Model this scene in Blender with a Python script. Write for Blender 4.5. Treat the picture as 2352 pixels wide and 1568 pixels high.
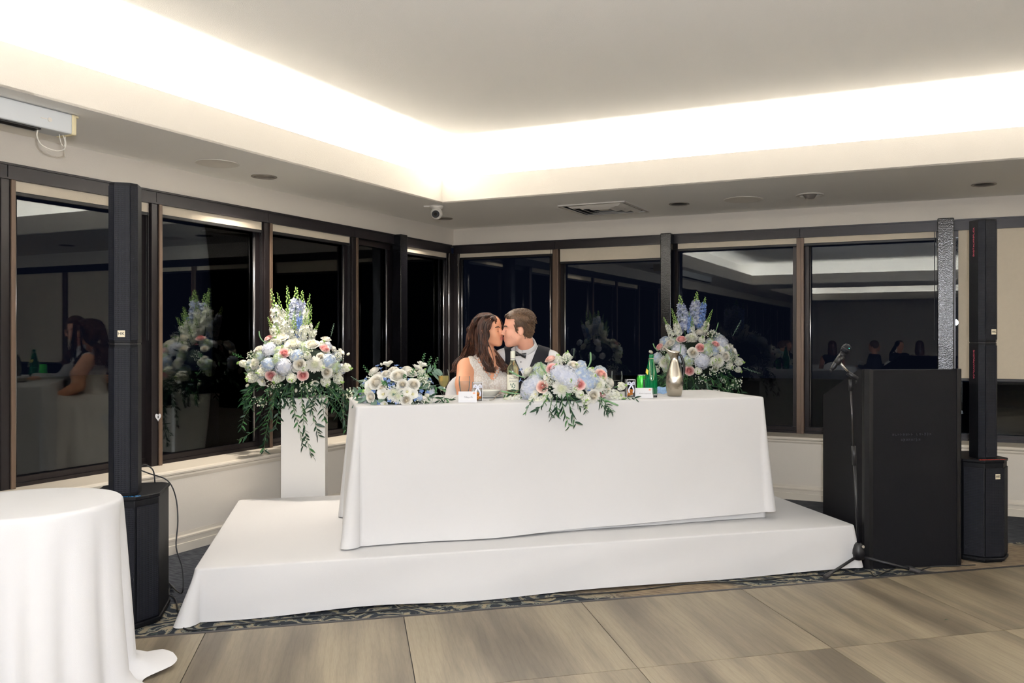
import bpy, bmesh, math, random
import numpy as np
from mathutils import Vector, Matrix, Quaternion

for o in list(bpy.data.objects):
    bpy.data.objects.remove(o, do_unlink=True)
scn = bpy.context.scene
COL = scn.collection
R = math.radians
PI = math.pi

# ------------------------------------------------------------------ camera, world, flash, exposure
CAM_H = 1.38
cam_data = bpy.data.cameras.new('camera')
cam = bpy.data.objects.new('camera', cam_data)
COL.objects.link(cam)
cam.location = (0, 0, CAM_H)
cam.rotation_euler = (R(90), 0, 0)
cam_data.sensor_width = 36.0
cam_data.lens = 1945.0 / 2352.0 * 36.0
cam_data.shift_x = -144.0 / 2352.0
cam_data.shift_y = -8.0 / 2352.0
cam_data.clip_end = 200
scn.camera = cam

world = bpy.data.worlds.new('night')
scn.world = world
world.use_nodes = True
world.node_tree.nodes['Background'].inputs[0].default_value = (0.0028, 0.0036, 0.0078, 1)
world.node_tree.nodes['Background'].inputs[1].default_value = 1.0

scn.view_settings.view_transform = 'Standard'
scn.view_settings.look = 'None'
scn.view_settings.gamma = 1.0
scn.view_settings.use_curve_mapping = False
scn.view_settings.exposure = 0.10
scn.cycles.max_bounces = 8
scn.cycles.diffuse_bounces = 4
scn.cycles.glossy_bounces = 1
scn.cycles.transmission_bounces = 8
scn.cycles.transparent_max_bounces = 16
scn.cycles.caustics_reflective = False
scn.cycles.caustics_refractive = False
scn.cycles.sample_clamp_indirect = 6.0

FLASH_W = 450.0
COVE_W = 32.0        # per metre of cove
COVE_COL = (0.97, 0.97, 0.96)
# the photographer's flash with its diffuser dome: it spills on the ceiling as well as forward
fl = bpy.data.lights.new('camera_flash', 'POINT')
fl.shadow_soft_size = 0.05
fl.energy = FLASH_W
fl.color = (0.93, 0.97, 1.05)
flo = bpy.data.objects.new('camera_flash', fl)
flo.location = (0.04, -0.03, CAM_H + 0.26)
COL.objects.link(flo)

# ------------------------------------------------------------------ frames
ROOM = R(-24.0)          # room axes (a to the right along the back wall, b towards the back wall)
DANCE = R(14.6)
STAGE = R(15.3)
TABLE = R(17.4)
FPX, CX, CY = 1945.0, 1320.0, 776.0


def frame2d(ang, x, y):
    return (x * math.cos(ang) - y * math.sin(ang), x * math.sin(ang) + y * math.cos(ang))


def rm(a, b, z=0.0):
    x, y = frame2d(ROOM, a, b)
    return Vector((x, y, z))


def at(u, v, z):
    """the point of the horizontal plane at height z that lies in direction (u, v) of the photograph"""
    y = FPX * (CAM_H - z) / (v - CY)
    return Vector(((u - CX) / FPX * y, y, z))


def dep(u, v, y):
    """the point at distance y in direction (u, v)"""
    return Vector(((u - CX) / FPX * y, y, CAM_H - (v - CY) / FPX * y))


# ------------------------------------------------------------------ colour and materials
def lin(c):
    def f(v):
        v = v / 255.0
        return v / 12.92 if v <= 0.04045 else ((v + 0.055) / 1.055) ** 2.4
    return (f(c[0]), f(c[1]), f(c[2]), 1.0)


M = {}


def mat(name, col, rough=0.6, metal=0.0, spec=0.5, bump=0.0, bscale=60.0, vary=0.0, vscale=8.0, sheen=0.0,
        trans=0.0, sub=0.0, coat=0.0, emit=None, alpha=None, detail=3.0, ior=1.45):
    m = bpy.data.materials.new(name)
    m.use_nodes = True
    nt = m.node_tree
    b = nt.nodes['Principled BSDF']
    c = lin(col)
    b.inputs['Base Color'].default_value = c
    b.inputs['Roughness'].default_value = rough
    b.inputs['Metallic'].default_value = metal
    b.inputs['Specular IOR Level'].default_value = spec
    b.inputs['IOR'].default_value = ior
    if sheen:
        b.inputs['Sheen Weight'].default_value = sheen
    if trans:
        b.inputs['Transmission Weight'].default_value = trans
    if coat:
        b.inputs['Coat Weight'].default_value = coat
        b.inputs['Coat Roughness'].default_value = 0.1
    if sub:
        b.inputs['Subsurface Weight'].default_value = sub
        b.inputs['Subsurface Radius'].default_value = (0.012, 0.005, 0.003)
        b.inputs['Subsurface Scale'].default_value = 1.0
    if emit:
        b.inputs['Emission Color'].default_value = lin(emit[0])
        b.inputs['Emission Strength'].default_value = emit[1]
    if bump or vary:
        tc = nt.nodes.new('ShaderNodeTexCoord')
    if bump:
        n = nt.nodes.new('ShaderNodeTexNoise')
        n.inputs['Scale'].default_value = bscale
        n.inputs['Detail'].default_value = detail
        nt.links.new(tc.outputs['Object'], n.inputs['Vector'])
        bp = nt.nodes.new('ShaderNodeBump')
        bp.inputs['Strength'].default_value = bump
        bp.inputs['Distance'].default_value = 0.01
        nt.links.new(n.outputs['Fac'], bp.inputs['Height'])
        nt.links.new(bp.outputs['Normal'], b.inputs['Normal'])
    if vary:
        n2 = nt.nodes.new('ShaderNodeTexNoise')
        n2.inputs['Scale'].default_value = vscale
        n2.inputs['Detail'].default_value = 4
        nt.links.new(tc.outputs['Object'], n2.inputs['Vector'])
        cr = nt.nodes.new('ShaderNodeMix')
        cr.data_type = 'RGBA'
        cr.inputs['A'].default_value = tuple(max(0, x * (1 - vary)) for x in c[:3]) + (1,)
        cr.inputs['B'].default_value = tuple(min(1, x * (1 + vary)) for x in c[:3]) + (1,)
        nt.links.new(n2.outputs['Fac'], cr.inputs['Factor'])
        nt.links.new(cr.outputs['Result'], b.inputs['Base Color'])
    M[name] = m
    return m


def glass_pane_mat():
    m = bpy.data.materials.new('window_glass')
    m.use_nodes = True
    nt = m.node_tree
    nt.nodes.clear()
    out = nt.nodes.new('ShaderNodeOutputMaterial')
    mix = nt.nodes.new('ShaderNodeMixShader')
    fr = nt.nodes.new('ShaderNodeFresnel')
    fr.inputs['IOR'].default_value = 1.47
    tr = nt.nodes.new('ShaderNodeBsdfTransparent')
    tr.inputs[0].default_value = (0.82, 0.86, 0.86, 1)
    gl = nt.nodes.new('ShaderNodeBsdfGlossy')
    gl.inputs['Roughness'].default_value = 0.0
    gl.inputs['Color'].default_value = (0.95, 0.97, 1.0, 1)
    nt.links.new(fr.outputs[0], mix.inputs[0])
    nt.links.new(tr.outputs[0], mix.inputs[1])
    nt.links.new(gl.outputs[0], mix.inputs[2])
    nt.links.new(mix.outputs[0], out.inputs[0])
    M['window_glass'] = m


def thin_glass_mat(name, tint=(0.96, 0.98, 0.98), ior=1.5):
    m = bpy.data.materials.new(name)
    m.use_nodes = True
    nt = m.node_tree
    nt.nodes.clear()
    out = nt.nodes.new('ShaderNodeOutputMaterial')
    mix = nt.nodes.new('ShaderNodeMixShader')
    lw = nt.nodes.new('ShaderNodeLayerWeight')
    lw.inputs[0].default_value = 0.14
    tr = nt.nodes.new('ShaderNodeBsdfTransparent')
    tr.inputs[0].default_value = tint + (1,)
    gl = nt.nodes.new('ShaderNodeBsdfGlossy')
    gl.inputs['Roughness'].default_value = 0.03
    df = nt.nodes.new('ShaderNodeBsdfDiffuse')
    df.inputs[0].default_value = (0.6, 0.62, 0.62, 1)
    ed = nt.nodes.new('ShaderNodeMixShader')
    ed.inputs[0].default_value = 0.4
    nt.links.new(gl.outputs[0], ed.inputs[1])
    nt.links.new(df.outputs[0], ed.inputs[2])
    nt.links.new(lw.outputs['Fresnel'], mix.inputs[0])
    nt.links.new(tr.outputs[0], mix.inputs[1])
    nt.links.new(ed.outputs[0], mix.inputs[2])
    nt.links.new(mix.outputs[0], out.inputs[0])
    M[name] = m


def carpet_mat():
    m = bpy.data.materials.new('carpet')
    m.use_nodes = True
    nt = m.node_tree
    N = nt.nodes.new
    L = nt.links.new
    b = nt.nodes['Principled BSDF']
    b.inputs['Roughness'].default_value = 0.95
    b.inputs['Specular IOR Level'].default_value = 0.1
    tc = N('ShaderNodeTexCoord')
    n1 = N('ShaderNodeTexNoise')
    n1.inputs['Scale'].default_value = 3.0
    n1.inputs['Detail'].default_value = 2
    L(tc.outputs['Object'], n1.inputs['Vector'])
    mx = N('ShaderNodeMix')
    mx.data_type = 'RGBA'
    mx.inputs['Factor'].default_value = 0.42
    L(tc.outputs['Object'], mx.inputs['A'])
    L(n1.outputs['Color'], mx.inputs['B'])
    wv = N('ShaderNodeTexWave')
    wv.wave_type = 'RINGS'
    wv.inputs['Scale'].default_value = 4.6
    wv.inputs['Distortion'].default_value = 9.0
    wv.inputs['Detail'].default_value = 3.0
    wv.inputs['Detail Scale'].default_value = 3.0
    L(mx.outputs['Result'], wv.inputs['Vector'])
    cr = N('ShaderNodeValToRGB')
    cr.color_ramp.interpolation = 'CONSTANT'
    e = cr.color_ramp.elements
    e[0].position = 0.0
    e[0].color = lin((42, 46, 52))
    e[1].position = 0.46
    e[1].color = lin((116, 117, 108))
    e2 = e.new(0.70)
    e2.color = lin((62, 65, 68))
    e3 = e.new(0.82)
    e3.color = lin((138, 128, 108))
    L(wv.outputs['Color'], cr.inputs['Fac'])
    # large regions: dark slate, brown grained, patterned
    n2 = N('ShaderNodeTexNoise')
    n2.inputs['Scale'].default_value = 0.55
    n2.inputs['Detail'].default_value = 1
    mp = N('ShaderNodeMapping')
    mp.inputs['Location'].default_value = (1.3, 4.2, 0)
    L(tc.outputs['Object'], mp.inputs['Vector'])
    L(mp.outputs['Vector'], n2.inputs['Vector'])
    n3 = N('ShaderNodeTexNoise')
    n3.inputs['Scale'].default_value = 12.0
    n3.inputs['Detail'].default_value = 6
    mp3 = N('ShaderNodeMapping')
    mp3.inputs['Scale'].default_value = (1, 9, 1)
    L(tc.outputs['Object'], mp3.inputs['Vector'])
    L(mp3.outputs['Vector'], n3.inputs['Vector'])
    br = N('ShaderNodeValToRGB')
    br.color_ramp.elements[0].position = 0.35
    br.color_ramp.elements[0].color = lin((92, 80, 68))
    br.color_ramp.elements[1].position = 0.65
    br.color_ramp.elements[1].color = lin((142, 126, 104))
    L(n3.outputs['Fac'], br.inputs['Fac'])
    st = N('ShaderNodeValToRGB')
    st.color_ramp.elements[0].position = 0.56
    st.color_ramp.elements[0].color = (0, 0, 0, 1)
    st.color_ramp.elements[1].position = 0.59
    st.color_ramp.elements[1].color = (1, 1, 1, 1)
    L(n2.outputs['Fac'], st.inputs['Fac'])
    m2 = N('ShaderNodeMix')
    m2.data_type = 'RGBA'
    L(st.outputs['Color'], m2.inputs['Factor'])
    L(cr.outputs['Color'], m2.inputs['A'])
    L(br.outputs['Color'], m2.inputs['B'])
    # a patterned border runs along the dance floor; beyond it the field is plain slate
    mpb = N('ShaderNodeMapping')
    mpb.inputs['Rotation'].default_value = (0, 0, R(-38.6))
    L(tc.outputs['Object'], mpb.inputs['Vector'])
    sb = N('ShaderNodeSeparateXYZ')
    L(mpb.outputs['Vector'], sb.inputs[0])
    st2 = N('ShaderNodeMath')
    st2.operation = 'GREATER_THAN'
    st2.inputs[1].default_value = 4.78
    L(sb.outputs['Y'], st2.inputs[0])
    sl = N('ShaderNodeValToRGB')
    sl.color_ramp.elements[0].position = 0.42
    sl.color_ramp.elements[0].color = lin((46, 49, 56))
    sl.color_ramp.elements[1].position = 0.62
    sl.color_ramp.elements[1].color = lin((74, 76, 80))
    L(n3.outputs['Fac'], sl.inputs['Fac'])
    m3 = N('ShaderNodeMix')
    m3.data_type = 'RGBA'
    L(st2.outputs[0], m3.inputs['Factor'])
    L(m2.outputs['Result'], m3.inputs['A'])
    L(sl.outputs['Color'], m3.inputs['B'])
    L(m3.outputs['Result'], b.inputs['Base Color'])
    pn = N('ShaderNodeTexNoise')
    pn.inputs['Scale'].default_value = 350
    L(tc.outputs['Object'], pn.inputs['Vector'])
    bp = N('ShaderNodeBump')
    bp.inputs['Strength'].default_value = 0.5
    bp.inputs['Distance'].default_value = 0.004
    L(pn.outputs['Fac'], bp.inputs['Height'])
    L(bp.outputs['Normal'], b.inputs['Normal'])
    M['carpet'] = m


def wood_vinyl_mat():
    m = bpy.data.materials.new('wood_vinyl')
    m.use_nodes = True
    nt = m.node_tree
    N = nt.nodes.new
    L = nt.links.new
    b = nt.nodes['Principled BSDF']
    b.inputs['Roughness'].default_value = 0.45
    b.inputs['Specular IOR Level'].default_value = 0.35
    tc = N('ShaderNodeTexCoord')
    oi = N('ShaderNodeObjectInfo')
    ad = N('ShaderNodeVectorMath')
    ad.operation = 'MULTIPLY_ADD'
    L(oi.outputs['Random'], ad.inputs[0])
    ad.inputs[1].default_value = (17.0, 31.0, 5.0)
    L(tc.outputs['Object'], ad.inputs[2])
    mp = N('ShaderNodeMapping')
    mp.inputs['Scale'].default_value = (5.2, 0.55, 1)
    L(ad.outputs[0], mp.inputs['Vector'])
    n0 = N('ShaderNodeTexNoise')
    n0.inputs['Scale'].default_value = 1.1
    n0.inputs['Detail'].default_value = 3
    L(mp.outputs['Vector'], n0.inputs['Vector'])
    c0 = N('ShaderNodeValToRGB')
    c0.color_ramp.elements[0].position = 0.34
    c0.color_ramp.elements[0].color = lin((88, 79, 66))
    c0.color_ramp.elements[1].position = 0.62
    c0.color_ramp.elements[1].color = lin((134, 122, 102))
    L(n0.outputs['Fac'], c0.inputs['Fac'])
    # cathedral grain
    mpw = N('ShaderNodeMapping')
    mpw.inputs['Scale'].default_value = (6.0, 0.8, 1)
    L(ad.outputs[0], mpw.inputs['Vector'])
    wv = N('ShaderNodeTexWave')
    wv.wave_type = 'BANDS'
    wv.bands_direction = 'X'
    wv.inputs['Scale'].default_value = 1.6
    wv.inputs['Distortion'].default_value = 7.0
    wv.inputs['Detail'].default_value = 3.0
    wv.inputs['Detail Scale'].default_value = 1.4
    L(mpw.outputs['Vector'], wv.inputs['Vector'])
    c1 = N('ShaderNodeValToRGB')
    c1.color_ramp.elements[0].position = 0.0
    c1.color_ramp.elements[0].color = (0.88, 0.87, 0.86, 1)
    c1.color_ramp.elements[1].position = 0.35
    c1.color_ramp.elements[1].color = (1, 1, 1, 1)
    L(wv.outputs['Color'], c1.inputs['Fac'])
    mu = N('ShaderNodeMix')
    mu.data_type = 'RGBA'
    mu.blend_type = 'MULTIPLY'
    mu.inputs['Factor'].default_value = 0.8
    L(c0.outputs['Color'], mu.inputs['A'])
    L(c1.outputs['Color'], mu.inputs['B'])
    mpf = N('ShaderNodeMapping')
    mpf.inputs['Scale'].default_value = (220, 14, 1)
    L(ad.outputs[0], mpf.inputs['Vector'])
    nf = N('ShaderNodeTexNoise')
    nf.inputs['Scale'].default_value = 1.0
    nf.inputs['Detail'].default_value = 4
    L(mpf.outputs['Vector'], nf.inputs['Vector'])
    c2 = N('ShaderNodeValToRGB')
    c2.color_ramp.elements[0].position = 0.3
    c2.color_ramp.elements[0].color = (0.84, 0.83, 0.82, 1)
    c2.color_ramp.elements[1].position = 0.6
    c2.color_ramp.elements[1].color = (1, 1, 1, 1)
    L(nf.outputs['Fac'], c2.inputs['Fac'])
    mu2 = N('ShaderNodeMix')
    mu2.data_type = 'RGBA'
    mu2.blend_type = 'MULTIPLY'
    mu2.inputs['Factor'].default_value = 0.9
    L(mu.outputs['Result'], mu2.inputs['A'])
    L(c2.outputs['Color'], mu2.inputs['B'])
    L(mu2.outputs['Result'], b.inputs['Base Color'])
    bp = N('ShaderNodeBump')
    bp.inputs['Strength'].default_value = 0.15
    bp.inputs['Distance'].default_value = 0.002
    L(nf.outputs['Fac'], bp.inputs['Height'])
    L(bp.outputs['Normal'], b.inputs['Normal'])
    M['wood_vinyl'] = m


def grille_mat(name, col, sx=140.0, sz=75.0, rough=0.5):
    """perforated speaker grille: rows of small dark holes"""
    m = bpy.data.materials.new(name)
    m.use_nodes = True
    nt = m.node_tree
    N = nt.nodes.new
    L = nt.links.new
    b = nt.nodes['Principled BSDF']
    b.inputs['Roughness'].default_value = rough
    b.inputs['Specular IOR Level'].default_value = 0.25
    tc = N('ShaderNodeTexCoord')
    sp = N('ShaderNodeSeparateXYZ')
    L(tc.outputs['Object'], sp.inputs[0])
    def tri(sock, k):
        a = N('ShaderNodeMath')
        a.operation = 'MULTIPLY'
        a.inputs[1].default_value = k
        L(sock, a.inputs[0])
        f = N('ShaderNodeMath')
        f.operation = 'PINGPONG'
        f.inputs[1].default_value = 1.0
        L(a.outputs[0], f.inputs[0])
        return f.outputs[0]
    mn = N('ShaderNodeMath')
    mn.operation = 'MINIMUM'
    L(tri(sp.outputs[0], sx), mn.inputs[0])
    L(tri(sp.outputs[2], sz), mn.inputs[1])
    cr = N('ShaderNodeValToRGB')
    cr.color_ramp.elements[0].position = 0.3
    cr.color_ramp.elements[0].color = lin(col)
    cr.color_ramp.elements[1].position = 0.5
    cr.color_ramp.elements[1].color = (0.002, 0.002, 0.003, 1)
    L(mn.outputs[0], cr.inputs['Fac'])
    L(cr.outputs['Color'], b.inputs['Base Color'])
    bp = N('ShaderNodeBump')
    bp.inputs['Strength'].default_value = 0.4
    bp.inputs['Distance'].default_value = 0.002
    bp.invert = True
    L(mn.outputs[0], bp.inputs['Height'])
    L(bp.outputs['Normal'], b.inputs['Normal'])
    M[name] = m


glass_pane_mat()
thin_glass_mat('clear_glass')
thin_glass_mat('clear_plastic', (0.93, 0.94, 0.95))
carpet_mat()
wood_vinyl_mat()
grille_mat('grille', (15, 18, 28), 330.0, 210.0, 0.6)
mat('ceiling_paint', (246, 243, 237), 0.9, bump=0.25, bscale=220, spec=0.2)
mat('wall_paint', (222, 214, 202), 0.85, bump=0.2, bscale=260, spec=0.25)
mat('trim_paint', (214, 205, 190), 0.5, bump=0.04, bscale=90)
mat('bronze_frame', (34, 29, 30), 0.30, metal=0.3, bump=0.03, bscale=40)
mat('dark_header', (36, 32, 35), 0.36, metal=0.2, bump=0.03, bscale=40)
mat('bronze_fin', (98, 80, 66), 0.4, metal=0.2, bump=0.03, bscale=40)
mat('frame_bead', (150, 148, 150), 0.22, metal=0.9, bump=0.02, bscale=30)
mat('post_paint', (14, 14, 17), 0.14, bump=0.13, bscale=150, detail=1.5)
mat('blind_fabric', (212, 199, 178), 0.9, bump=0.25, bscale=400, vary=0.04, vscale=30)
mat('black_bar', (18, 17, 19), 0.45, bump=0.02)
mat('white_linen', (212, 210, 209), 0.9, bump=0.12, bscale=500, sheen=0.15, spec=0.15)
mat('white_paint', (236, 233, 228), 0.55, bump=0.03, bscale=200)
mat('asphalt_dark', (12, 13, 16), 0.9, bump=0.2, bscale=30)
mat('cove_white', (244, 240, 232), 0.9, bump=0.05, bscale=120)
mat('rubber_trim', (50, 47, 47), 0.6, bump=0.1, bscale=200)


# ------------------------------------------------------------------ mesh builder
class MB:
    def __init__(self):
        self.v = []
        self.f = []
        self.mi = []
        self.cur = 0

    def add(self, vs, fs):
        o = len(self.v)
        self.v.extend([tuple(p) for p in vs])
        for f in fs:
            self.f.append(tuple(i + o for i in f))
            self.mi.append(self.cur)
        return self

    def box(self, c, s, rz=0.0, rot=None, taper=1.0):
        hx, hy, hz = s[0] / 2, s[1] / 2, s[2] / 2
        pts = []
        for z in (-hz, hz):
            k = taper if z > 0 else 1.0
            for x, y in ((-hx, -hy), (hx, -hy), (hx, hy), (-hx, hy)):
                pts.append(Vector((x * k, y * k, z)))
        m = rot if rot is not None else Matrix.Rotation(rz, 3, 'Z')
        c = Vector(c)
        return self.add([m @ p + c for p in pts],
                        [(3, 2, 1, 0), (4, 5, 6, 7), (0, 1, 5, 4), (1, 2, 6, 5), (2, 3, 7, 6), (3, 0, 4, 7)])

    def bx(self, x0, x1, y0, y1, z0, z1):
        return self.box(((x0 + x1) / 2, (y0 + y1) / 2, (z0 + z1) / 2), (abs(x1 - x0), abs(y1 - y0), abs(z1 - z0)))

    def prism(self, pts, z0, z1):
        n = len(pts)
        vs = [(p[0], p[1], z0) for p in pts] + [(p[0], p[1], z1) for p in pts]
        fs = [tuple(range(n - 1, -1, -1)), tuple(range(n, 2 * n))]
        for i in range(n):
            j = (i + 1) % n
            fs.append((i, j, n + j, n + i))
        return self.add(vs, fs)

    def extrude(self, prof, p0, p1, up=(0, 0, 1)):
        """a closed 2-D profile (x across, y up) swept from p0 to p1"""
        p0, p1 = Vector(p0), Vector(p1)
        d = (p1 - p0).normalized()
        up = Vector(up)
        sx = d.cross(up).normalized()
        n = len(prof)
        vs = [p0 + sx * q[0] + up * q[1] for q in prof] + [p1 + sx * q[0] + up * q[1] for q in prof]
        fs = [tuple(range(n)), tuple(range(2 * n - 1, n - 1, -1))]
        for i in range(n):
            j = (i + 1) % n
            fs.append((j, i, n + i, n + j))
        return self.add(vs, fs)

    def tube(self, path, r, n=8, caps=True, flat=1.0, up=None):
        path = [Vector(p) for p in path]
        if not hasattr(r, '__len__'):
            r = [r] * len(path)
        t = []
        for i in range(len(path)):
            a = path[max(i - 1, 0)]
            b = path[min(i + 1, len(path) - 1)]
            d = (b - a)
            t.append(d.normalized() if d.length > 1e-9 else Vector((0, 0, 1)))
        ref = Vector(up) if up else (Vector((0, 0, 1)) if abs(t[0].z) < 0.9 else Vector((1, 0, 0)))
        nx = (ref - t[0] * ref.dot(t[0])).normalized()
        vs = []
        for i, p in enumerate(path):
            nx = nx - t[i] * nx.dot(t[i])
            nx = nx.normalized() if nx.length > 1e-6 else t[i].orthogonal().normalized()
            ny = t[i].cross(nx)
            for k in range(n):
                a = 2 * PI * k / n
                vs.append(p + nx * (math.cos(a) * r[i] * flat) + ny * (math.sin(a) * r[i]))
        fs = []
        for i in range(len(path) - 1):
            for k in range(n):
                k2 = (k + 1) % n
                fs.append((i * n + k, i * n + k2, (i + 1) * n + k2, (i + 1) * n + k))
        if caps:
            fs.append(tuple(range(n - 1, -1, -1)))
            o = (len(path) - 1) * n
            fs.append(tuple(range(o, o + n)))
        return self.add(vs, fs)

    def cyl(self, p0, p1, r, n=12, r2=None):
        return self.tube([p0, p1], [r, r if r2 is None else r2], n)

    def lathe(self, prof, n=24, c=(0, 0, 0), closed=False, sx=1.0, sy=1.0):
        vs = []
        for r, z in prof:
            for k in range(n):
                a = 2 * PI * k / n
                vs.append((c[0] + r * math.cos(a) * sx, c[1] + r * math.sin(a) * sy, c[2] + z))
        fs = []
        m = len(prof)
        for i in range(m - 1):
            for k in range(n):
                k2 = (k + 1) % n
                fs.append((i * n + k, i * n + k2, (i + 1) * n + k2, (i + 1) * n + k))
        if prof[0][0] > 1e-6:
            fs.append(tuple(range(n - 1, -1, -1)))
        if prof[-1][0] > 1e-6 and not closed:
            fs.append(tuple(range((m - 1) * n, m * n)))
        return self.add(vs, fs)

    def grid(self, fn, nu, nv, wrap=False):
        vs = [fn(i / nu, j / nv) for j in range(nv + 1) for i in range(nu + (0 if wrap else 1))]
        w = nu if wrap else nu + 1
        fs = []
        for j in range(nv):
            for i in range(nu):
                i2 = (i + 1) % w
                fs.append((j * w + i, j * w + i2, (j + 1) * w + i2, (j + 1) * w + i))
        return self.add(vs, fs)

    def ball(self, c, r, n=8, m=6, sq=(1, 1, 1)):
        prof = [(math.sin(PI * i / m), -math.cos(PI * i / m)) for i in range(m + 1)]
        vs = []
        for rr, z in prof:
            for k in range(n):
                a = 2 * PI * k / n
                vs.append((c[0] + r * rr * math.cos(a) * sq[0], c[1] + r * rr * math.sin(a) * sq[1], c[2] + r * z * sq[2]))
        fs = []
        for i in range(m):
            for k in range(n):
                k2 = (k + 1) % n
                fs.append((i * n + k, i * n + k2, (i + 1) * n + k2, (i + 1) * n + k))
        return self.add(vs, fs)

    def xf(self, mtx, start=0):
        self.v[start:] = [tuple(mtx @ Vector(p)) for p in self.v[start:]]
        return self

    def mesh(self, name, mats, smooth=False):
        me = bpy.data.meshes.new(name)
        me.from_pydata(self.v, [], self.f)
        if not isinstance(mats, (list, tuple)):
            mats = [mats]
        for m in mats:
            me.materials.append(M[m] if isinstance(m, str) else m)
        if len(mats) > 1:
            me.polygons.foreach_set('material_index', self.mi)
        if smooth:
            me.polygons.foreach_set('use_smooth', [True] * len(me.polygons))
        me.update()
        return me

    def build(self, name, mats, parent=None, loc=(0, 0, 0), rz=0.0, smooth=False, bevel=0.0, rot=None, auto=None):
        me = self.mesh(name, mats, smooth)
        return link(name, me, parent, loc, rz, bevel, rot, auto)


def link(name, me, parent=None, loc=(0, 0, 0), rz=0.0, bevel=0.0, rot=None, auto=None):
    o = bpy.data.objects.new(name, me)
    COL.objects.link(o)
    o.location = loc
    if rot is not None:
        o.rotation_euler = rot
    else:
        o.rotation_euler = (0, 0, rz)
    if parent:
        o.parent = parent
    if bevel:
        b = o.modifiers.new('bevel', 'BEVEL')
        b.width = bevel
        b.segments = 2
        b.limit_method = 'ANGLE'
    if auto is not None:
        bm = bmesh.new()
        bm.from_mesh(me)
        bmesh.ops.recalc_face_normals(bm, faces=bm.faces)
        for e in bm.edges:
            if len(e.link_faces) == 2:
                e.smooth = e.calc_face_angle(0) < auto
        for f in bm.faces:
            f.smooth = True
        bm.to_mesh(me)
        bm.free()
    return o


def tag(o, label=None, cat=None, group=None, kind=None):
    if label:
        o['label'] = label
    if cat:
        o['category'] = cat
    if group:
        o['group'] = group
    if kind:
        o['kind'] = kind
    return o


def thing(name, label, cat, loc=(0, 0, 0), rz=0.0, group=None):
    o = bpy.data.objects.new(name, None)
    COL.objects.link(o)
    o.empty_display_size = 0.1
    o.location = loc
    o.rotation_euler = (0, 0, rz)
    return tag(o, label, cat, group)


def struct(name, label=None, rz=ROOM):
    o = bpy.data.objects.new(name, None)
    COL.objects.link(o)
    o.rotation_euler = (0, 0, rz)
    return tag(o, label, None, None, 'structure')


def text_mesh(body, size, depth=0.0006, shear=0.0):
    """lettering as thin solid geometry, centred, in the local x-y plane"""
    cu = bpy.data.curves.new('lettering', 'FONT')
    cu.body = body
    cu.size = size
    cu.extrude = depth
    cu.shear = shear
    cu.align_x = 'CENTER'
    cu.align_y = 'CENTER'
    cu.resolution_u = 2
    o = bpy.data.objects.new('lettering', cu)
    COL.objects.link(o)
    dg = bpy.context.evaluated_depsgraph_get()
    me = bpy.data.meshes.new_from_object(o.evaluated_get(dg))
    bpy.data.objects.remove(o, do_unlink=True)
    bpy.data.curves.remove(cu)
    me.materials.clear()
    return me


def lettering(name, body, size, m, parent, loc, rot, depth=0.0006, shear=0.0, width=None):
    me = text_mesh(body, size, depth, shear)
    if width:
        xs = [v.co.x for v in me.vertices]
        k = width / (max(xs) - min(xs))
        for v in me.vertices:
            v.co.x *= k
    me.materials.append(M[m])
    return link(name, me, parent, loc, rot=rot)


def smooth_path(pts, n=6):
    """Catmull-Rom through the points"""
    pts = [Vector(p) for p in pts]
    out = []
    for i in range(len(pts) - 1):
        p0 = pts[max(i - 1, 0)]
        p1, p2 = pts[i], pts[i + 1]
        p3 = pts[min(i + 2, len(pts) - 1)]
        for k in range(n):
            t = k / n
            out.append(0.5 * ((2 * p1) + (p2 - p0) * t + (2 * p0 - 5 * p1 + 4 * p2 - p3) * t * t
                              + (3 * p1 - p0 - 3 * p2 + p3) * t ** 3))
    out.append(pts[-1])
    return out

# ================================================================== THE ROOM
A0, A1, B0, B1 = -4.80, 7.0, -12.6, 7.64
ZS, ZF, ZC, ZH, ZSILL = 2.525, 2.735, 3.0, 2.355, 0.535

tag(MB().bx(A0 - 0.2, A1 + 0.2, B0 - 0.2, B1 + 0.2, -0.1, 0.0).build('floor', 'carpet', rz=ROOM), kind='structure')
tag(MB().bx(-40, 30, -30, 40, -0.6, -0.5).build('ground', 'asphalt_dark', rz=ROOM), kind='structure')

tag(MB().bx(A0, -4.55, B0, B1, 0, ZSILL - 0.03).bx(A0 - 0.2, A0, B0, B1 + 0.2, ZH, 3.2)
    .bx(A0 - 0.2, A0, B0, B1 + 0.2, -0.5, ZSILL - 0.03).build('wall_left', 'wall_paint', rz=ROOM), kind='structure')
tag(MB().bx(-4.55, A1, 7.38, B1, 0, ZSILL - 0.03).bx(A0, A1, B1, B1 + 0.2, ZH, 3.2)
    .bx(A0, A1, B1, B1 + 0.2, -0.5, ZSILL - 0.03).build('wall_back', 'wall_paint', rz=ROOM), kind='structure')
tag(MB().bx(A1, A1 + 0.2, B0, B1, 0, 3.2).build('wall_right', 'wall_paint', rz=ROOM), kind='structure')
tag(MB().bx(A0, A1, B0 - 0.2, B0, 0, 3.2).build('wall_front', 'wall_paint', rz=ROOM), kind='structure')

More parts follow.
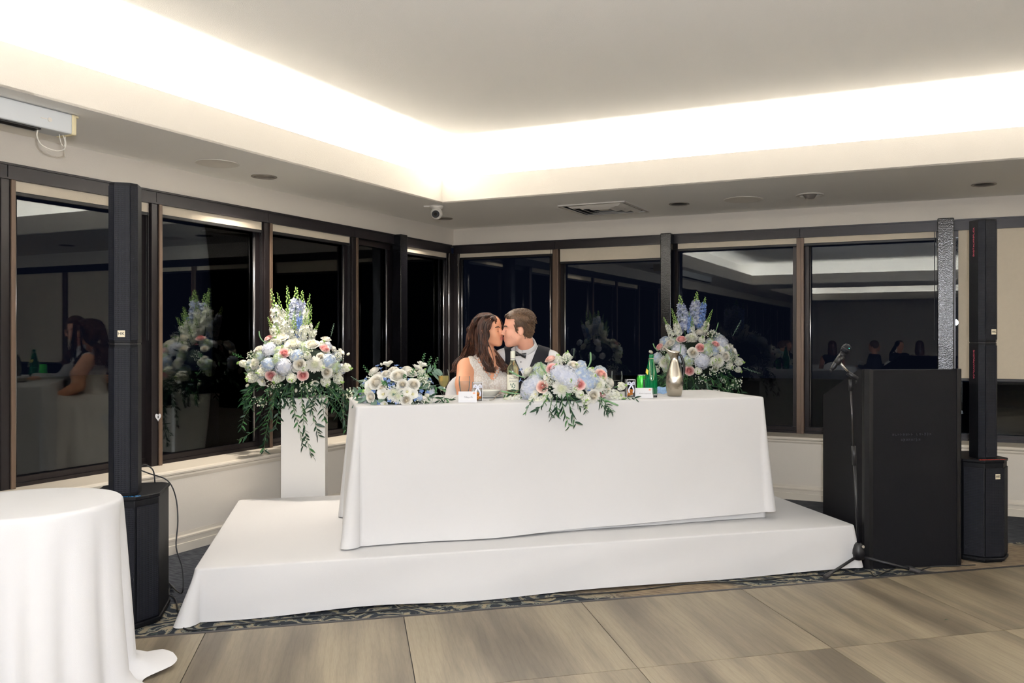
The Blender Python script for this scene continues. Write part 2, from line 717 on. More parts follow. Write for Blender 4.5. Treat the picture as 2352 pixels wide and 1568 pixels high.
# sills with a rounded nosing and a small moulding under it
nose = [(-0.2, 0.0), (-0.2, -0.03), (0.262, -0.03), (0.272, -0.026), (0.276, -0.015), (0.272, -0.004), (0.262, 0.0)]
mould = [(0.25, -0.03), (0.25, -0.062), (0.256, -0.062), (0.262, -0.052), (0.268, -0.042), (0.268, -0.03)]
tag(MB().extrude(nose, (A0, B0, ZSILL), (A0, B1, ZSILL)).extrude(mould, (A0, B0, ZSILL), (A0, B1, ZSILL))
    .build('trim_1', 'trim_paint', rz=ROOM), kind='structure')
tag(MB().extrude(nose, (A0, B1, ZSILL), (A1, B1, ZSILL)).extrude(mould, (A0, B1, ZSILL), (A1, B1, ZSILL))
    .build('trim_2', 'trim_paint', rz=ROOM), kind='structure')
# baseboards, stepped profile
base = [(0, 0), (0.018, 0), (0.018, 0.055), (0.013, 0.058), (0.013, 0.085), (0.017, 0.088), (0.017, 0.098),
        (0.009, 0.108), (0.006, 0.125), (0, 0.125)]
tag(MB().extrude(base, (-4.55, B0, 0), (-4.55, 7.38, 0)).build('baseboard_left', 'trim_paint', rz=ROOM), kind='structure')
tag(MB().extrude(base, (-4.55, 7.38, 0), (A1, 7.38, 0)).build('baseboard_back', 'trim_paint', rz=ROOM), kind='structure')

# ------------------------------------------------------------------ ceiling with two lit trays
TRAYS = [(-3.96, 5.6, -2.93, 6.12), (-3.96, 5.6, -11.2, -4.5)]
ceil = struct('ceiling')


def fill_with_holes(name, outer, holes, z, th, m, parent):
    """a flat slab with holes, from a filled 2-D curve"""
    cu = bpy.data.curves.new(name, 'CURVE')
    cu.dimensions = '2D'
    cu.fill_mode = 'BOTH'
    cu.extrude = th / 2
    for lp in [outer] + holes:
        sp = cu.splines.new('POLY')
        sp.points.add(len(lp) - 1)
        for i, p in enumerate(lp):
            sp.points[i].co = (p[0], p[1], 0, 1)
        sp.use_cyclic_u = True
    ob = bpy.data.objects.new(name, cu)
    COL.objects.link(ob)
    dg = bpy.context.evaluated_depsgraph_get()
    me = bpy.data.meshes.new_from_object(ob.evaluated_get(dg))
    bpy.data.objects.remove(ob, do_unlink=True)
    bpy.data.curves.remove(cu)
    me.materials.clear()
    me.materials.append(M[m])
    return link(name, me, parent, (0, 0, z + th / 2))


def ring2(a, b, r, n=32):
    return [(a + r * math.cos(2 * PI * k / n), b + r * math.sin(2 * PI * k / n)) for k in range(n)]


DOWN = [(-4.455, 4.59, 1), (-4.44, 6.89, 1), (-2.126, 6.968, 0), (0.219, 7.004, 0), (2.6, 7.0, 0), (-4.455, 2.2, 0)]
fill_with_holes('soffit', [(A0, B0), (A1, B0), (A1, B1), (A0, B1)],
                [[(a0, b0), (a1, b0), (a1, b1), (a0, b1)] for (a0, a1, b0, b1) in TRAYS]
                + [ring2(a, b, 0.074) for (a, b, l) in DOWN] + [ring2(-1.036, 6.948, 0.07)], ZS, 0.012, 'ceiling_paint', ceil)
CW = 0.30
for (a0, a1, b0, b1) in TRAYS:
    t = 0.02
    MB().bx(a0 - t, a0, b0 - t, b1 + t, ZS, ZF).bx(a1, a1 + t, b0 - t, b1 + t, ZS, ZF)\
        .bx(a0, a1, b0 - t, b0, ZS, ZF).bx(a0, a1, b1, b1 + t, ZS, ZF).build('fascia', 'wall_paint', ceil)  # darker than the ceiling paint, standing in for weaker light on the fascia
    w = CW
    MB().bx(a0 - w, a0 - t, b0 - w, b1 + w, ZS + 0.03, ZS + 0.05).bx(a1 + t, a1 + w, b0 - w, b1 + w, ZS + 0.03, ZS + 0.05)\
        .bx(a0, a1, b0 - w, b0 - t, ZS + 0.03, ZS + 0.05).bx(a0, a1, b1 + t, b1 + w, ZS + 0.03, ZS + 0.05)\
        .build('cove_ledge', 'cove_white', ceil)
    MB().bx(a0 - w - t, a0 - w, b0 - w, b1 + w, ZS + 0.03, ZC).bx(a1 + w, a1 + w + t, b0 - w, b1 + w, ZS + 0.03, ZC)\
        .bx(a0 - w, a1 + w, b0 - w - t, b0 - w, ZS + 0.03, ZC).bx(a0 - w, a1 + w, b1 + w, b1 + w + t, ZS + 0.03, ZC)\
        .build('cove_side', 'cove_white', ceil)
    MB().bx(a0 - w - t, a1 + w + t, b0 - w - t, b1 + w + t, ZC, ZC + 0.05).build('tray_ceiling', 'ceiling_paint', ceil)
    # lamps lying in the cove behind the fascia
    q = 0.15
    for (c, ln, rz) in (((a0 - q, (b0 + b1) / 2), b1 - b0, R(90)), ((a1 + q, (b0 + b1) / 2), b1 - b0, R(90)),
                        (((a0 + a1) / 2, b0 - q), a1 - a0, 0), (((a0 + a1) / 2, b1 + q), a1 - a0, 0)):
        la = bpy.data.lights.new('cove_lamp', 'AREA')
        la.shape = 'RECTANGLE'
        la.size = ln + 0.2
        la.size_y = 0.11
        la.energy = COVE_W * ln
        la.color = COVE_COL
        lo = bpy.data.objects.new('cove_lamp', la)
        COL.objects.link(lo)
        lo.location = rm(c[0], c[1], ZS + 0.075)
        lo.rotation_euler = (R(180), 0, ROOM + rz)

# ------------------------------------------------------------------ windows
ZT = 2.265      # underside of the header
WN = [0]


def window_bay(side, p0, p1, lsash=False, rsash=False):
    """glass, rails and sash frames between two mullion edges; p runs along the wall"""
    WN[0] += 1
    w = struct('window_%d' % WN[0])

    def bb(q0, q1, d0, d1, z0, z1):
        # q along wall, d depth behind the wall face
        if side == 'L':
            return (A0 - d1, A0 - d0, q0, q1, z0, z1)
        return (q0, q1, B1 + d0, B1 + d1, z0, z1)
    MB().bx(*bb(p0, p1, 0.08, 0.088, ZSILL, ZT)).build('pane', 'window_glass', w)
    MB().bx(*bb(p0, p1, 0.05, 0.12, ZSILL, ZSILL + 0.055)).bx(*bb(p0, p1, 0.035, 0.06, ZSILL + 0.0, ZSILL + 0.022))\
        .build('bottom_rail', 'bronze_frame', w)
    MB().bx(*bb(p0, p1, 0.05, 0.12, ZT - 0.05, ZT)).build('top_rail', 'bronze_frame', w)
    for s, on in ((0, lsash), (1, rsash)):
        q = p0 if s == 0 else p1
        d = 1 if s == 0 else -1
        e = sorted((q, q + d * 0.035))
        MB().bx(*bb(e[0], e[1], 0.055, 0.11, ZSILL, ZT)).build('sash_stile', 'bronze_frame', w)
        if on:
            qq = q + d * 0.045
            pt = (A0 - 0.062, qq) if side == 'L' else (qq, B1 + 0.062)
            MB().cyl((pt[0], pt[1], ZSILL + 0.06), (pt[0], pt[1], ZT - 0.03), 0.011, 10)\
                .build('bead', 'frame_bead', w, smooth=True)
    return w


def mullion(side, p, wd=0.07, n=None):
    WN[0] += 0
    b = MB()
    if side == 'L':
        b.bx(A0 - 0.12, A0, p - wd / 2, p + wd / 2, ZSILL, ZT)
        b.cur = 1
        b.bx(A0, A0 + 0.012, p + wd / 2 - 0.02, p + wd / 2 + 0.006, ZSILL, ZT)
    else:
        b.cur = 1
        b.bx(p - wd / 2, p + wd / 2, B1, B1 + 0.12, ZSILL, ZT)
        b.bx(p + wd / 2 - 0.02, p + wd / 2 + 0.006, B1 - 0.012, B1, ZSILL, ZT)
    TN[0] += 1
    tag(b.build('trim_%d' % TN[0], ['bronze_frame', 'bronze_fin'], rz=ROOM, bevel=0.003), kind='structure')


TN = [2]
left_m = [3.02, 3.985, 4.985, 6.02, 6.64, 7.59]
lm = [3.02 - 1.03 * k for k in range(15, 0, -1)] + left_m
for k, p in enumerate(lm):
    if abs(p - 7.59) > 0.01 and abs(p - 6.64) > 0.01:
        mullion('L', p)
for k in range(len(lm) - 1):
    window_bay('L', lm[k] + 0.035, lm[k + 1] - (0.035 if k < len(lm) - 2 else 0.0), lsash=lm[k] < 3.5 or k % 2 == 0, rsash=lm[k] > 2.5)
back_m = [-4.80, -3.615, -2.43, -1.225, -0.04, 1.17, 2.37, 3.57, 4.77, 5.97, 6.98]
for p in back_m[1:-1]:
    if p in (-3.615, -1.225, 1.17, 3.57, 5.97):
        mullion('B', p, 0.06)
for k in range(len(back_m) - 1):
    window_bay('B', back_m[k] + (0.035 if k else 0.02), back_m[k + 1] - 0.035, lsash=k in (0, 1, 3), rsash=k in (0,))
# the corner mullion
TN[0] += 1
tag(MB().bx(A0 - 0.1, A0 + 0.005, 7.56, 7.65, ZSILL, ZT).bx(A0, A0 + 0.05, B1, B1 + 0.09, ZSILL, ZT)
    .build('trim_%d' % TN[0], 'bronze_frame', rz=ROOM, bevel=0.004), kind='structure')
TN[0] += 1
tag(MB().cyl((A0 + 0.01, 7.535, ZSILL), (A0 + 0.01, 7.535, ZT), 0.012, 10).cyl((A0 + 0.065, B1 - 0.004, ZSILL), (A0 + 0.065, B1 - 0.004, ZT), 0.012, 10)
    .build('trim_%d' % TN[0], 'frame_bead', rz=ROOM, smooth=True), kind='structure')
# glossy painted square steel posts standing just inside the glass
for (a, b, s) in ((-4.765, 6.64, 0.105), (-2.43, 7.585, 0.105), (-0.045, 7.565, 0.125), (2.37, 7.565, 0.12), (4.77, 7.565, 0.12)):
    TN[0] += 1
    tag(MB().bx(a - s / 2, a + s / 2, b - s / 2, b + s / 2, ZSILL, ZH).build('trim_%d' % TN[0], 'post_paint', rz=ROOM, bevel=0.008), kind='structure')
# header panels over every bay
TN[0] += 1
hd = struct('trim_%d' % TN[0])
hp = lm + [7.64]
for k in range(len(lm) - 1):
    MB().bx(A0 - 0.15, A0 + 0.004, lm[k] + 0.002, min(lm[k + 1], 7.64) - 0.002, ZT, ZH).bx(A0, A0 + 0.012, lm[k], lm[k + 1], ZH - 0.012, ZH)\
        .bx(A0, A0 + 0.010, lm[k], lm[k + 1], ZT, ZT + 0.01).build('header_panel', 'dark_header', hd)
for k in range(len(back_m) - 1):
    MB().bx(back_m[k] + 0.002, back_m[k + 1] - 0.002, B1 - 0.004, B1 + 0.15, ZT, ZH).bx(back_m[k], back_m[k + 1], B1 - 0.012, B1, ZH - 0.012, ZH)\
        .bx(back_m[k], back_m[k + 1], B1 - 0.010, B1, ZT, ZT + 0.01).build('header_panel', 'dark_header', hd)


def roller_blind(side, p0, p1, zb, label):
    if side == 'L':
        base = rm(A0 - 0.022, (p0 + p1) / 2, ZT)
    else:
        base = rm((p0 + p1) / 2, B1 + 0.022, ZT)
    t = thing('roller_blind', label, 'blind', base, ROOM + (R(90) if side == 'L' else 0), 'roller blinds under the window header')
    w = (p1 - p0)
    h = ZT - zb
    MB().bx(-w / 2, w / 2, -0.002, 0.002, -h, 0.0).build('fabric', 'blind_fabric', t)
    MB().bx(-w / 2, w / 2, -0.009, 0.009, -h - 0.024, -h).build('bottom_bar', 'black_bar', t, bevel=0.004)
    MB().cyl((w / 2 - 0.012, -0.012, -0.9), (w / 2 - 0.012, -0.012, 0), 0.002, 6).cyl((w / 2 - 0.012, 0.006, -0.9), (w / 2 - 0.012, 0.006, 0), 0.002, 6)\
        .build('pull_chain', 'black_bar', t)
    return t


roller_blind('L', 2.0, 2.985, 2.205, 'rolled up beige blind at the far left edge of the window wall')
roller_blind('L', 3.06, 3.945, 2.205, 'rolled up beige blind behind the top of the left column speaker')
roller_blind('L', 4.03, 4.945, 2.205, 'rolled up beige blind between left column speaker and tall pedestal flowers')
roller_blind('L', 5.025, 5.98, 2.21, 'rolled up beige blind above the tall pedestal flowers')
roller_blind('L', 6.70, 7.53, 2.215, 'narrow rolled up beige blind beside the window corner on the left wall')
roller_blind('B', -4.74, -3.655, 2.225, 'rolled up beige blind beside the window corner, above the couple')
roller_blind('B', -3.57, -2.49, 2.14, 'beige blind hanging slightly lower between mullion and black post behind the groom')
roller_blind('B', -2.35, -0.12, 2.215, 'wide rolled up beige blind above the window with the bright ceiling reflection')
for k, (p0, p1) in enumerate(((0.05, 1.13), (1.21, 2.30), (2.44, 3.53), (3.61, 4.70), (4.84, 5.93))):
    roller_blind('B', p0, p1, 1.05, ['beige blind lowered to lectern height behind the right column speaker',
                                     'beige lowered blind just beyond the right picture edge',
                                     'beige lowered blind third from the sparkling black post',
                                     'beige lowered blind fourth from the sparkling black post',
                                     'beige lowered blind fifth from the sparkling black post'][k])

# ------------------------------------------------------------------ dance floor of square wood-look panels
PW = 0.9035
df = thing('dance_floor', 'wood look vinyl dance floor of square panels in the foreground', 'dance floor', (0, 0, 0), DANCE)
pm = MB().box((0, 0, 0.006), (PW - 0.004, PW - 0.004, 0.012)).mesh('panel', 'wood_vinyl')
for j in range(8):
    for i in range(-3, 6):
        link('panel', pm, df, (-0.668 + PW * (i + 0.5), 4.235 - PW * (j + 0.5), 0))
MB().bx(-0.668 - 3 * PW, -0.668 + 6 * PW, 4.235 - 8 * PW, 4.234, 0.0005, 0.004).build('underlay', 'rubber_trim', df)
MB().extrude([(-0.002, 0.0), (-0.002, 0.013), (0.012, 0.013), (0.055, 0.003), (0.055, 0.0)], (-0.668 + 6 * PW, 4.235, 0.0), (-0.668 - 3 * PW, 4.235, 0.0))\
    .build('edge_trim', 'rubber_trim', df)

# ================================================================== CEILING FITTINGS
mat('fitting_white', (226, 220, 210), 0.5, bump=0.02, bscale=80)
mat('fitting_grey', (150, 142, 134), 0.45, metal=0.3, bump=0.02)
mat('baffle_black', (20, 19, 20), 0.5, bump=0.05, bscale=150)
mat('lamp_glow', (255, 240, 225), 0.5, emit=((255, 236, 215), 9.0))
mat('lens_black', (8, 8, 10), 0.08, coat=0.6)
dl_lab = ['lit recessed downlight above the tall pedestal flowers', 'lit recessed downlight beside the white dome camera',
          'unlit recessed downlight next to the square air vent', 'unlit recessed downlight nearest the right picture edge',
          'unlit recessed downlight beyond the right picture edge', 'unlit recessed downlight beyond the left picture edge']
for k, (a, b, lit) in enumerate(DOWN):
    t = thing('downlight', dl_lab[k], 'downlight', rm(a, b, ZS), ROOM, 'recessed downlights in the soffit')
    MB().lathe([(0.068, 0.004), (0.086, 0.0), (0.089, -0.004), (0.084, -0.006), (0.07, -0.004), (0.068, 0.004)], 32).build('trim_ring', 'fitting_grey', t, smooth=True)
    MB().lathe([(0.071, 0.0), (0.066, 0.05), (0.052, 0.11)], 28, closed=True).build('baffle', 'fitting_grey' if lit else 'baffle_black', t, smooth=True)
    zl = 0.012 if lit else 0.100
    MB().lathe([(0.0, zl), (0.058 if lit else 0.050, zl), (0.058 if lit else 0.052, zl + 0.012), (0.0, zl + 0.012)], 24).build('lamp', 'lamp_glow' if lit else 'baffle_black', t)
    if lit:
        la = bpy.data.lights.new('downlight_lamp', 'SPOT')
        la.energy = 150
        la.color = (1, 0.90, 0.78)
        la.spot_size = R(125)
        la.spot_blend = 0.8
        la.shadow_soft_size = 0.04
        lo = bpy.data.objects.new('downlight_lamp', la)
        COL.objects.link(lo)
        lo.location = rm(a, b, ZS - 0.012)
        lo.rotation_euler = (0, 0, 0)

t = thing('eyeball_light', 'small white ring fitting with a dark tilted cone near right end of soffit', 'ceiling fitting', rm(-1.036, 6.948, ZS), ROOM)
MB().lathe([(0.07, 0.01), (0.07, 0.0), (0.11, -0.001), (0.112, -0.006), (0.104, -0.009), (0.082, -0.006), (0.075, 0.006)], 32).build('ring', 'fitting_white', t, smooth=True)
MB().lathe([(0.072, 0.03), (0.06, 0.005), (0.035, -0.03), (0.0, -0.034)], 24, closed=True).build('cone', 'fitting_grey', t, smooth=True)

for k, (a, b, r) in enumerate(((-4.40, 4.12, 0.135), (-1.575, 6.965, 0.16))):
    t = thing('ceiling_speaker', ['flush round ceiling speaker left of the lit downlight', 'flush round ceiling speaker between black downlight and ring fitting'][k],
              'ceiling speaker', rm(a, b, ZS), ROOM, 'flush ceiling speakers')
    MB().lathe([(r - 0.010, 0.0), (r, 0.0), (r + 0.001, -0.002), (r - 0.003, -0.004), (r - 0.010, -0.003)], 40).build('rim', 'fitting_white', t, smooth=True)
    MB().lathe([(0.0, -0.003), (r - 0.010, -0.002), (r - 0.010, 0.0)], 40, closed=True).build('grille', 'ceiling_paint', t)

# square air diffuser
t = thing('air_vent', 'square louvred air vent in the soffit above the couple', 'vent', rm(-2.80, 6.93, ZS), ROOM)
MB().bx(-0.30, 0.30, -0.30, 0.30, -0.001, 0.0).build('plenum', 'baffle_black', t)
for k, (s, i) in enumerate(((0.31, 0.285), (0.255, 0.215), (0.195, 0.150), (0.130, 0.085))):
    zo, zi = (-0.012, -0.012) if k == 0 else (-0.003, -0.024)
    b = MB()
    for q in range(4):
        m = Matrix.Rotation(q * PI / 2, 3, 'Z')
        pts = [m @ Vector(p) for p in ((-s, -s, zo if k else zo), (s, -s, zo), (i, -i, zi), (-i, -i, zi))]
        pts2 = [p + Vector((0, 0, 0.003)) for p in pts]
        b.add(pts + pts2, [(3, 2, 1, 0), (4, 5, 6, 7), (0, 1, 5, 4), (2, 3, 7, 6), (1, 2, 6, 5), (3, 0, 4, 7)])
    if k == 0:
        for q in range(4):
            m = Matrix.Rotation(q * PI / 2, 3, 'Z')
            b.box(m @ Vector((0, -s + 0.002, -0.006)), (2 * s, 0.004, 0.012), rz=q * PI / 2)
    b.build('frame' if k == 0 else 'louvre', 'fitting_white', t)
MB().box((0, 0, -0.014), (0.1, 0.1, 0.003)).build('louvre', 'fitting_white', t)

# turret security camera
t = thing('security_camera', 'white turret security camera hanging under the tray corner', 'camera', rm(-4.08, 6.22, ZS), 0)
MB().lathe([(0.06, 0.0), (0.06, -0.012), (0.052, -0.022), (0.046, -0.03)], 24).build('base', 'fitting_white', t, smooth=True)
MB().ball((0, 0, -0.065), 0.052, 20, 14).build('ball', 'fitting_white', t, smooth=True)
MB().cyl((0, -0.035, -0.075), (0.0, -0.056, -0.08), 0.032, 20).build('lens_ring', 'baffle_black', t, smooth=False)
MB().cyl((0, -0.05, -0.078), (0, -0.0585, -0.0802), 0.014, 16).build('lens', 'lens_black', t)
MB().bx(-0.11, -0.04, -0.012, 0.012, -0.012, 0).build('cable_cover', 'fitting_white', t)

# projection screen housing under the left soffit
mat('screen_case', (214, 216, 216), 0.45, bump=0.02, bscale=60)
mat('screen_cap', (226, 212, 172), 0.5, bump=0.02)
mat('white_cord', (225, 218, 205), 0.6, bump=0.02)
t = thing('projection_screen', 'long white projection screen case hanging under the left soffit', 'projector screen', rm(-4.17, 2.93, ZS), ROOM)
MB().bx(-0.065, 0.065, -3.0, -0.02, -0.105, -0.004).build('case', 'screen_case', t, bevel=0.008)
MB().bx(-0.066, 0.066, -0.022, 0.004, -0.108, -0.002).build('end_cap', 'screen_cap', t, bevel=0.008)
MB().bx(-0.03, 0.055, 0.0, 0.022, -0.014, -0.002).build('bracket', 'screen_cap', t, bevel=0.003)
MB().bx(-0.012, 0.045, -3.0, -0.17, -0.112, -0.104).build('slot_bar', 'black_bar', t)
kb = MB().cyl((0.064, -0.14, -0.058), (0.069, -0.14, -0.058), 0.011, 16).bx(0.064, 0.067, -0.185, -0.155, -0.060, -0.055)
kb.build('emblem', 'fitting_white', t)
MB().tube(smooth_path([(0.02, -0.17, -0.108), (0.01, -0.168, -0.14), (0, -0.14, -0.175), (0, -0.09, -0.19), (0, -0.035, -0.185), (0.0, -0.012, -0.16), (0.0, -0.016, -0.108)]), 0.0035, 6)\
    .build('pull_cord', 'white_cord', t, smooth=True)
MB().tube(smooth_path([(0.02, -0.06, -0.108), (0.02, -0.05, -0.15), (0.02, -0.035, -0.165), (0.02, -0.03, -0.14), (0.02, -0.04, -0.108)]), 0.0022, 6)\
    .tube(smooth_path([(0.02, -0.03, -0.16), (0.02, -0.028, -0.22)]), 0.0018, 6).build('cord_knot', 'white_cord', t, smooth=True)


# ================================================================== CLOTH
def rrect(w, d, r, n):
    """points (x, y, nx, ny, corner weight) round a rounded rectangle"""
    out = []
    hw, hd = w / 2 - r, d / 2 - r
    cs = [(-hw, -hd, PI), (hw, -hd, 1.5 * PI), (hw, hd, 0.0), (-hw, hd, 0.5 * PI)]
    ends = []
    for ci, (cx, cy, a0) in enumerate(cs):
        k = max(4, n // 14)
        for i in range(k + 1):
            a = a0 + (PI / 2) * i / k
            out.append((cx + r * math.cos(a), cy + r * math.sin(a), math.cos(a), math.sin(a), ci, math.sin(PI * i / k)))
        nx = cs[(ci + 1) % 4]
        a = a0 + PI / 2
        p = (cx + r * math.cos(a), cy + r * math.sin(a))
        q = (nx[0] + r * math.cos(a), nx[1] + r * math.sin(a))
        ln = math.hypot(q[0] - p[0], q[1] - p[1])
        m = max(2, int(n * ln / (2 * (w + d))))
        for i in range(1, m):
            f = i / m
            out.append((p[0] + (q[0] - p[0]) * f, p[1] + (q[1] - p[1]) * f, math.cos(a), math.sin(a), -1, 0))
    return out


def drape(w, d, h, r=0.03, n=160, rows=14, flare=0.03, fold=0.012, freq=9.0, seed=1, corner=(0.05, 0.05, 0.05, 0.05), hem=None, edge=0.012, skew=(0, 0, 0, 0), sag=0.0, thick=0.0):
    rnd = random.Random(seed)
    ph = [(rnd.uniform(0.6, 1.6) * freq, rnd.uniform(0, 6.28), rnd.uniform(0.4, 1.0)) for _ in range(5)]
    pts = rrect(w, d, r, n)
    N = len(pts)
    b = MB()
    # top: rings from the middle out
    vs = []
    for k in (0.0, 0.5, 0.9, 1.0):
        for p in pts:
            vs.append((p[0] * k - (p[2] * edge if k == 1.0 else 0), p[1] * k - (p[3] * edge if k == 1.0 else 0), h - (sag * (1 - k) if k else sag)))
    s = 0.0
    per = []
    for i, p in enumerate(pts):
        q = pts[i - 1]
        s += math.hypot(p[0] - q[0], p[1] - q[1])
        per.append(s)
    per_t = per[-1]
    for k in range(1, 4):
        a = k * PI / 6
        for p in pts:
            vs.append((p[0] - p[2] * edge * (1 - math.sin(a)), p[1] - p[3] * edge * (1 - math.sin(a)), h - edge * (1 - math.cos(a))))
    nr = len(vs) // N
    for k in range(1, rows + 1):
        f = k / rows
        for i, p in enumerate(pts):
            wv = 0.0
            for (fr, po, am) in ph:
                fr2 = round(fr * per_t / 6.28) * 6.28 / per_t
                wv += am * math.sin(per[i] * fr2 + po)
            off = flare * f + fold * (f ** 1.3) * wv * (0.5 if p[4] < 0 else 0.6)
            off += fold * 0.55 * math.sin(per[i] * 4.3 + f * 3.1 + seed) * math.sin(PI * min(1, f * 1.1)) * (1 if p[4] < 0 else 0.3)
            sx = sy = 0
            if p[4] >= 0:
                off += corner[p[4]] * p[5] * f ** 1.1
            hb = hem(p[0] / w, p[1] / d) if hem else 0.0
            z = (h - edge) * (1 - f) + hb * f
            vs.append((p[0] + p[2] * off, p[1] + p[3] * off, z))
    b.v = vs
    tot = len(vs) // N
    for k in range(tot - 1):
        for i in range(N):
            j = (i + 1) % N
            b.f.append((k * N + i, k * N + j, (k + 1) * N + j, (k + 1) * N + i))
            b.mi.append(0)
    return b


# ------------------------------------------------------------------ stage
sF = Vector((-1.846, 4.102, 0))
sx_ = Vector((math.cos(STAGE), math.sin(STAGE), 0))
sy_ = Vector((-math.sin(STAGE), math.cos(STAGE), 0))
SC = sF + sx_ * 1.83 + sy_ * 0.915
SH = 0.26
mat('plywood_dark', (40, 36, 33), 0.7, bump=0.1)
mat('steel_leg', (60, 60, 62), 0.4, metal=0.8, bump=0.02)
t = thing('stage_platform', 'low rectangular stage platform hidden under the white floor length cloth', 'stage', SC, STAGE)
MB().bx(-1.80, 1.80, -0.885, 0.885, SH - 0.05, SH - 0.006).build('deck', 'plywood_dark', t)
for x in (-1.7, 0, 1.7):
    for y in (-0.8, 0.8):
        MB().cyl((x, y, 0), (x, y, SH - 0.05), 0.02, 10).build('leg', 'steel_leg', t)
cb = drape(3.66, 1.83, SH, r=0.03, n=420, rows=12, flare=0.02, fold=0.010, freq=5.0, seed=5, corner=(0.10, 0.02, 0.03, 0.03), edge=0.010,
           hem=lambda x, y: 0.004 + 0.006 * (1 + math.sin(x * 17)))
o = cb.build('stage_cloth', 'white_linen', None, SC, STAGE, smooth=True)
tag(o, 'white linen covering the low stage, hanging to the carpet', 'cloth')

# ------------------------------------------------------------------ head table with two cloths
TC = Vector((-0.11, 5.285, SH))
TH = 0.75
t = thing('head_table', 'long folding head table hidden under white tablecloths on the stage', 'table', TC, TABLE)
MB().bx(-1.22, 1.22, -0.37, 0.37, TH - 0.035, TH - 0.008).build('tabletop', 'plywood_dark', t)
for x in (-1.05, 1.05):
    for y in (-0.28, 0.28):
        MB().cyl((x, y, 0), (x, y, TH - 0.035), 0.014, 10).build('leg', 'steel_leg', t)
o = drape(2.455, 0.755, TH - 0.004, r=0.02, n=300, rows=16, flare=0.012, fold=0.006, freq=7, seed=3, corner=(0.02, 0.01, 0.02, 0.02),
          hem=lambda x, y: 0.004).build('under_tablecloth', 'white_linen', None, TC, TABLE, smooth=True)
tag(o, 'white under tablecloth showing only along the lower right front hem', 'tablecloth')
o = drape(2.475, 0.775, TH + 0.003, r=0.022, n=520, rows=22, flare=0.042, fold=0.013, freq=6, seed=11, corner=(0.075, 0.03, 0.03, 0.05),
          hem=lambda x, y: 0.008 + max(0, x + 0.2) * 0.055).build('tablecloth', 'white_linen', None, TC, TABLE, smooth=True)
tag(o, 'white tablecloth draped over the long head table to the stage', 'tablecloth')

# ------------------------------------------------------------------ round table in the left foreground
RT = Vector((-2.125, 3.255, 0))
t = thing('round_table', 'small round table hidden under the white cloth in left foreground', 'table', RT)
MB().lathe([(0.0, 0.715), (0.325, 0.715), (0.33, 0.725), (0.33, 0.738), (0.0, 0.74)], 40).build('tabletop', 'plywood_dark', t)
MB().lathe([(0.22, 0.0), (0.21, 0.02), (0.04, 0.05), (0.035, 0.715)], 24).build('pedestal_leg', 'steel_leg', t)


def round_cloth(r, h, seed, puddle):
    rnd = random.Random(seed)
    N = 180
    lobes = [(9, 0.6), (14, 0.9), (5, 0.35)]
    ph = [rnd.uniform(0, 6.28) for _ in lobes]
    rows = []
    for k in (0.0, 0.4, 0.8, 0.94):
        rows.append([(r * k * math.cos(2 * PI * i / N), r * k * math.sin(2 * PI * i / N), h) for i in range(N)])
    for k in range(1, 5):
        a = k * PI / 8
        rr = r - 0.02 + 0.02 * math.sin(a)
        rows.append([(rr * math.cos(2 * PI * i / N), rr * math.sin(2 * PI * i / N), h - 0.02 * (1 - math.cos(a))) for i in range(N)])
    for k in range(1, 27):
        f = k / 26
        row = []
        for i in range(N):
            a = 2 * PI * i / N
            w = sum(am * math.sin(n * a + p + 0.5 * math.sin(f * 3)) for (n, am), p in zip(lobes, ph)) / 1.6
            rr = r + 0.045 * f + 0.034 * (f ** 0.7) * (w - 0.45 * abs(w))
            z = (h - 0.02) * (1 - f)
            if f > 0.9:
                g = (f - 0.9) / 0.1
                c = max(0.0, math.cos(a - puddle))
                rr += g * (0.02 + 0.13 * c ** 18 + 0.03 * max(0, math.sin(5 * a)))
                z = (h - 0.02) * 0.1 * (1 - g) ** 1.6 + 0.012 + 0.012 * g * max(0, math.sin(9 * a + 1)) + 0.03 * g * c ** 18
            row.append((rr * math.cos(a), rr * math.sin(a), max(z, 0.013)))
        rows.append(row)
    b = MB()
    for rw in rows:
        b.v.extend(rw)
    for k in range(len(rows) - 1):
        for i in range(N):
            j = (i + 1) % N
            b.f.append((k * N + j, k * N + i, (k + 1) * N + i, (k + 1) * N + j))
            b.mi.append(0)
    return b


o = round_cloth(0.345, 0.748, 4, R(38)).build('round_tablecloth', 'white_linen', None, RT, 0, smooth=True)
tag(o, 'white cloth over the small round table, puddling on the dance floor', 'tablecloth')

# ------------------------------------------------------------------ pedestals
for k, (u, y, rz) in enumerate(((700.5, 6.06, 13.0), (1597.0, 7.0, 13.0))):
    p = dep(u, 800, y + 0.15)
    o = thing('pedestal', ['tall white square pedestal left of the head table', 'white pedestal behind the right end of the head table'][k], 'pedestal',
              (p.x, p.y, 0), R(rz), 'white flower pedestals')
    MB().bx(-0.152, 0.152, -0.152, 0.152, 0.0, 0.93).build('shaft', 'white_paint', o, bevel=0.004)
    MB().bx(-0.157, 0.157, -0.157, 0.157, 0.93, 0.95).build('top_board', 'white_paint', o, bevel=0.004)

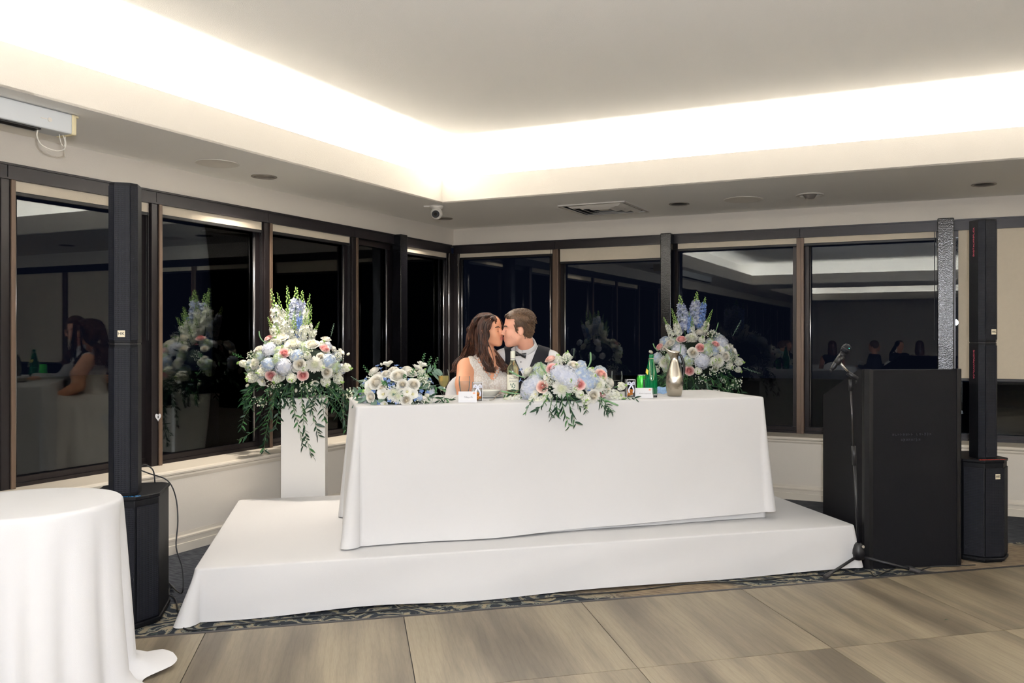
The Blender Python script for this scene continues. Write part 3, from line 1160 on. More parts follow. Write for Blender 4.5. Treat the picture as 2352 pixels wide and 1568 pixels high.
# ================================================================== LECTERN
mat('black_laminate', (14, 14, 18), 0.55, spec=0.2, bump=0.12, bscale=260, vary=0.1, vscale=40)
mat('black_edge', (15, 15, 18), 0.36, bump=0.03)
mat('engraved', (40, 42, 52), 0.35, bump=0.02)
LW, LD, LH1, LH0 = 0.60, 0.60, 1.188, 1.0
t = thing('lectern', 'tall black lectern with slanted top right of the stage', 'lectern', (2.05, 5.10, 0), R(8.0))
MB().bx(-LW / 2 + 0.03, LW / 2 - 0.03, 0.0, 0.03, 0.0, LH1).build('front_panel', 'black_laminate', t)
for s in (-1, 1):
    x0 = s * (LW / 2)
    x1 = s * (LW / 2 + 0.012)
    prof = [(0.03, 0.0), (LD, 0.0), (LD, LH0), (0.10, LH1), (0.03, LH1)]
    b = MB()
    n = len(prof)
    b.add([(x0, y, z) for y, z in prof] + [(x1, y, z) for y, z in prof],
          [tuple(range(n)), tuple(range(2 * n - 1, n - 1, -1))] + [((i + 1) % n, i, n + i, n + (i + 1) % n) for i in range(n)])
    b.build('side_panel', 'black_laminate', t, auto=0.3)
    MB().prism([(s * (LW / 2 - 0.03), -0.004), (s * (LW / 2 - 0.006), -0.004), (s * (LW / 2 + 0.014), 0.02), (s * (LW / 2 + 0.014), 0.05), (s * (LW / 2 - 0.03), 0.05)][::s], 0.0, LH1 + 0.004)\
        .build('corner_post', 'black_edge', t, auto=0.3)
sl = math.atan2(LH1 - LH0, LD - 0.10)
MB().box((0, (LD + 0.1) / 2, (LH1 + LH0) / 2 - 0.045), (LW - 0.004, (LD - 0.1) / math.cos(sl), 0.018), rot=Matrix.Rotation(-sl, 3, 'X')).build('reading_board', 'black_laminate', t)
MB().bx(-LW / 2, LW / 2, 0.03, 0.10, LH1 - 0.02, LH1).build('top_ledge', 'black_laminate', t)
MB().bx(-LW / 2, LW / 2, 0.03, LD, 0.02, 0.04).build('base_shelf', 'black_laminate', t)
# two lines of raised lettering on the front, too worn to read
rnd = random.Random(8)
b = MB()
for (z, n, wd) in ((0.80, 15, 0.24), (0.768, 9, 0.13)):
    for i in range(n):
        if i in (8,):
            continue
        x = -0.02 + wd * (i / (n - 1) - 0.5)
        hgt = rnd.choice((0.012, 0.014, 0.02))
        b.box((x - 0.004, -0.001, z), (0.002, 0.002, hgt))
        if rnd.random() < 0.6:
            b.box((x + 0.003, -0.001, z), (0.002, 0.002, 0.012))
        b.box((x, -0.001, z - 0.006 + 0.012 * rnd.random()), (0.008, 0.002, 0.002))
b.build('raised_lettering', 'engraved', t)

# ================================================================== COLUMN SPEAKERS
mat('speaker_black', (11, 12, 16), 0.5, spec=0.2, bump=0.12, bscale=300)
mat('badge_white', (226, 214, 186), 0.5, bump=0.02)
mat('ink_black', (20, 18, 18), 0.6, bump=0.02)
mat('ink_red', (176, 62, 84), 0.6, bump=0.02)
mat('ink_orange', (232, 84, 66), 0.6, bump=0.02)
mat('ink_blue', (36, 120, 184), 0.6, bump=0.02)


def badge(parent, loc):
    o = MB().bx(-0.016, 0.016, -0.003, 0.0, -0.016, 0.016).build('badge', 'badge_white', parent, loc, bevel=0.002)
    lettering('logo', 'HK', 0.022, 'ink_black', o, (0, -0.0034, 0), (R(90), 0, 0))
    return o


def column_speaker(label, loc, rz, ink, badges_z, side_text):
    t = thing('column_speaker', label, 'speaker', loc, rz, 'column speakers either side of the stage')
    H = 0.63
    plan = [(-0.062, 0), (0.062, 0), (0.150, 0.09), (0.150, 0.38), (0.11, 0.42), (-0.11, 0.42), (-0.150, 0.38), (-0.150, 0.09)]
    MB().prism(plan, 0.03, H - 0.018).build('subwoofer', 'speaker_black', t, bevel=0.006)
    sc = lambda k, dy: [(p[0] * k, (p[1] - 0.21) * k + 0.21 + dy) for p in plan]
    MB().prism(sc(1.03, 0), H - 0.018, H).build('top_plate', 'speaker_black', t, bevel=0.004)
    MB().prism(sc(0.97, 0), 0.0, 0.012).prism(sc(1.05, 0), 0.012, 0.032).build('foot_plate', 'speaker_black', t, bevel=0.005)
    MB().box((0, -0.003, H / 2 - 0.005), (0.118, 0.005, H - 0.09)).build('grille', 'grille', t)
    for s in (-1, 1):
        m = Matrix.Rotation(s * math.atan2(0.09, 0.088), 3, 'Z')
        MB().box((0, 0, 0), (0.112, 0.005, H - 0.09)).build('grille', 'grille', t, (s * 0.1075, 0.0425, H / 2 - 0.005), s * math.atan2(0.09, 0.088))
    # column of two modules
    def cp(w, k=1.0):
        return [(-0.034 * k, 0.0), (0.034 * k, 0.0), (0.062 * k, 0.030), (0.062 * k, 0.125), (0.045 * k, 0.135), (-0.045 * k, 0.135), (-0.062 * k, 0.125), (-0.062 * k, 0.030)]
    zj = 1.352
    for (z0, z1) in ((H, zj - 0.003), (zj + 0.003, 2.118)):
        c = MB().prism([(x, y + 0.035) for x, y in cp(0)], z0, z1).build('column', 'speaker_black', t, bevel=0.003)
        MB().box((0, 0.0325, (z0 + z1) / 2), (0.066, 0.004, z1 - z0 - 0.03)).build('column_grille', 'grille', c)
        for s in (-1, 1):
            MB().box((0, 0, 0), (0.039, 0.004, z1 - z0 - 0.03)).build('column_grille', 'grille', c, (s * 0.0485, 0.0485, (z0 + z1) / 2), s * math.atan2(0.030, 0.028))
    MB().prism([(x * 0.96, y * 0.96 + 0.038) for x, y in cp(0)], zj - 0.003, zj + 0.003).build('joint', 'black_bar', t)
    for (x, y, z) in badges_z:
        badge(t, (x, y, z))
    lettering('sticker', 'DIGITALVINYL.CA', 0.024, ink, t, (0.0, 0.018, H + 0.0006), (0, 0, 0), width=0.17)
    if side_text:
        lettering('sticker', 'DIGITALVINYL.CA', 0.020, side_text, t, (-0.0628, 0.11, 1.98), (R(90), R(-90), R(-90)), width=0.18)
        lettering('sticker', 'DIGITALVINYL.CA', 0.020, side_text, t, (-0.0628, 0.11, 1.215), (R(90), R(90), R(-90)), width=0.18)
    return t


ls = column_speaker('black column speaker standing behind the small round table', (-2.135, 3.98, 0), R(17), 'ink_blue', [(-0.002, 0.0295, 1.40)], None)
rs = column_speaker('black column speaker right of the lectern', (2.575, 5.20, 0), R(8), 'ink_orange', [(0.018, 0.0295, 1.418), (0.02, -0.007, 0.53)], 'ink_red')

# cables
mat('cable_black', (22, 22, 24), 0.5, bump=0.03)
mat('plug_metal', (190, 190, 195), 0.25, metal=1.0, bump=0.01)
sp0 = Vector((-2.135, 3.98, 0))


def lsp(x, y, z):
    q = frame2d(R(17), x, y)
    return sp0 + Vector((q[0], q[1], z))


t = thing('speaker_cable', 'black cable looping out of the top of the left column speaker subwoofer', 'cable', lsp(0.0, 0.36, 0.63))
o0 = t.location.copy()
pp = [lsp(0.015, 0.37, 0.632), lsp(0.015, 0.37, 0.70), lsp(0.035, 0.38, 0.728), lsp(0.075, 0.38, 0.70), lsp(0.085, 0.38, 0.632)]
MB().tube([p - o0 for p in smooth_path(pp)], 0.0035, 8).build('loop', 'cable_black', t, smooth=True)
MB().cyl(pp[0] - o0, pp[0] - o0 + Vector((0, 0, 0.034)), 0.008, 12).build('plug', 'plug_metal', t, smooth=True)
MB().cyl(pp[0] - o0 + Vector((0, 0, 0.034)), pp[0] - o0 + Vector((0, 0, 0.062)), 0.009, 12).build('plug_sleeve', 'cable_black', t, smooth=True)
t0 = lsp(-0.05, 0.30, 0.70)
gp = lambda u, v: at(u, v, 0.006)
long_path = [lsp(-0.05, 0.44, 0.72), lsp(0.05, 0.43, 0.675), lsp(0.14, 0.40, 0.640), lsp(0.185, 0.36, 0.56), lsp(0.20, 0.33, 0.44), lsp(0.195, 0.31, 0.31),
             lsp(0.225, 0.30, 0.20), lsp(0.225, 0.28, 0.08), at(385, 1335, 0.006), at(402, 1352, 0.02), at(392, 1348, 0.012), at(388, 1365, 0.006), at(404, 1378, 0.006), at(425, 1401, 0.006),
             at(428, 1418, 0.006), at(440, 1429, 0.006), at(500, 1427, 0.006), at(560, 1421, 0.006), at(625, 1405, 0.006), at(660, 1408, 0.006), at(740, 1418, 0.006), at(810, 1423, 0.006),
             at(880, 1411, 0.006), at(930, 1390, 0.006), at(975, 1374, 0.02), at(1030, 1373, 0.02), at(1130, 1368, 0.006), at(1200, 1360, 0.006), at(1260, 1350, 0.02), at(1300, 1352, 0.006),
             at(1400, 1345, 0.006), at(1500, 1337, 0.02), at(1560, 1333, 0.02), at(1620, 1330, 0.006), at(1700, 1325, 0.006), at(1780, 1324, 0.006), at(1880, 1322, 0.006),
             at(1960, 1325, 0.006), at(2010, 1322, 0.006), at(2055, 1305, 0.006), at(2090, 1300, 0.012), at(2112, 1309, 0.006), at(2140, 1301, 0.006), at(2195, 1299, 0.006), at(2240, 1297, 0.006)]
hem_run = []
for i in range(27):
    x = -1.86 + 3.72 * i / 26
    y = -0.985 - 0.012 * math.sin(i * 1.3) - 0.016 * math.sin(i * 0.55 + 1)
    q = frame2d(STAGE, x, y)
    hem_run.append(SC + Vector((q[0], q[1], 0.005)))
long_path = long_path[:13] + hem_run + long_path[38:]
o = MB().tube(smooth_path(long_path, 5), 0.0035, 6).build('power_cable', 'cable_black', None, (0, 0, 0), smooth=True)
tag(o, 'long black cable running along the front hem of the stage cloth', 'cable')

# ================================================================== MICROPHONE STAND
mat('stand_black', (20, 20, 24), 0.45, bump=0.03)
mat('stand_steel', (70, 68, 70), 0.3, metal=0.9, bump=0.01)
mat('stand_chrome', (190, 186, 180), 0.2, metal=1.0, bump=0.01)
hub = Vector((1.676, 5.0, 0))
t = thing('microphone_stand', 'black tripod microphone stand in front of the lectern edge', 'microphone stand', hub)
MB().lathe([(0.0, 0.075), (0.03, 0.075), (0.033, 0.10), (0.036, 0.105), (0.034, 0.13), (0.024, 0.16), (0.016, 0.172), (0.0, 0.172)], 20).build('hub', 'stand_black', t, smooth=True)
MB().cyl((0.014, -0.03, 0.155), (0.016, -0.036, 0.157), 0.009, 14).build('knob', 'stand_chrome', t)
for f in ((1.437, 4.845), (2.006, 4.952), (1.615, 5.30)):
    d = Vector((f[0], f[1], 0.016)) - hub
    st_ = Vector((d.x, d.y, 0)).normalized() * 0.025 + Vector((0, 0, 0.09))
    lg = MB().cyl(st_, d, 0.0085, 10).build('leg', 'stand_black', t, smooth=True)
    dd = (d - st_).normalized()
    MB().cyl(d - dd * 0.05, d + dd * 0.012, 0.0135, 12).build('rubber_foot', 'rubber_trim', lg)
top = dep(1953.5, 885, 5.0) - hub
MB().tube([(0, 0, 0.16), tuple(top * 0.52 + Vector((0, 0, 0.08)))], 0.0095, 12).build('lower_tube', 'stand_black', t, smooth=True)
MB().tube([tuple(top * 0.5 + Vector((0, 0, 0.08))), tuple(top * 0.62 + Vector((0, 0, 0.06)))], 0.0135, 12).build('clutch', 'stand_black', t, smooth=True)
MB().tube([tuple(top * 0.6 + Vector((0, 0, 0.06))), tuple(top)], 0.0058, 10).build('upper_tube', 'stand_steel', t, smooth=True)
jn = dep(1955, 862, 5.0) - hub
MB().cyl(top - Vector((0, 0, 0.03)), top + Vector((0, 0, 0.035)), 0.011, 12).build('collar', 'stand_black', t, smooth=True)
MB().cyl(jn + Vector((-0.02, -0.004, 0.015)), jn + Vector((0.035, 0, -0.02)), 0.014, 12).build('tilt_joint', 'stand_black', t, smooth=True)
MB().cyl(jn + Vector((0.028, 0, -0.015)), jn + Vector((0.03, 0, -0.05)), 0.006, 8).build('tilt_lever', 'stand_black', t, smooth=True)
cl = dep(1927, 830, 4.98) - hub
MB().cyl(jn, cl, 0.006, 10).build('boom', 'stand_chrome', t, smooth=True)
MB().ball(tuple(cl), 0.010, 12, 8).build('clip_pivot', 'stand_chrome', t, smooth=True)
m0, m1 = dep(1907, 853, 4.96), dep(1950, 791, 4.96)
ax = (m1 - m0).normalized()
mc = dep(1927, 826, 4.96)
MB().tube([mc - ax * 0.03 - hub, mc + ax * 0.03 - hub], [0.019, 0.021], 16).build('clip', 'stand_black', t, smooth=True)
mi = thing('microphone', 'black handheld microphone clipped to the stand', 'microphone', m0)
L = (m1 - m0).length
MB().tube([ax * 0.012, ax * 0.03, ax * (L * 0.62), ax * (L * 0.70)], [0.011, 0.0155, 0.0165, 0.018], 16).build('handle', 'stand_black', mi, smooth=True)
MB().tube([Vector((0, 0, 0)), ax * 0.02], [0.007, 0.007], 10).build('connector', 'cable_black', mi, smooth=True)
MB().tube([ax * (L * 0.70), ax * (L * 0.73), ax * (L * 0.82), ax * (L * 0.9), ax * (L * 0.97), ax * L], [0.018, 0.024, 0.0265, 0.0265, 0.02, 0.006], 18).build('grille_head', 'grille', mi, smooth=True)
MB().tube([ax * (L * 0.80), ax * (L * 0.835)], [0.0275, 0.0275], 18).build('band', 'stand_black', mi, smooth=True)
mat('led_green', (60, 220, 190), 0.4, emit=((60, 230, 190), 3.0))
MB().ball(tuple(ax * (L * 0.86) + Vector((0.008, -0.026, 0))), 0.002, 8, 6).build('indicator', 'led_green', mi)

# ================================================================== FLOWERS
def petal_mat(name, inner, outer, r, rough=0.6, noise=0.0, trans=0.25):
    """petal colour running from the heart of the bloom to its rim"""
    m = bpy.data.materials.new(name)
    m.use_nodes = True
    nt = m.node_tree
    b = nt.nodes['Principled BSDF']
    b.inputs['Roughness'].default_value = rough
    b.inputs['Specular IOR Level'].default_value = 0.2
    b.inputs['Subsurface Weight'].default_value = 0.0
    tc = nt.nodes.new('ShaderNodeTexCoord')
    ln = nt.nodes.new('ShaderNodeVectorMath')
    ln.operation = 'LENGTH'
    sp = nt.nodes.new('ShaderNodeVectorMath')
    sp.operation = 'MULTIPLY'
    sp.inputs[1].default_value = (1, 1, 0.35)
    nt.links.new(tc.outputs['Object'], sp.inputs[0])
    nt.links.new(sp.outputs[0], ln.inputs[0])
    mr = nt.nodes.new('ShaderNodeMapRange')
    mr.inputs['From Max'].default_value = r
    nt.links.new(ln.outputs['Value'], mr.inputs['Value'])
    mx = nt.nodes.new('ShaderNodeMix')
    mx.data_type = 'RGBA'
    mx.inputs['A'].default_value = lin(inner)
    mx.inputs['B'].default_value = lin(outer)
    fac = mr.outputs['Result']
    if noise:
        n = nt.nodes.new('ShaderNodeTexNoise')
        n.inputs['Scale'].default_value = noise
        nt.links.new(tc.outputs['Object'], n.inputs['Vector'])
        cr = nt.nodes.new('ShaderNodeValToRGB')
        cr.color_ramp.elements[0].position = 0.42
        cr.color_ramp.elements[1].position = 0.58
        nt.links.new(n.outputs['Fac'], cr.inputs['Fac'])
        fac = cr.outputs['Color']
    nt.links.new(fac, mx.inputs['Factor'])
    nt.links.new(mx.outputs['Result'], b.inputs['Base Color'])
    tl = nt.nodes.new('ShaderNodeBsdfTranslucent')
    nt.links.new(mx.outputs['Result'], tl.inputs['Color'])
    ms = nt.nodes.new('ShaderNodeMixShader')
    ms.inputs[0].default_value = trans
    nt.links.new(b.outputs[0], ms.inputs[1])
    nt.links.new(tl.outputs[0], ms.inputs[2])
    nt.links.new(ms.outputs[0], nt.nodes['Material Output'].inputs['Surface'])
    M[name] = m


petal_mat('rose_white', (246, 230, 196), (250, 246, 236), 0.020)
petal_mat('rose_pink', (248, 160, 160), (255, 224, 219), 0.034)
petal_mat('rose_peach', (246, 162, 150), (255, 228, 216), 0.030)
petal_mat('mum_white', (222, 226, 178), (250, 248, 240), 0.026)
petal_mat('mum_lavender', (226, 229, 240), (245, 245, 248), 0.05, noise=30)
petal_mat('hydrangea_blue', (190, 205, 228), (236, 239, 234), 0.05, noise=38)
petal_mat('hydrangea_green', (196, 210, 168), (214, 224, 230), 0.05, noise=30)
petal_mat('stock_white', (238, 238, 216), (250, 249, 242), 0.02, noise=60)
petal_mat('delphinium_lilac', (168, 176, 206), (224, 226, 232), 0.02, noise=45)
petal_mat('delphinium_blue', (108, 140, 204), (162, 184, 224), 0.02, noise=60)
petal_mat('lisianthus_white', (236, 226, 120), (250, 248, 240), 0.012)
mat('leaf_green', (26, 58, 38), 0.4, vary=0.45, vscale=14, bump=0.05, bscale=90, spec=0.4)
mat('leaf_mid', (58, 104, 58), 0.5, vary=0.4, vscale=14, bump=0.05, bscale=90, spec=0.35)
mat('leaf_sage', (104, 126, 112), 0.65, vary=0.25, vscale=14, bump=0.05, bscale=90, spec=0.25)
mat('bud_green', (148, 178, 96), 0.6, vary=0.3, vscale=30, bump=0.02)
mat('stem_green', (66, 104, 58), 0.6, vary=0.2, bump=0.02)
mat('veronica_green', (112, 148, 108), 0.7, vary=0.4, vscale=120, bump=0.5, bscale=300)
mat('foam_green', (24, 40, 28), 0.9, bump=0.3, bscale=120)


def petal(b, th, wa, r0, r1, h, curl=0.0, nu=4, nv=4, rnd=None, z0=0.0, dip=0.0):
    jz = (rnd.uniform(-0.08, 0.08) if rnd else 0) * h

    def fn(u, v):
        uu = u * 2 - 1
        wd = (0.35 + 0.65 * math.sin(min(1, v * 1.15) * PI * 0.55)) * (1.0 if v < 0.8 else 1 - (v - 0.8) * 0.8)
        a = th + uu * wa * wd
        r = r0 + (r1 - r0) * v ** 1.15 - abs(uu) ** 2 * 0.10 * r1 * v
        if v > 0.7:
            r += curl * (v - 0.7) / 0.3 * (1 - 0.3 * uu * uu)
        z = z0 + h * v * (1 - 0.18 * uu * uu * v) + jz * v
        if v > 0.85:
            z -= dip * (v - 0.85) / 0.15
        return (r * math.cos(a), r * math.sin(a), z)
    b.grid(fn, nu, nv)


def make_rose(seed, openness=1.0):
    rnd = random.Random(seed)
    b = MB()
    R0 = 0.036
    # petals, foot radius, belly, radius at the lip, height of the lip, outward roll, half width (rad)
    layers = [(2, 0.02, 0.04, 0.05, 0.99, 0.0, 1.7), (3, 0.05, 0.06, 0.12, 1.01, 0.0, 1.5), (3, 0.08, 0.09, 0.20, 1.02, 0.01, 1.35), (4, 0.11, 0.12, 0.29, 1.02, 0.02, 1.15),
              (4, 0.14, 0.15, 0.39, 1.00, 0.03, 1.1), (5, 0.17, 0.19, 0.50, 0.97, 0.05, 0.95), (5, 0.20, 0.24, 0.62, 0.92, 0.07, 0.88), (5, 0.22, 0.30, 0.75, 0.82, 0.11, 0.85),
              (6, 0.24, 0.36, 0.90, 0.64, 0.16, 0.74)]
    off = 0
    for (n, r0, be, r1, h, cu, wa) in layers:
        off += rnd.uniform(0.5, 1.1)
        for i in range(n):
            th = off + 2 * PI * i / n + rnd.uniform(-0.1, 0.1)
            hh = h * rnd.uniform(0.95, 1.05)
            rr = r1 * rnd.uniform(0.94, 1.06)

            def fn(u, v, th=th, hh=hh, rr=rr):
                uu = u * 2 - 1
                a = th + uu * wa * (0.55 + 0.45 * math.sin(v * PI * 0.6))
                r = r0 + (rr - r0) * v ** 1.4 + be * math.sin(PI * v) * 0.8
                z = hh * v - 0.14 * hh * abs(uu) ** 2.2 * v * v
                if v > 0.8:
                    k = (v - 0.8) / 0.2
                    r += cu * k
                    z -= cu * k * k * 0.9
                r *= 1 - 0.05 * uu * uu + 0.06 * uu
                return (R0 * r * math.cos(a), R0 * r * math.sin(a), R0 * z * 0.95)
            b.grid(fn, 4, 5)
    b.lathe([(0.0, R0 * 0.93), (R0 * 0.05, R0 * 0.92), (R0 * 0.16, R0 * 0.7), (R0 * 0.3, R0 * 0.35), (R0 * 0.45, R0 * 0.1), (0.0, -0.003)][::-1], 10, closed=True)
    return b


def make_mum(seed, R0=0.046, n=260, curl=0.25):
    rnd = random.Random(seed)
    b = MB()
    for i in range(n):
        f = (i + 0.5) / n
        ph = math.acos(1 - f * 1.25)       # polar angle from the top
        a = i * 2.39996 + rnd.uniform(-0.15, 0.15)
        ln = R0 * (0.62 + 0.42 * f) * rnd.uniform(0.86, 1.08)
        d = Vector((math.sin(ph) * math.cos(a), math.sin(ph) * math.sin(a), math.cos(ph) * 0.85 + 0.05))
        sd = d.cross(Vector((0, 0, 1)))
        sd = sd.normalized() if sd.length > 1e-4 else Vector((1, 0, 0))
        w = R0 * (0.045 + 0.035 * f)
        up = sd.cross(d)
        p0 = d * (R0 * 0.12)
        p1 = d * (ln * 0.65) + up * (-ln * curl * 0.15)
        p2 = d * ln + up * (ln * curl * rnd.uniform(0.4, 1.2))
        nrm = up * (w * 0.5)
        b.add([p0 - sd * w * 0.5, p0 + sd * w * 0.5, p1 + sd * w, p1 - sd * w, p2 + sd * w * 0.6, p2 - sd * w * 0.6, p1 - nrm],
              [(0, 1, 2, 6), (0, 6, 3), (6, 2, 4), (6, 4, 5), (3, 6, 5)])
    b.ball((0, 0, 0), R0 * 0.5, 10, 8)
    return b


def floret(b, c, d, s, n=4, cup=0.25, rnd=None):
    d = d.normalized()
    x = d.orthogonal().normalized()
    if rnd:
        x = Quaternion(d, rnd.uniform(0, 6.28)) @ x
    y = d.cross(x)
    for i in range(n):
        a = 2 * PI * i / n
        a1, a2 = a - PI / n * 0.9, a + PI / n * 0.9
        e = lambda ang, r, z: c + (x * math.cos(ang) + y * math.sin(ang)) * (r * s) + d * (z * s)
        b.add([e(a, 0.05, 0), e(a1, 0.62, cup * 0.8), e(a, 1.0, cup), e(a2, 0.62, cup * 0.8)], [(0, 1, 2, 3)])


def make_hydrangea(seed, R0=0.050, n=110, fs=0.23):
    rnd = random.Random(seed)
    b = MB()
    for i in range(n):
        f = (i + 0.5) / n
        ph = math.acos(1 - f * 1.35)
        a = i * 2.39996
        d = Vector((math.sin(ph) * math.cos(a), math.sin(ph) * math.sin(a), math.cos(ph)))
        rr = R0 * rnd.uniform(0.86, 1.04)
        floret(b, Vector((d.x * rr, d.y * rr, d.z * rr * 0.85)), d + Vector((rnd.uniform(-.3, .3), rnd.uniform(-.3, .3), rnd.uniform(-.3, .3))), R0 * fs, 4, 0.15, rnd)
    b.ball((0, 0, 0), R0 * 0.78, 12, 8, (1, 1, 0.85))
    return b


def make_lisianthus(seed):
    rnd = random.Random(seed)
    b = MB()
    for (n, r1, h, wa) in ((4, 0.75, 1.0, 0.95), (5, 1.0, 0.82, 0.8)):
        o0 = rnd.uniform(0, 6)
        for i in range(n):
            petal(b, o0 + 2 * PI * i / n, wa, 0.004, 0.026 * r1, 0.026 * h, 0.005, rnd=rnd)
    b.ball((0, 0, 0.008), 0.006, 8, 6)
    return b


def make_spike(seed, H=0.30, n=42, s0=0.016, frac_bud=0.3, petals=5, wid=0.016):
    """an upright flower spike; slots: florets, buds, stem"""
    rnd = random.Random(seed)
    b = MB()
    b.cur = 2
    bend = rnd.uniform(-0.02, 0.02)
    path = [Vector((bend * (k / 6) ** 2, 0, H * k / 6)) for k in range(7)]
    b.tube(path, [0.003 - 0.002 * k / 6 for k in range(7)], 6)
    for i in range(n):
        f = (i + 0.5) / n
        z = H * (0.18 + 0.82 * f)
        a = i * 2.39996 + rnd.uniform(-0.3, 0.3)
        taper = (1 - f) ** 0.7 + 0.14
        d = Vector((math.cos(a), math.sin(a), 0.35 + 0.5 * f)).normalized()
        c = Vector((bend * (z / H) ** 2, 0, z)) + d * (wid * taper)
        if f > 1 - frac_bud:
            b.cur = 1
            b.ball(tuple(c), s0 * 0.30 * (taper + 0.2), 6, 4, (1, 1, 1.3))
        else:
            b.cur = 0
            floret(b, c, d + Vector((0, 0, rnd.uniform(-.3, .2))), s0 * (0.65 + 0.45 * taper), petals, 0.35, rnd)
            if rnd.random() < 0.5:
                floret(b, c + d * 0.003, d, s0 * 0.5 * (0.6 + 0.4 * taper), petals, 0.5, rnd)
    return b


def make_stock(seed):
    """short dense cluster of ruffled white florets"""
    rnd = random.Random(seed)
    b = MB()
    for i in range(26):
        f = (i + 0.5) / 26
        a = i * 2.39996
        ph = math.acos(1 - f * 1.3)
        d = Vector((math.sin(ph) * math.cos(a), math.sin(ph) * math.sin(a), math.cos(ph)))
        c = Vector((d.x * 0.022, d.y * 0.022, 0.02 + d.z * 0.032))
        b.cur = 0
        floret(b, c, d, 0.014, 5, 0.3, rnd)
        floret(b, c + d * 0.003, d, 0.009, 4, 0.5, rnd)
    for i in range(4):
        b.cur = 1
        b.ball((rnd.uniform(-.01, .01), rnd.uniform(-.01, .01), 0.056 + rnd.uniform(0, .012)), 0.005, 6, 4, (1, 1, 1.4))
    b.cur = 2
    b.cyl((0, 0, -0.02), (0, 0, 0.03), 0.003, 6)
    return b


def make_breath(seed):
    """gypsophila sprig: forked hair stems with tiny white balls"""
    rnd = random.Random(seed)
    b = MB()
    for i in range(38):
        d = Vector((rnd.gauss(0, .5), rnd.gauss(0, .5), rnd.uniform(0.4, 1))).normalized()
        p = d * rnd.uniform(0.03, 0.065)
        b.cur = 1
        b.tube([Vector((0, 0, 0)), d * 0.02 + Vector((0, 0, .006)), p], 0.0006, 3, caps=False)
        b.cur = 0
        b.ball(tuple(p), rnd.uniform(0.0030, 0.0052), 6, 4)
    return b


def make_leaf(L, W, fold=0.25, droop=0.15, round_=False):
    b = MB()

    def fn(u, v):
        uu = u * 2 - 1
        w = W * (math.sin(PI * v ** (0.75 if not round_ else 0.9)) ** (0.8 if not round_ else 0.55)) * 0.5
        return (uu * w, L * v, abs(uu) * w * fold - droop * L * v * v)
    b.grid(fn, 2, 6)
    return b


def make_sprig(seed, H=0.10, rows=9, L=0.014, W=0.004):
    """rosemary- or eucalyptus-like sprig with paired small leaves"""
    b = MB()
    b.tube([Vector((0, 0, 0)), Vector((0, 0, H * .5)), Vector((0.004, 0, H))], [0.0016, 0.0012, 0.0006], 5)
    for i in range(rows):
        z = H * (0.2 + 0.8 * i / rows)
        for s in (0, 1):
            a = s * PI + (i % 2) * PI / 2
            d = Vector((math.cos(a), math.sin(a), 0.5)).normalized()
            x = d.cross(Vector((0, 0, 1))).normalized()
            p = Vector((0, 0, z))
            l = L * (1 - 0.4 * i / rows)
            b.add([p, p + d * l * .5 + x * W, p + d * l, p + d * l * .5 - x * W], [(0, 1, 2, 3)])
    return b


FM = {}
for k in range(3):
    FM['rose_white', k] = make_rose(10 + k).mesh('rose_bloom', 'rose_white', True)
    FM['rose_pink', k] = make_rose(20 + k).mesh('rose_bloom', 'rose_pink', True)
    FM['rose_peach', k] = make_rose(30 + k).mesh('rose_bloom', 'rose_peach', True)
    FM['mum_white', k] = make_mum(40 + k).mesh('chrysanthemum', 'mum_white', True)
    FM['mum_lavender', k] = make_hydrangea(50 + k, 0.048, 190, 0.17).mesh('hydrangea', 'mum_lavender')
    FM['hydrangea_blue', k] = make_hydrangea(60 + k).mesh('hydrangea', 'hydrangea_blue')
    FM['hydrangea_green', k] = make_hydrangea(70 + k).mesh('hydrangea', 'hydrangea_green')
    FM['lisianthus', k] = make_lisianthus(80 + k).mesh('lisianthus', 'lisianthus_white', True)
    FM['stock', k] = make_stock(90 + k).mesh('stock_flower', ['stock_white', 'bud_green', 'stem_green'])
    FM['breath', k] = make_breath(100 + k).mesh('gypsophila_sprig', ['stock_white', 'stem_green'])
    FM['spike_white', k] = make_spike(110 + k, 0.30, 38, 0.021, 0.42, wid=0.022).mesh('snapdragon_spike', ['stock_white', 'bud_green', 'stem_green'])
    FM['spike_lilac', k] = make_spike(120 + k, 0.30, 48, 0.022, 0.30, wid=0.026).mesh('delphinium_spike', ['delphinium_lilac', 'bud_green', 'stem_green'])
    FM['spike_blue', k] = make_spike(130 + k, 0.30, 46, 0.020, 0.25, wid=0.023).mesh('delphinium_spike', ['delphinium_blue', 'bud_green', 'stem_green'])
    FM['spike_green', k] = make_spike(140 + k, 0.26, 46, 0.017, 0.6, wid=0.020).mesh('snapdragon_spike', ['stock_white', 'bud_green', 'stem_green'])
    FM['sprig', k] = make_sprig(150 + k).mesh('rosemary_sprig', 'leaf_sage')
    FM['sprig_leaf', k] = make_sprig(155 + k, 0.11, 7, 0.026, 0.007).mesh('eucalyptus_sprig', 'leaf_mid')
bl = MB()
floret(bl, Vector((0, 0, 0.006)), Vector((0, 0, 1)), 0.015, 5, 0.15)
bl.ball((0, 0, 0.007), 0.003, 6, 4)
bl.tube([(0, 0, -0.02), (0, 0, 0.006)], 0.001, 4)
FM['blue_single', 0] = FM['blue_single', 1] = FM['blue_single', 2] = bl.mesh('delphinium_floret', 'delphinium_blue')
bb_ = MB()
bb_.ball((0, 0, 0.012), 0.012, 10, 8, (0.85, 0.85, 1.25))
for k in range(5):
    petal(bb_, 2 * PI * k / 5, 0.7, 0.004, 0.011, 0.026, -0.004)
for k in range(3):
    FM['bud', k] = bb_.mesh('flower_bud', 'lisianthus_white', True) if k == 0 else FM['bud', 0]
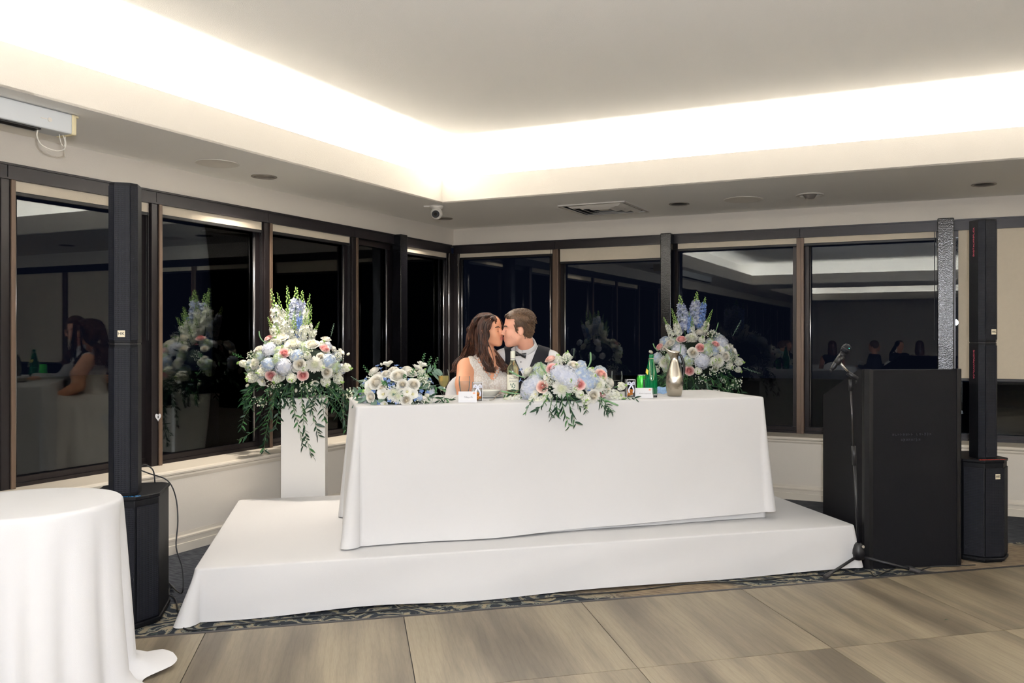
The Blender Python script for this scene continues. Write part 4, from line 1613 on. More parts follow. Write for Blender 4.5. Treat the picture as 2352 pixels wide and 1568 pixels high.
LM = {'ruscus': [make_leaf(0.056, 0.0145).mesh('leaf', 'leaf_green', True), make_leaf(0.050, 0.0125, 0.3, 0.3).mesh('leaf', 'leaf_green', True), make_leaf(0.044, 0.0135, 0.2, 0.1).mesh('leaf', 'leaf_green', True), make_leaf(0.042, 0.012, 0.3, 0.2).mesh('leaf', 'leaf_mid', True)],
      'sage': [make_leaf(0.055, 0.030, 0.1, 0.2, True).mesh('leaf', 'leaf_sage', True), make_leaf(0.07, 0.024, 0.15, 0.2).mesh('leaf', 'leaf_sage', True), make_leaf(0.05, 0.02).mesh('leaf', 'leaf_mid', True)]}


def aim(o, d, spin=0.0, s=1.0):
    """turn an object's +z to direction d"""
    q = Vector(d).normalized().to_track_quat('Z', 'Y')
    o.rotation_mode = 'QUATERNION'
    o.rotation_quaternion = q @ Quaternion((0, 0, 1), spin)
    o.scale = (s, s, s)


def leaf_obj(parent, me, p, direction, normal, s):
    y = Vector(direction).normalized()
    z = Vector(normal)
    z = (z - y * z.dot(y))
    z = z.normalized() if z.length > 1e-4 else y.orthogonal().normalized()
    x = y.cross(z)
    m = Matrix((x, y, z)).transposed()
    o = link('leaf', me, parent, p)
    o.rotation_mode = 'QUATERNION'
    o.rotation_quaternion = m.to_quaternion()
    o.scale = (s, s, s)
    return o


def trail(parent, pts, rnd, kind='ruscus', n=14, s=1.0, name='trailing_stem'):
    """a leafy stem through world points pts (given relative to parent)"""
    path = smooth_path(pts, 5)
    st = MB().tube(path, [0.0025 - 0.0015 * i / len(path) for i in range(len(path))], 5).build(name, 'stem_green', parent, smooth=True)
    n = int(n * 1.55)
    for i in range(n):
        f = (i + 0.6) / n * (len(path) - 1)
        k = int(f)
        p = path[k].lerp(path[min(k + 1, len(path) - 1)], f - k)
        t = (path[min(k + 1, len(path) - 1)] - path[max(k - 1, 0)]).normalized()
        sd = t.orthogonal().normalized()
        sd = Quaternion(t, (i % 2) * PI + rnd.uniform(-0.9, 0.9)) @ sd
        d = (t * rnd.uniform(0.3, 1.0) + sd * rnd.uniform(0.5, 1.1) + Vector((0, 0, -0.2))).normalized()
        leaf_obj(st, rnd.choice(LM[kind]), p, d, Vector((rnd.uniform(-1, 1), rnd.uniform(-1, 0.2), rnd.uniform(-0.2, 1))), s * rnd.uniform(0.6, 1.15))
    return st


def veronica(parent, pts, r=0.007):
    path = smooth_path(pts, 5)
    n = len(path)
    r *= 0.7
    MB().tube(path, [r * (0.35 + 0.65 * math.sin(PI * (0.15 + 0.8 * (1 - i / (n - 1))) ** 0.8)) * (1 if i < n - 1 else 0.2) for i in range(n)], 8)\
        .build('veronica_spike', 'veronica_green', parent, smooth=True)


def arrangement(label, base, cuv, Y, rad, blooms, spikes, seed, nleaf, leafkind, back=10, group=None, leafdrop=0.3, bloom=1.0, trails=0, fill=40, fillers=('stock', 'breath', 'lisianthus', 'stock', 'hydrangea_green', 'rose_white', 'breath')):
    """blooms: (kind, u, v, size) laid on the near face of an ellipsoid of flowers"""
    rnd = random.Random(seed)
    t = thing('flower_arrangement', label, 'flowers', base, 0, group)
    C = dep(cuv[0], cuv[1], Y)
    cam0 = Vector((0, 0, CAM_H))
    rel = lambda p: p - t.location
    cnt = 0

    def put(kind, P, N, s):
        nonlocal cnt
        cnt += 1
        nm = {'rose_white': 'rose', 'rose_pink': 'rose', 'rose_peach': 'rose', 'mum_white': 'chrysanthemum', 'mum_lavender': 'hydrangea', 'hydrangea_blue': 'hydrangea',
              'hydrangea_green': 'hydrangea', 'lisianthus': 'lisianthus', 'stock': 'stock_flower', 'breath': 'gypsophila_sprig', 'blue_single': 'delphinium_floret', 'bud': 'flower_bud',
              'sprig': 'rosemary_sprig', 'sprig_leaf': 'eucalyptus_sprig'}[kind]
        o = link(nm, FM[kind, cnt % 3], t, rel(P))
        aim(o, N, rnd.uniform(0, 6.28), s * bloom)
        return o
    for (kind, u, v, s) in blooms:
        ray = (dep(u, v, 1.0) - cam0)
        oc = cam0 - C
        k = Vector((1 / rad[0], 1 / rad[1], 1 / rad[2]))
        r2 = Vector((ray.x * k.x, ray.y * k.y, ray.z * k.z))
        o2 = Vector((oc.x * k.x, oc.y * k.y, oc.z * k.z))
        A, B, Cc = r2.dot(r2), 2 * r2.dot(o2), o2.dot(o2) - 1
        D = B * B - 4 * A * Cc
        tt = (-B - math.sqrt(D)) / (2 * A) if D > 0 else -B / (2 * A)
        P = cam0 + ray * tt
        q = P - C
        N = Vector((q.x / rad[0] ** 2, q.y / rad[1] ** 2, q.z / rad[2] ** 2)).normalized()
        N = (N + Vector((rnd.uniform(-.15, .15), -0.25, 0.12 + rnd.uniform(-.1, .1)))).normalized()
        put(kind, P, N, s)
    for i in range(fill):           # small blooms tucked between the large ones
        a = rnd.uniform(PI * 1.02, PI * 1.98)
        e = rnd.uniform(-0.55, 1.0)
        d = Vector((math.cos(a) * math.cos(e), math.sin(a) * math.cos(e), math.sin(e)))
        P = C + Vector((d.x * rad[0], d.y * rad[1], d.z * rad[2])) * rnd.uniform(0.86, 0.95)
        if P.z < t.location.z + 0.035:
            continue
        put(rnd.choice(fillers), P, d + Vector((0, -0.3, 0.1)), rnd.uniform(0.75, 1.05))
    for i in range(back):
        a = rnd.uniform(0.05, PI - 0.05)
        e = rnd.uniform(-0.3, 0.9)
        d = Vector((math.cos(a) * math.cos(e), math.sin(a) * math.cos(e), math.sin(e)))
        P = C + Vector((d.x * rad[0], d.y * rad[1], d.z * rad[2]))
        put(rnd.choice(['rose_white', 'rose_pink', 'hydrangea_blue', 'mum_white', 'stock', 'rose_white', 'mum_lavender']), P, d, rnd.uniform(0.85, 1.15))
    for (kind, tu, tv, bu, bv, dy, k, w) in spikes:
        p1 = dep(tu, tv, Y + dy)
        p0 = dep(bu, bv, Y + dy * 0.4)
        d = p1 - p0
        H = 0.26 if kind == 'spike_green' else 0.30
        o = link({'spike_white': 'snapdragon_spike', 'spike_green': 'snapdragon_spike', 'spike_lilac': 'delphinium_spike', 'spike_blue': 'delphinium_spike'}[kind], FM[kind, k % 3], t, rel(p0))
        aim(o, d, rnd.uniform(0, 6))
        sc = d.length / H
        o.scale = (sc * w, sc * w, sc)
    for i in range(trails):         # leafy stems hanging from the underside of the mound
        a = rnd.uniform(0, 2 * PI) if i % 3 == 0 else rnd.uniform(PI * 1.05, PI * 1.95)
        d = Vector((math.cos(a), math.sin(a), 0))
        P = C + Vector((d.x * rad[0] * 0.75, d.y * rad[1] * 0.75, -rad[2] * 0.55))
        ln = rnd.uniform(0.12, 0.24)
        trail(t, [rel(P), rel(P + d * 0.06 + Vector((0, 0, -ln * 0.25))), rel(P + d * 0.10 + Vector((0, 0, -ln * 0.6))), rel(P + d * 0.11 + Vector((rnd.uniform(-.04, .04), 0, -ln)))], rnd, leafkind, 11, 1.15)
    for i in range(nleaf):
        a = rnd.uniform(0, 2 * PI)
        e = rnd.uniform(-0.9, 0.8) - leafdrop * 0.6
        d = Vector((math.cos(a) * math.cos(e), math.sin(a) * math.cos(e), math.sin(e)))
        rr = rnd.uniform(0.72, 0.98)
        P = C + Vector((d.x * rad[0], d.y * rad[1], d.z * rad[2])) * rr
        if P.z < t.location.z + 0.025:
            continue
        dd = (d + Vector((rnd.uniform(-.6, .6), rnd.uniform(-.6, .6), rnd.uniform(-.7, .3)))).normalized()
        leaf_obj(t, rnd.choice(LM[leafkind]), rel(P), dd, Vector((rnd.uniform(-.6, .6), -0.7, 1)), rnd.uniform(0.8, 1.35))
    MB().ball((0, 0, 0), 1.0, 20, 12).xf(Matrix.Diagonal((rad[0] * .72, rad[1] * .72, rad[2] * .72))).build('foam_core', 'foam_green', t, rel(C), smooth=True)
    return t, rel, rnd, C


RW, RP, RH, MW, ML, HB, HG, LI, ST, BR, BS, BU, SP, SL = ('rose_white', 'rose_pink', 'rose_peach', 'mum_white', 'mum_lavender', 'hydrangea_blue', 'hydrangea_green',
                                                         'lisianthus', 'stock', 'breath', 'blue_single', 'bud', 'sprig', 'sprig_leaf')

# ---- tall arrangement on the left pedestal
Y1 = 6.22
c1 = dep(682, 838, Y1)
blooms = [(RW, 649, 783, 1.35), (MW, 674, 793, 1.15), (RW, 717, 796, 1.35), (RW, 748, 784, 1.05), (RP, 744, 803, 1.0), (RP, 619, 781, .95), (RP, 654, 814, 1.1), (ML, 619, 803, 1.1),
          (RW, 597, 806, 1.0), (MW, 587, 836, .95), (HB, 617, 837, 1.0), (ML, 652, 842, 1.25), (HB, 683, 818, .95), (RW, 689, 837, 1.15), (MW, 722, 837, 1.25), (HB, 754, 829, 1.05),
          (RW, 749, 854, 1.1), (RP, 624, 861, 1.05), (RP, 696, 860, 1.1), (ST, 587, 863, 1.3), (ST, 671, 864, 1.2), (BU, 571, 882, 1.0), (LI, 605, 874, 1.1), (BU, 680, 893, 1.1),
          (LI, 723, 877, .95), (ST, 746, 871, 1.2), (ST, 771, 866, 1.2), (LI, 780, 811, 1.0), (BU, 797, 815, .9), (ST, 788, 843, 1.1), (BR, 712, 889, 1.3), (BR, 700, 880, 1.2), (BR, 631, 887, 1.3),
          (BR, 601, 910, 1.2), (BR, 796, 893, 1.3), (BR, 640, 875, 1.0), (BR, 765, 884, 1.2), (ST, 566, 836, .9), (HG, 640, 826, .9), (HG, 768, 842, .9), (BR, 700, 815, 1.2), (BR, 697, 776, 1.1),
          (ST, 640, 867, 1.0), (LI, 773, 858, .9), (SL, 560, 822, .8), (SP, 760, 772, 1.0), (ST, 606, 853, 1.0), (ST, 707, 820, .9), (SP, 806, 864, 1.3), (BU, 612, 895, .6), (RW, 735, 820, .8), (ST, 640, 790, .9)]
bs = (672, 800)
spikes = [('spike_white', 617, 666, 652, 790, 0.02, 0, 1.0), ('spike_white', 640, 672, 658, 790, -.06, 1, .8), ('spike_green', 661, 657, 668, 790, 0.05, 2, .8), ('spike_lilac', 681, 660, 676, 790, -.03, 0, 1.15),
          ('spike_lilac', 697, 668, 684, 790, 0.04, 1, 1.0), ('spike_white', 712, 675, 690, 790, -.03, 2, .8), ('spike_green', 718, 700, 700, 795, -.08, 0, 1.0), ('spike_white', 733, 738, 705, 800, -.06, 1, 1.0),
          ('spike_white', 615, 728, 645, 800, -.08, 2, 1.2), ('spike_blue', 690, 712, 686, 795, -.08, 0, 1.0), ('spike_blue', 648, 722, 660, 795, 0.08, 1, 1.0), ('spike_white', 655, 706, 664, 795, -.12, 1, 1.2),
          ('spike_green', 676, 715, 674, 800, -.12, 1, 1.1), ('spike_lilac', 630, 702, 655, 795, 0.1, 2, 1.0), ('spike_white', 700, 722, 690, 800, -.12, 0, 1.1), ('spike_green', 632, 738, 650, 800, -.12, 1, 1.1)]
t, rel, rnd, C = arrangement('tall white, pink and blue flower arrangement on the left pedestal', (c1.x, c1.y, 0.951), (682, 838), Y1, (0.345, 0.28, 0.20), blooms, spikes, 3, 110, 'ruscus',
                             group='tall pedestal flower arrangements', leafdrop=0.5, bloom=1.02, trails=16)
MB().lathe([(0.0, 0.0), (0.10, 0.0), (0.12, 0.02), (0.13, 0.09), (0.125, 0.09), (0.11, 0.02)], 24).build('bowl', 'foam_green', t, smooth=True)
for (pts, n) in (([(650, 880, -.20), (625, 930, -.28), (600, 975, -.30), (548, 1012, -.30)], 16), ([(640, 885, -.2), (622, 940, -.27), (612, 990, -.28), (606, 1035, -.27)], 20),
                 ([(625, 890, -.2), (590, 920, -.25), (565, 950, -.25), (553, 985, -.25)], 16), ([(690, 885, -.25), (695, 935, -.33), (700, 990, -.34), (716, 1048, -.33)], 22),
                 ([(700, 885, -.25), (712, 925, -.32), (722, 965, -.32), (732, 1000, -.32)], 16), ([(675, 885, -.25), (672, 925, -.33), (682, 965, -.34), (697, 1025, -.33)], 18),
                 ([(750, 885, -.2), (775, 915, -.25), (788, 950, -.25), (795, 988, -.22)], 18), ([(735, 885, -.2), (752, 915, -.27), (768, 940, -.27), (785, 960, -.25)], 14),
                 ([(770, 880, -.1), (790, 905, -.15), (802, 930, -.15), (805, 960, -.15)], 12), ([(610, 885, -.15), (585, 895, -.2), (575, 910, -.2), (562, 925, -.2)], 10),
                 ([(660, 885, -.25), (645, 915, -.32), (640, 945, -.32), (632, 985, -.3)], 14), ([(720, 885, -.25), (735, 905, -.3), (742, 935, -.3), (745, 965, -.3)], 12)):
    trail(t, [rel(dep(u, v, Y1 + d)) for (u, v, d) in pts], rnd, 'ruscus', n, 1.15)
veronica(t, [rel(dep(612, 790, Y1 - .2)), rel(dep(601, 780, Y1 - .2)), rel(dep(596, 770, Y1 - .2)), rel(dep(595, 760, Y1 - .2))])
veronica(t, [rel(dep(590, 868, Y1 - .1)), rel(dep(575, 862, Y1 - .1)), rel(dep(560, 855, Y1 - .1))], 0.006)

# ---- tall arrangement on the right pedestal
Y2 = 7.16
c2 = dep(1597, 825, Y2)
blooms = [(RW, 1607, 769, 1.3), (MW, 1589, 778, 1.25), (RP, 1565, 783, 1.15), (RW, 1541, 791, 1.15), (RP, 1518, 799, 1.0), (HB, 1528, 784, 1.0), (ML, 1560, 806, 1.3), (RP, 1608, 801, 1.15),
          (RW, 1591, 811, 1.2), (RP, 1642, 793, .95), (ML, 1657, 787, 1.2), (LI, 1652, 806, 1.2), (RW, 1664, 819, 1.1), (MW, 1649, 828, 1.25), (ML, 1613, 828, 1.4), (HG, 1626, 802, 1.1),
          (RP, 1584, 849, 1.2), (MW, 1526, 831, 1.1), (BU, 1499, 810, 1.3), (HG, 1580, 828, .9), (ST, 1603, 848, 1.1), (LI, 1682, 808, 1.1), (ST, 1689, 829, 1.2), (ST, 1659, 864, 1.1), (BR, 1614, 879, 1.4),
          (BR, 1681, 872, 1.5), (BR, 1610, 862, 1.2), (LI, 1637, 768, 1.1), (HB, 1510, 822, .9), (ST, 1512, 845, 1.0), (BU, 1518, 876, 1.0), (BR, 1632, 778, 1.3), (BR, 1639, 845, 1.2), (SP, 1683, 771, 1.5),
          (SP, 1707, 844, 1.5), (ST, 1672, 838, 1.0), (HB, 1568, 822, .8), (LI, 1668, 800, .9), (BR, 1672, 880, 1.2), (HB, 1640, 806, .8), (ST, 1690, 845, .9)]
spikes = [('spike_lilac', 1561, 678, 1575, 775, 0, 0, 1.3), ('spike_lilac', 1596, 670, 1592, 770, 0.03, 1, 1.3), ('spike_blue', 1620, 682, 1602, 770, 0.02, 2, 1.1), ('spike_green', 1634, 710, 1612, 775, -.05, 0, 1.1),
          ('spike_green', 1543, 708, 1562, 780, -.05, 1, 1.1), ('spike_white', 1524, 728, 1550, 785, -.05, 2, 1.1), ('spike_white', 1552, 725, 1563, 782, -.1, 0, 1.2), ('spike_green', 1590, 726, 1590, 775, -.1, 2, 1.2),
          ('spike_lilac', 1572, 700, 1580, 775, 0.08, 2, 1.2), ('spike_lilac', 1608, 695, 1598, 775, 0.08, 0, 1.2), ('spike_green', 1626, 735, 1610, 780, -.1, 1, 1.1), ('spike_blue', 1583, 715, 1586, 775, -.08, 0, 1.0)]
t, rel, rnd, C = arrangement('tall pink, cream and lilac flower arrangement behind the steel pitcher', (c2.x, c2.y, 0.951), (1597, 822), Y2, (0.34, 0.28, 0.20), blooms, spikes, 4, 110, 'ruscus',
                             group='tall pedestal flower arrangements', leafdrop=0.5, bloom=1.02, trails=16)
MB().lathe([(0.0, 0.0), (0.10, 0.0), (0.12, 0.02), (0.13, 0.09), (0.125, 0.09), (0.11, 0.02)], 24).build('bowl', 'foam_green', t, smooth=True)
for (pts, n) in (([(1560, 860, -.2), (1545, 880, -.25), (1530, 905, -.25), (1522, 940, -.25)], 14), ([(1590, 865, -.25), (1595, 890, -.3), (1600, 920, -.3), (1610, 960, -.3)], 16),
                 ([(1630, 865, -.22), (1650, 885, -.28), (1668, 905, -.28), (1680, 940, -.26)], 16), ([(1660, 860, -.15), (1685, 875, -.2), (1698, 900, -.2), (1705, 930, -.2)], 14),
                 ([(1610, 865, -.25), (1630, 885, -.3), (1640, 905, -.3), (1648, 940, -.3)], 14), ([(1535, 860, -.15), (1515, 870, -.2), (1508, 890, -.2), (1503, 920, -.2)], 10),
                 ([(1575, 865, -.25), (1570, 885, -.3), (1572, 910, -.3), (1565, 945, -.3)], 14)):
    trail(t, [rel(dep(u, v, Y2 + d)) for (u, v, d) in pts], rnd, 'ruscus', n, 1.3)
veronica(t, [rel(dep(1512, 806, Y2 - .2)), rel(dep(1504, 798, Y2 - .2)), rel(dep(1500, 788, Y2 - .2))])
veronica(t, [rel(dep(1562, 815, Y2 - .4)), rel(dep(1563, 803, Y2 - .4)), rel(dep(1564, 792, Y2 - .4))], 0.007)
veronica(t, [rel(dep(1642, 765, Y2 - .1)), rel(dep(1647, 752, Y2 - .1)), rel(dep(1650, 740, Y2 - .1))], 0.006)

# ---- low arrangement on the left end of the head table
ZT_ = SH + TH + 0.004
Y3 = 4.80
c3 = dep(915, 895, Y3)
blooms = [(RW, 868, 881, 1.45), (RW, 917, 868, 1.45), (RW, 943, 862, 1.1), (RW, 863, 857, 1.1), (LI, 892, 842, 1.3), (RW, 949, 885, 1.15), (MW, 906, 903, 1.15), (LI, 882, 905, 1.25), (RW, 855, 911, 1.0),
          (RW, 932, 917, 1.1), (LI, 947, 905, 1.1), (BU, 977, 907, 1.3), (BU, 1012, 894, 1.2), (LI, 967, 843, 1.2), (LI, 956, 850, 1.2), (BS, 875, 849, 1.3), (BS, 843, 871, 1.4), (BS, 894, 876, 1.2), (BS, 872, 924, 1.4),
          (BS, 911, 922, 1.3), (BS, 924, 888, 1.3), (BS, 966, 898, 1.3), (BS, 985, 872, 1.4), (BS, 911, 842, 1.3), (BS, 990, 880, 1.3), (LI, 885, 927, .85), (BR, 963, 872, 1.0), (BR, 945, 926, .9), (BR, 970, 885, 1.0),
          (BS, 868, 842, 1.2), (BS, 879, 856, 1.1), (BS, 838, 880, 1.2), (BS, 921, 847, 1.1), (SL, 980, 846, .8), (SL, 990, 850, .9), (SL, 968, 835, .7), (BS, 980, 902, 1.3), (RW, 905, 855, 1.0), (SL, 850, 860, .7),
          (BS, 925, 929, 1.1), (BR, 975, 922, .9), (RW, 888, 862, .9), (BU, 877, 839, .7), (RW, 925, 885, 1.0), (RW, 880, 892, .9), (MW, 915, 910, 1.0), (LI, 935, 900, 1.0), (RW, 935, 853, 1.0), (BS, 900, 890, 1.3), (BS, 885, 872, 1.2), (BS, 940, 874, 1.2), (BS, 860, 898, 1.3), (LI, 850, 885, 1.0), (BS, 895, 918, 1.3), (BS, 953, 915, 1.3), (BS, 830, 905, 1.1), (HB, 962, 912, .5), (BU, 823, 924, .7)]
t, rel, rnd, C = arrangement('low white rose and blue delphinium arrangement on the left table end', (c3.x, c3.y, ZT_), (912, 905), Y3, (0.185, 0.15, 0.135), blooms, [], 7, 110, 'sage', 8,
                             'low flower arrangements on the head table', bloom=0.88, fill=26, fillers=('blue_single', 'breath', 'lisianthus', 'stock', 'blue_single', 'sprig_leaf'))
for (pts, n, k) in (([(960, 905, -.02), (990, 912, -.02), (1015, 916, -.02), (1040, 917, -.02)], 10, 'ruscus'), ([(955, 915, -.02), (980, 924, -.02), (1005, 926, -.02), (1030, 922, -.02)], 10, 'ruscus'),
                    ([(860, 910, -.02), (840, 915, -.02), (828, 921, -.02), (818, 928, -.02)], 9, 'sage'), ([(865, 900, -.05), (840, 895, -.05), (828, 895, -.05), (818, 905, -.05)], 8, 'sage'),
                    ([(960, 870, 0.0), (980, 858, 0.0), (992, 852, 0.0), (1003, 846, 0.0)], 8, 'sage'), ([(960, 890, 0), (990, 885, 0), (1005, 890, 0), (1020, 895, 0)], 7, 'sage'),
                    ([(930, 920, -.02), (950, 929, -.02), (975, 931, -.02), (995, 929, -.02)], 8, 'ruscus'), ([(880, 925, -.02), (860, 930, -.02), (845, 931, -.02), (835, 931, -.02)], 7, 'sage')):
    trail(t, [rel(dep(u, v, Y3 + d)) for (u, v, d) in pts], rnd, k, n, 0.9, 'leafy_stem')
MB().lathe([(0.0, 0.0), (0.12, 0.0), (0.13, 0.03), (0.0, 0.032)], 20).build('foam_tray', 'foam_green', t)

# ---- arrangement in the middle of the head table, spilling over the front
Y4 = 5.08
c4 = dep(1310, 890, Y4)
blooms = [(ML, 1299, 863, 1.55), (HB, 1345, 868, 1.15), (ML, 1218, 890, 1.35), (MW, 1291, 892, 1.5), (RP, 1269, 850, 1.2), (RH, 1267, 831, 1.2), (RH, 1248, 889, 1.2), (RP, 1330, 883, 1.2), (RH, 1378, 863, 1.2),
          (RW, 1316, 844, 1.2), (MW, 1373, 884, 1.2), (RW, 1361, 908, 1.25), (MW, 1214, 856, 1.1), (HG, 1247, 854, 1.0), (RW, 1397, 880, 1.1), (ST, 1181, 918, 1.3), (ST, 1248, 919, 1.4), (ST, 1400, 904, 1.3),
          (ST, 1343, 916, 1.2), (HB, 1335, 838, .7), (ST, 1302, 830, 1.1), (BS, 1198, 851, 1.4), (BS, 1198, 874, 1.4), (BR, 1266, 875, 1.1), (ST, 1170, 920, 1.0), (ST, 1196, 914, 1.2), (ST, 1412, 912, 1.1), (HB, 1218, 908, .7),
          (SP, 1317, 822, .7), (BR, 1385, 890, 1.0), (ST, 1418, 888, 1.0), (BS, 1352, 893, 1.2), (HB, 1320, 870, .8), (HG, 1230, 868, .8), (BR, 1300, 835, 1.0), (ST, 1285, 832, .9), (HB, 1362, 872, .9), (LI, 1232, 905, 1.0), (ST, 1230, 915, 1.1), (ST, 1262, 912, 1.1), (RW, 1390, 895, 1.0), (ML, 1282, 858, 1.3), (ML, 1313, 872, 1.3), (ML, 1228, 878, 1.2), (ML, 1212, 900, 1.2), (HB, 1335, 858, 1.1), (HB, 1352, 880, 1.0), (MW, 1384, 872, 1.0), (ST, 1330, 905, 1.0), (LI, 1258, 868, .9), (HG, 1238, 846, .9), (ST, 1344, 930, .8), (SL, 1212, 930, 1.0)]
t, rel, rnd, C = arrangement('wide pastel flower arrangement spilling over the table front before the groom', (c4.x, c4.y, ZT_), (1305, 893), Y4, (0.245, 0.16, 0.165), blooms, [], 9, 130, 'ruscus', 8,
                             'low flower arrangements on the head table', bloom=0.88)
fY = 4.98     # just in front of the cloth
for (pts, n, k, s) in (([(1290, 905, -.18), (1292, 930, -.27), (1298, 950, -.29), (1308, 980, -.29)], 9, 'ruscus', 1.0), ([(1300, 905, -.18), (1308, 930, -.27), (1315, 950, -.28), (1322, 975, -.28)], 9, 'ruscus', 1.1),
                       ([(1270, 910, -.18), (1265, 930, -.27), (1263, 945, -.29), (1268, 958, -.29)], 8, 'ruscus', .7), ([(1280, 905, -.18), (1278, 925, -.25), (1280, 940, -.27), (1276, 952, -.27)], 9, 'ruscus', 1.0),
                       ([(1380, 910, -.12), (1390, 925, -.20), (1398, 935, -.22), (1405, 945, -.22)], 9, 'ruscus', .85), ([(1370, 915, -.12), (1382, 928, -.2), (1390, 938, -.22), (1393, 944, -.22)], 8, 'ruscus', .9),
                       ([(1225, 915, -.2), (1215, 930, -.28), (1210, 940, -.30), (1207, 948, -.30)], 9, 'sage', .4), ([(1410, 915, -.02), (1430, 918, -.05), (1446, 912, -.05), (1462, 917, -.05)], 7, 'ruscus', .9),
                       ([(1340, 915, -.15), (1342, 930, -.22), (1346, 940, -.24), (1347, 948, -.24)], 6, 'ruscus', .7), ([(1300, 900, -.18), (1315, 915, -.24), (1325, 925, -.24), (1332, 935, -.24)], 9, 'ruscus', 1.0),
                       ([(1260, 905, -.18), (1250, 925, -.25), (1240, 935, -.27), (1236, 940, -.27)], 8, 'ruscus', 1.0), ([(1195, 895, -.1), (1180, 900, -.12), (1170, 903, -.12), (1160, 905, -.12)], 6, 'ruscus', .8)):
    trail(t, [rel(dep(u, v, Y4 + d)) for (u, v, d) in pts], rnd, k, n, s)
for pts in ([(1257, 864), (1250, 850), (1244, 840), (1242, 830)], [(1206, 867), (1192, 863), (1180, 857), (1168, 851)], [(1347, 848), (1355, 835), (1357, 822), (1356, 808)],
            [(1194, 904), (1178, 903), (1162, 900), (1150, 898)], [(1375, 913), (1392, 919), (1408, 926), (1421, 931)]):
    veronica(t, [rel(dep(u, v, Y4 - .16)) for (u, v) in pts], 0.0075)
MB().lathe([(0.0, 0.0), (0.13, 0.0), (0.14, 0.03), (0.0, 0.032)], 20).build('foam_tray', 'foam_green', t)

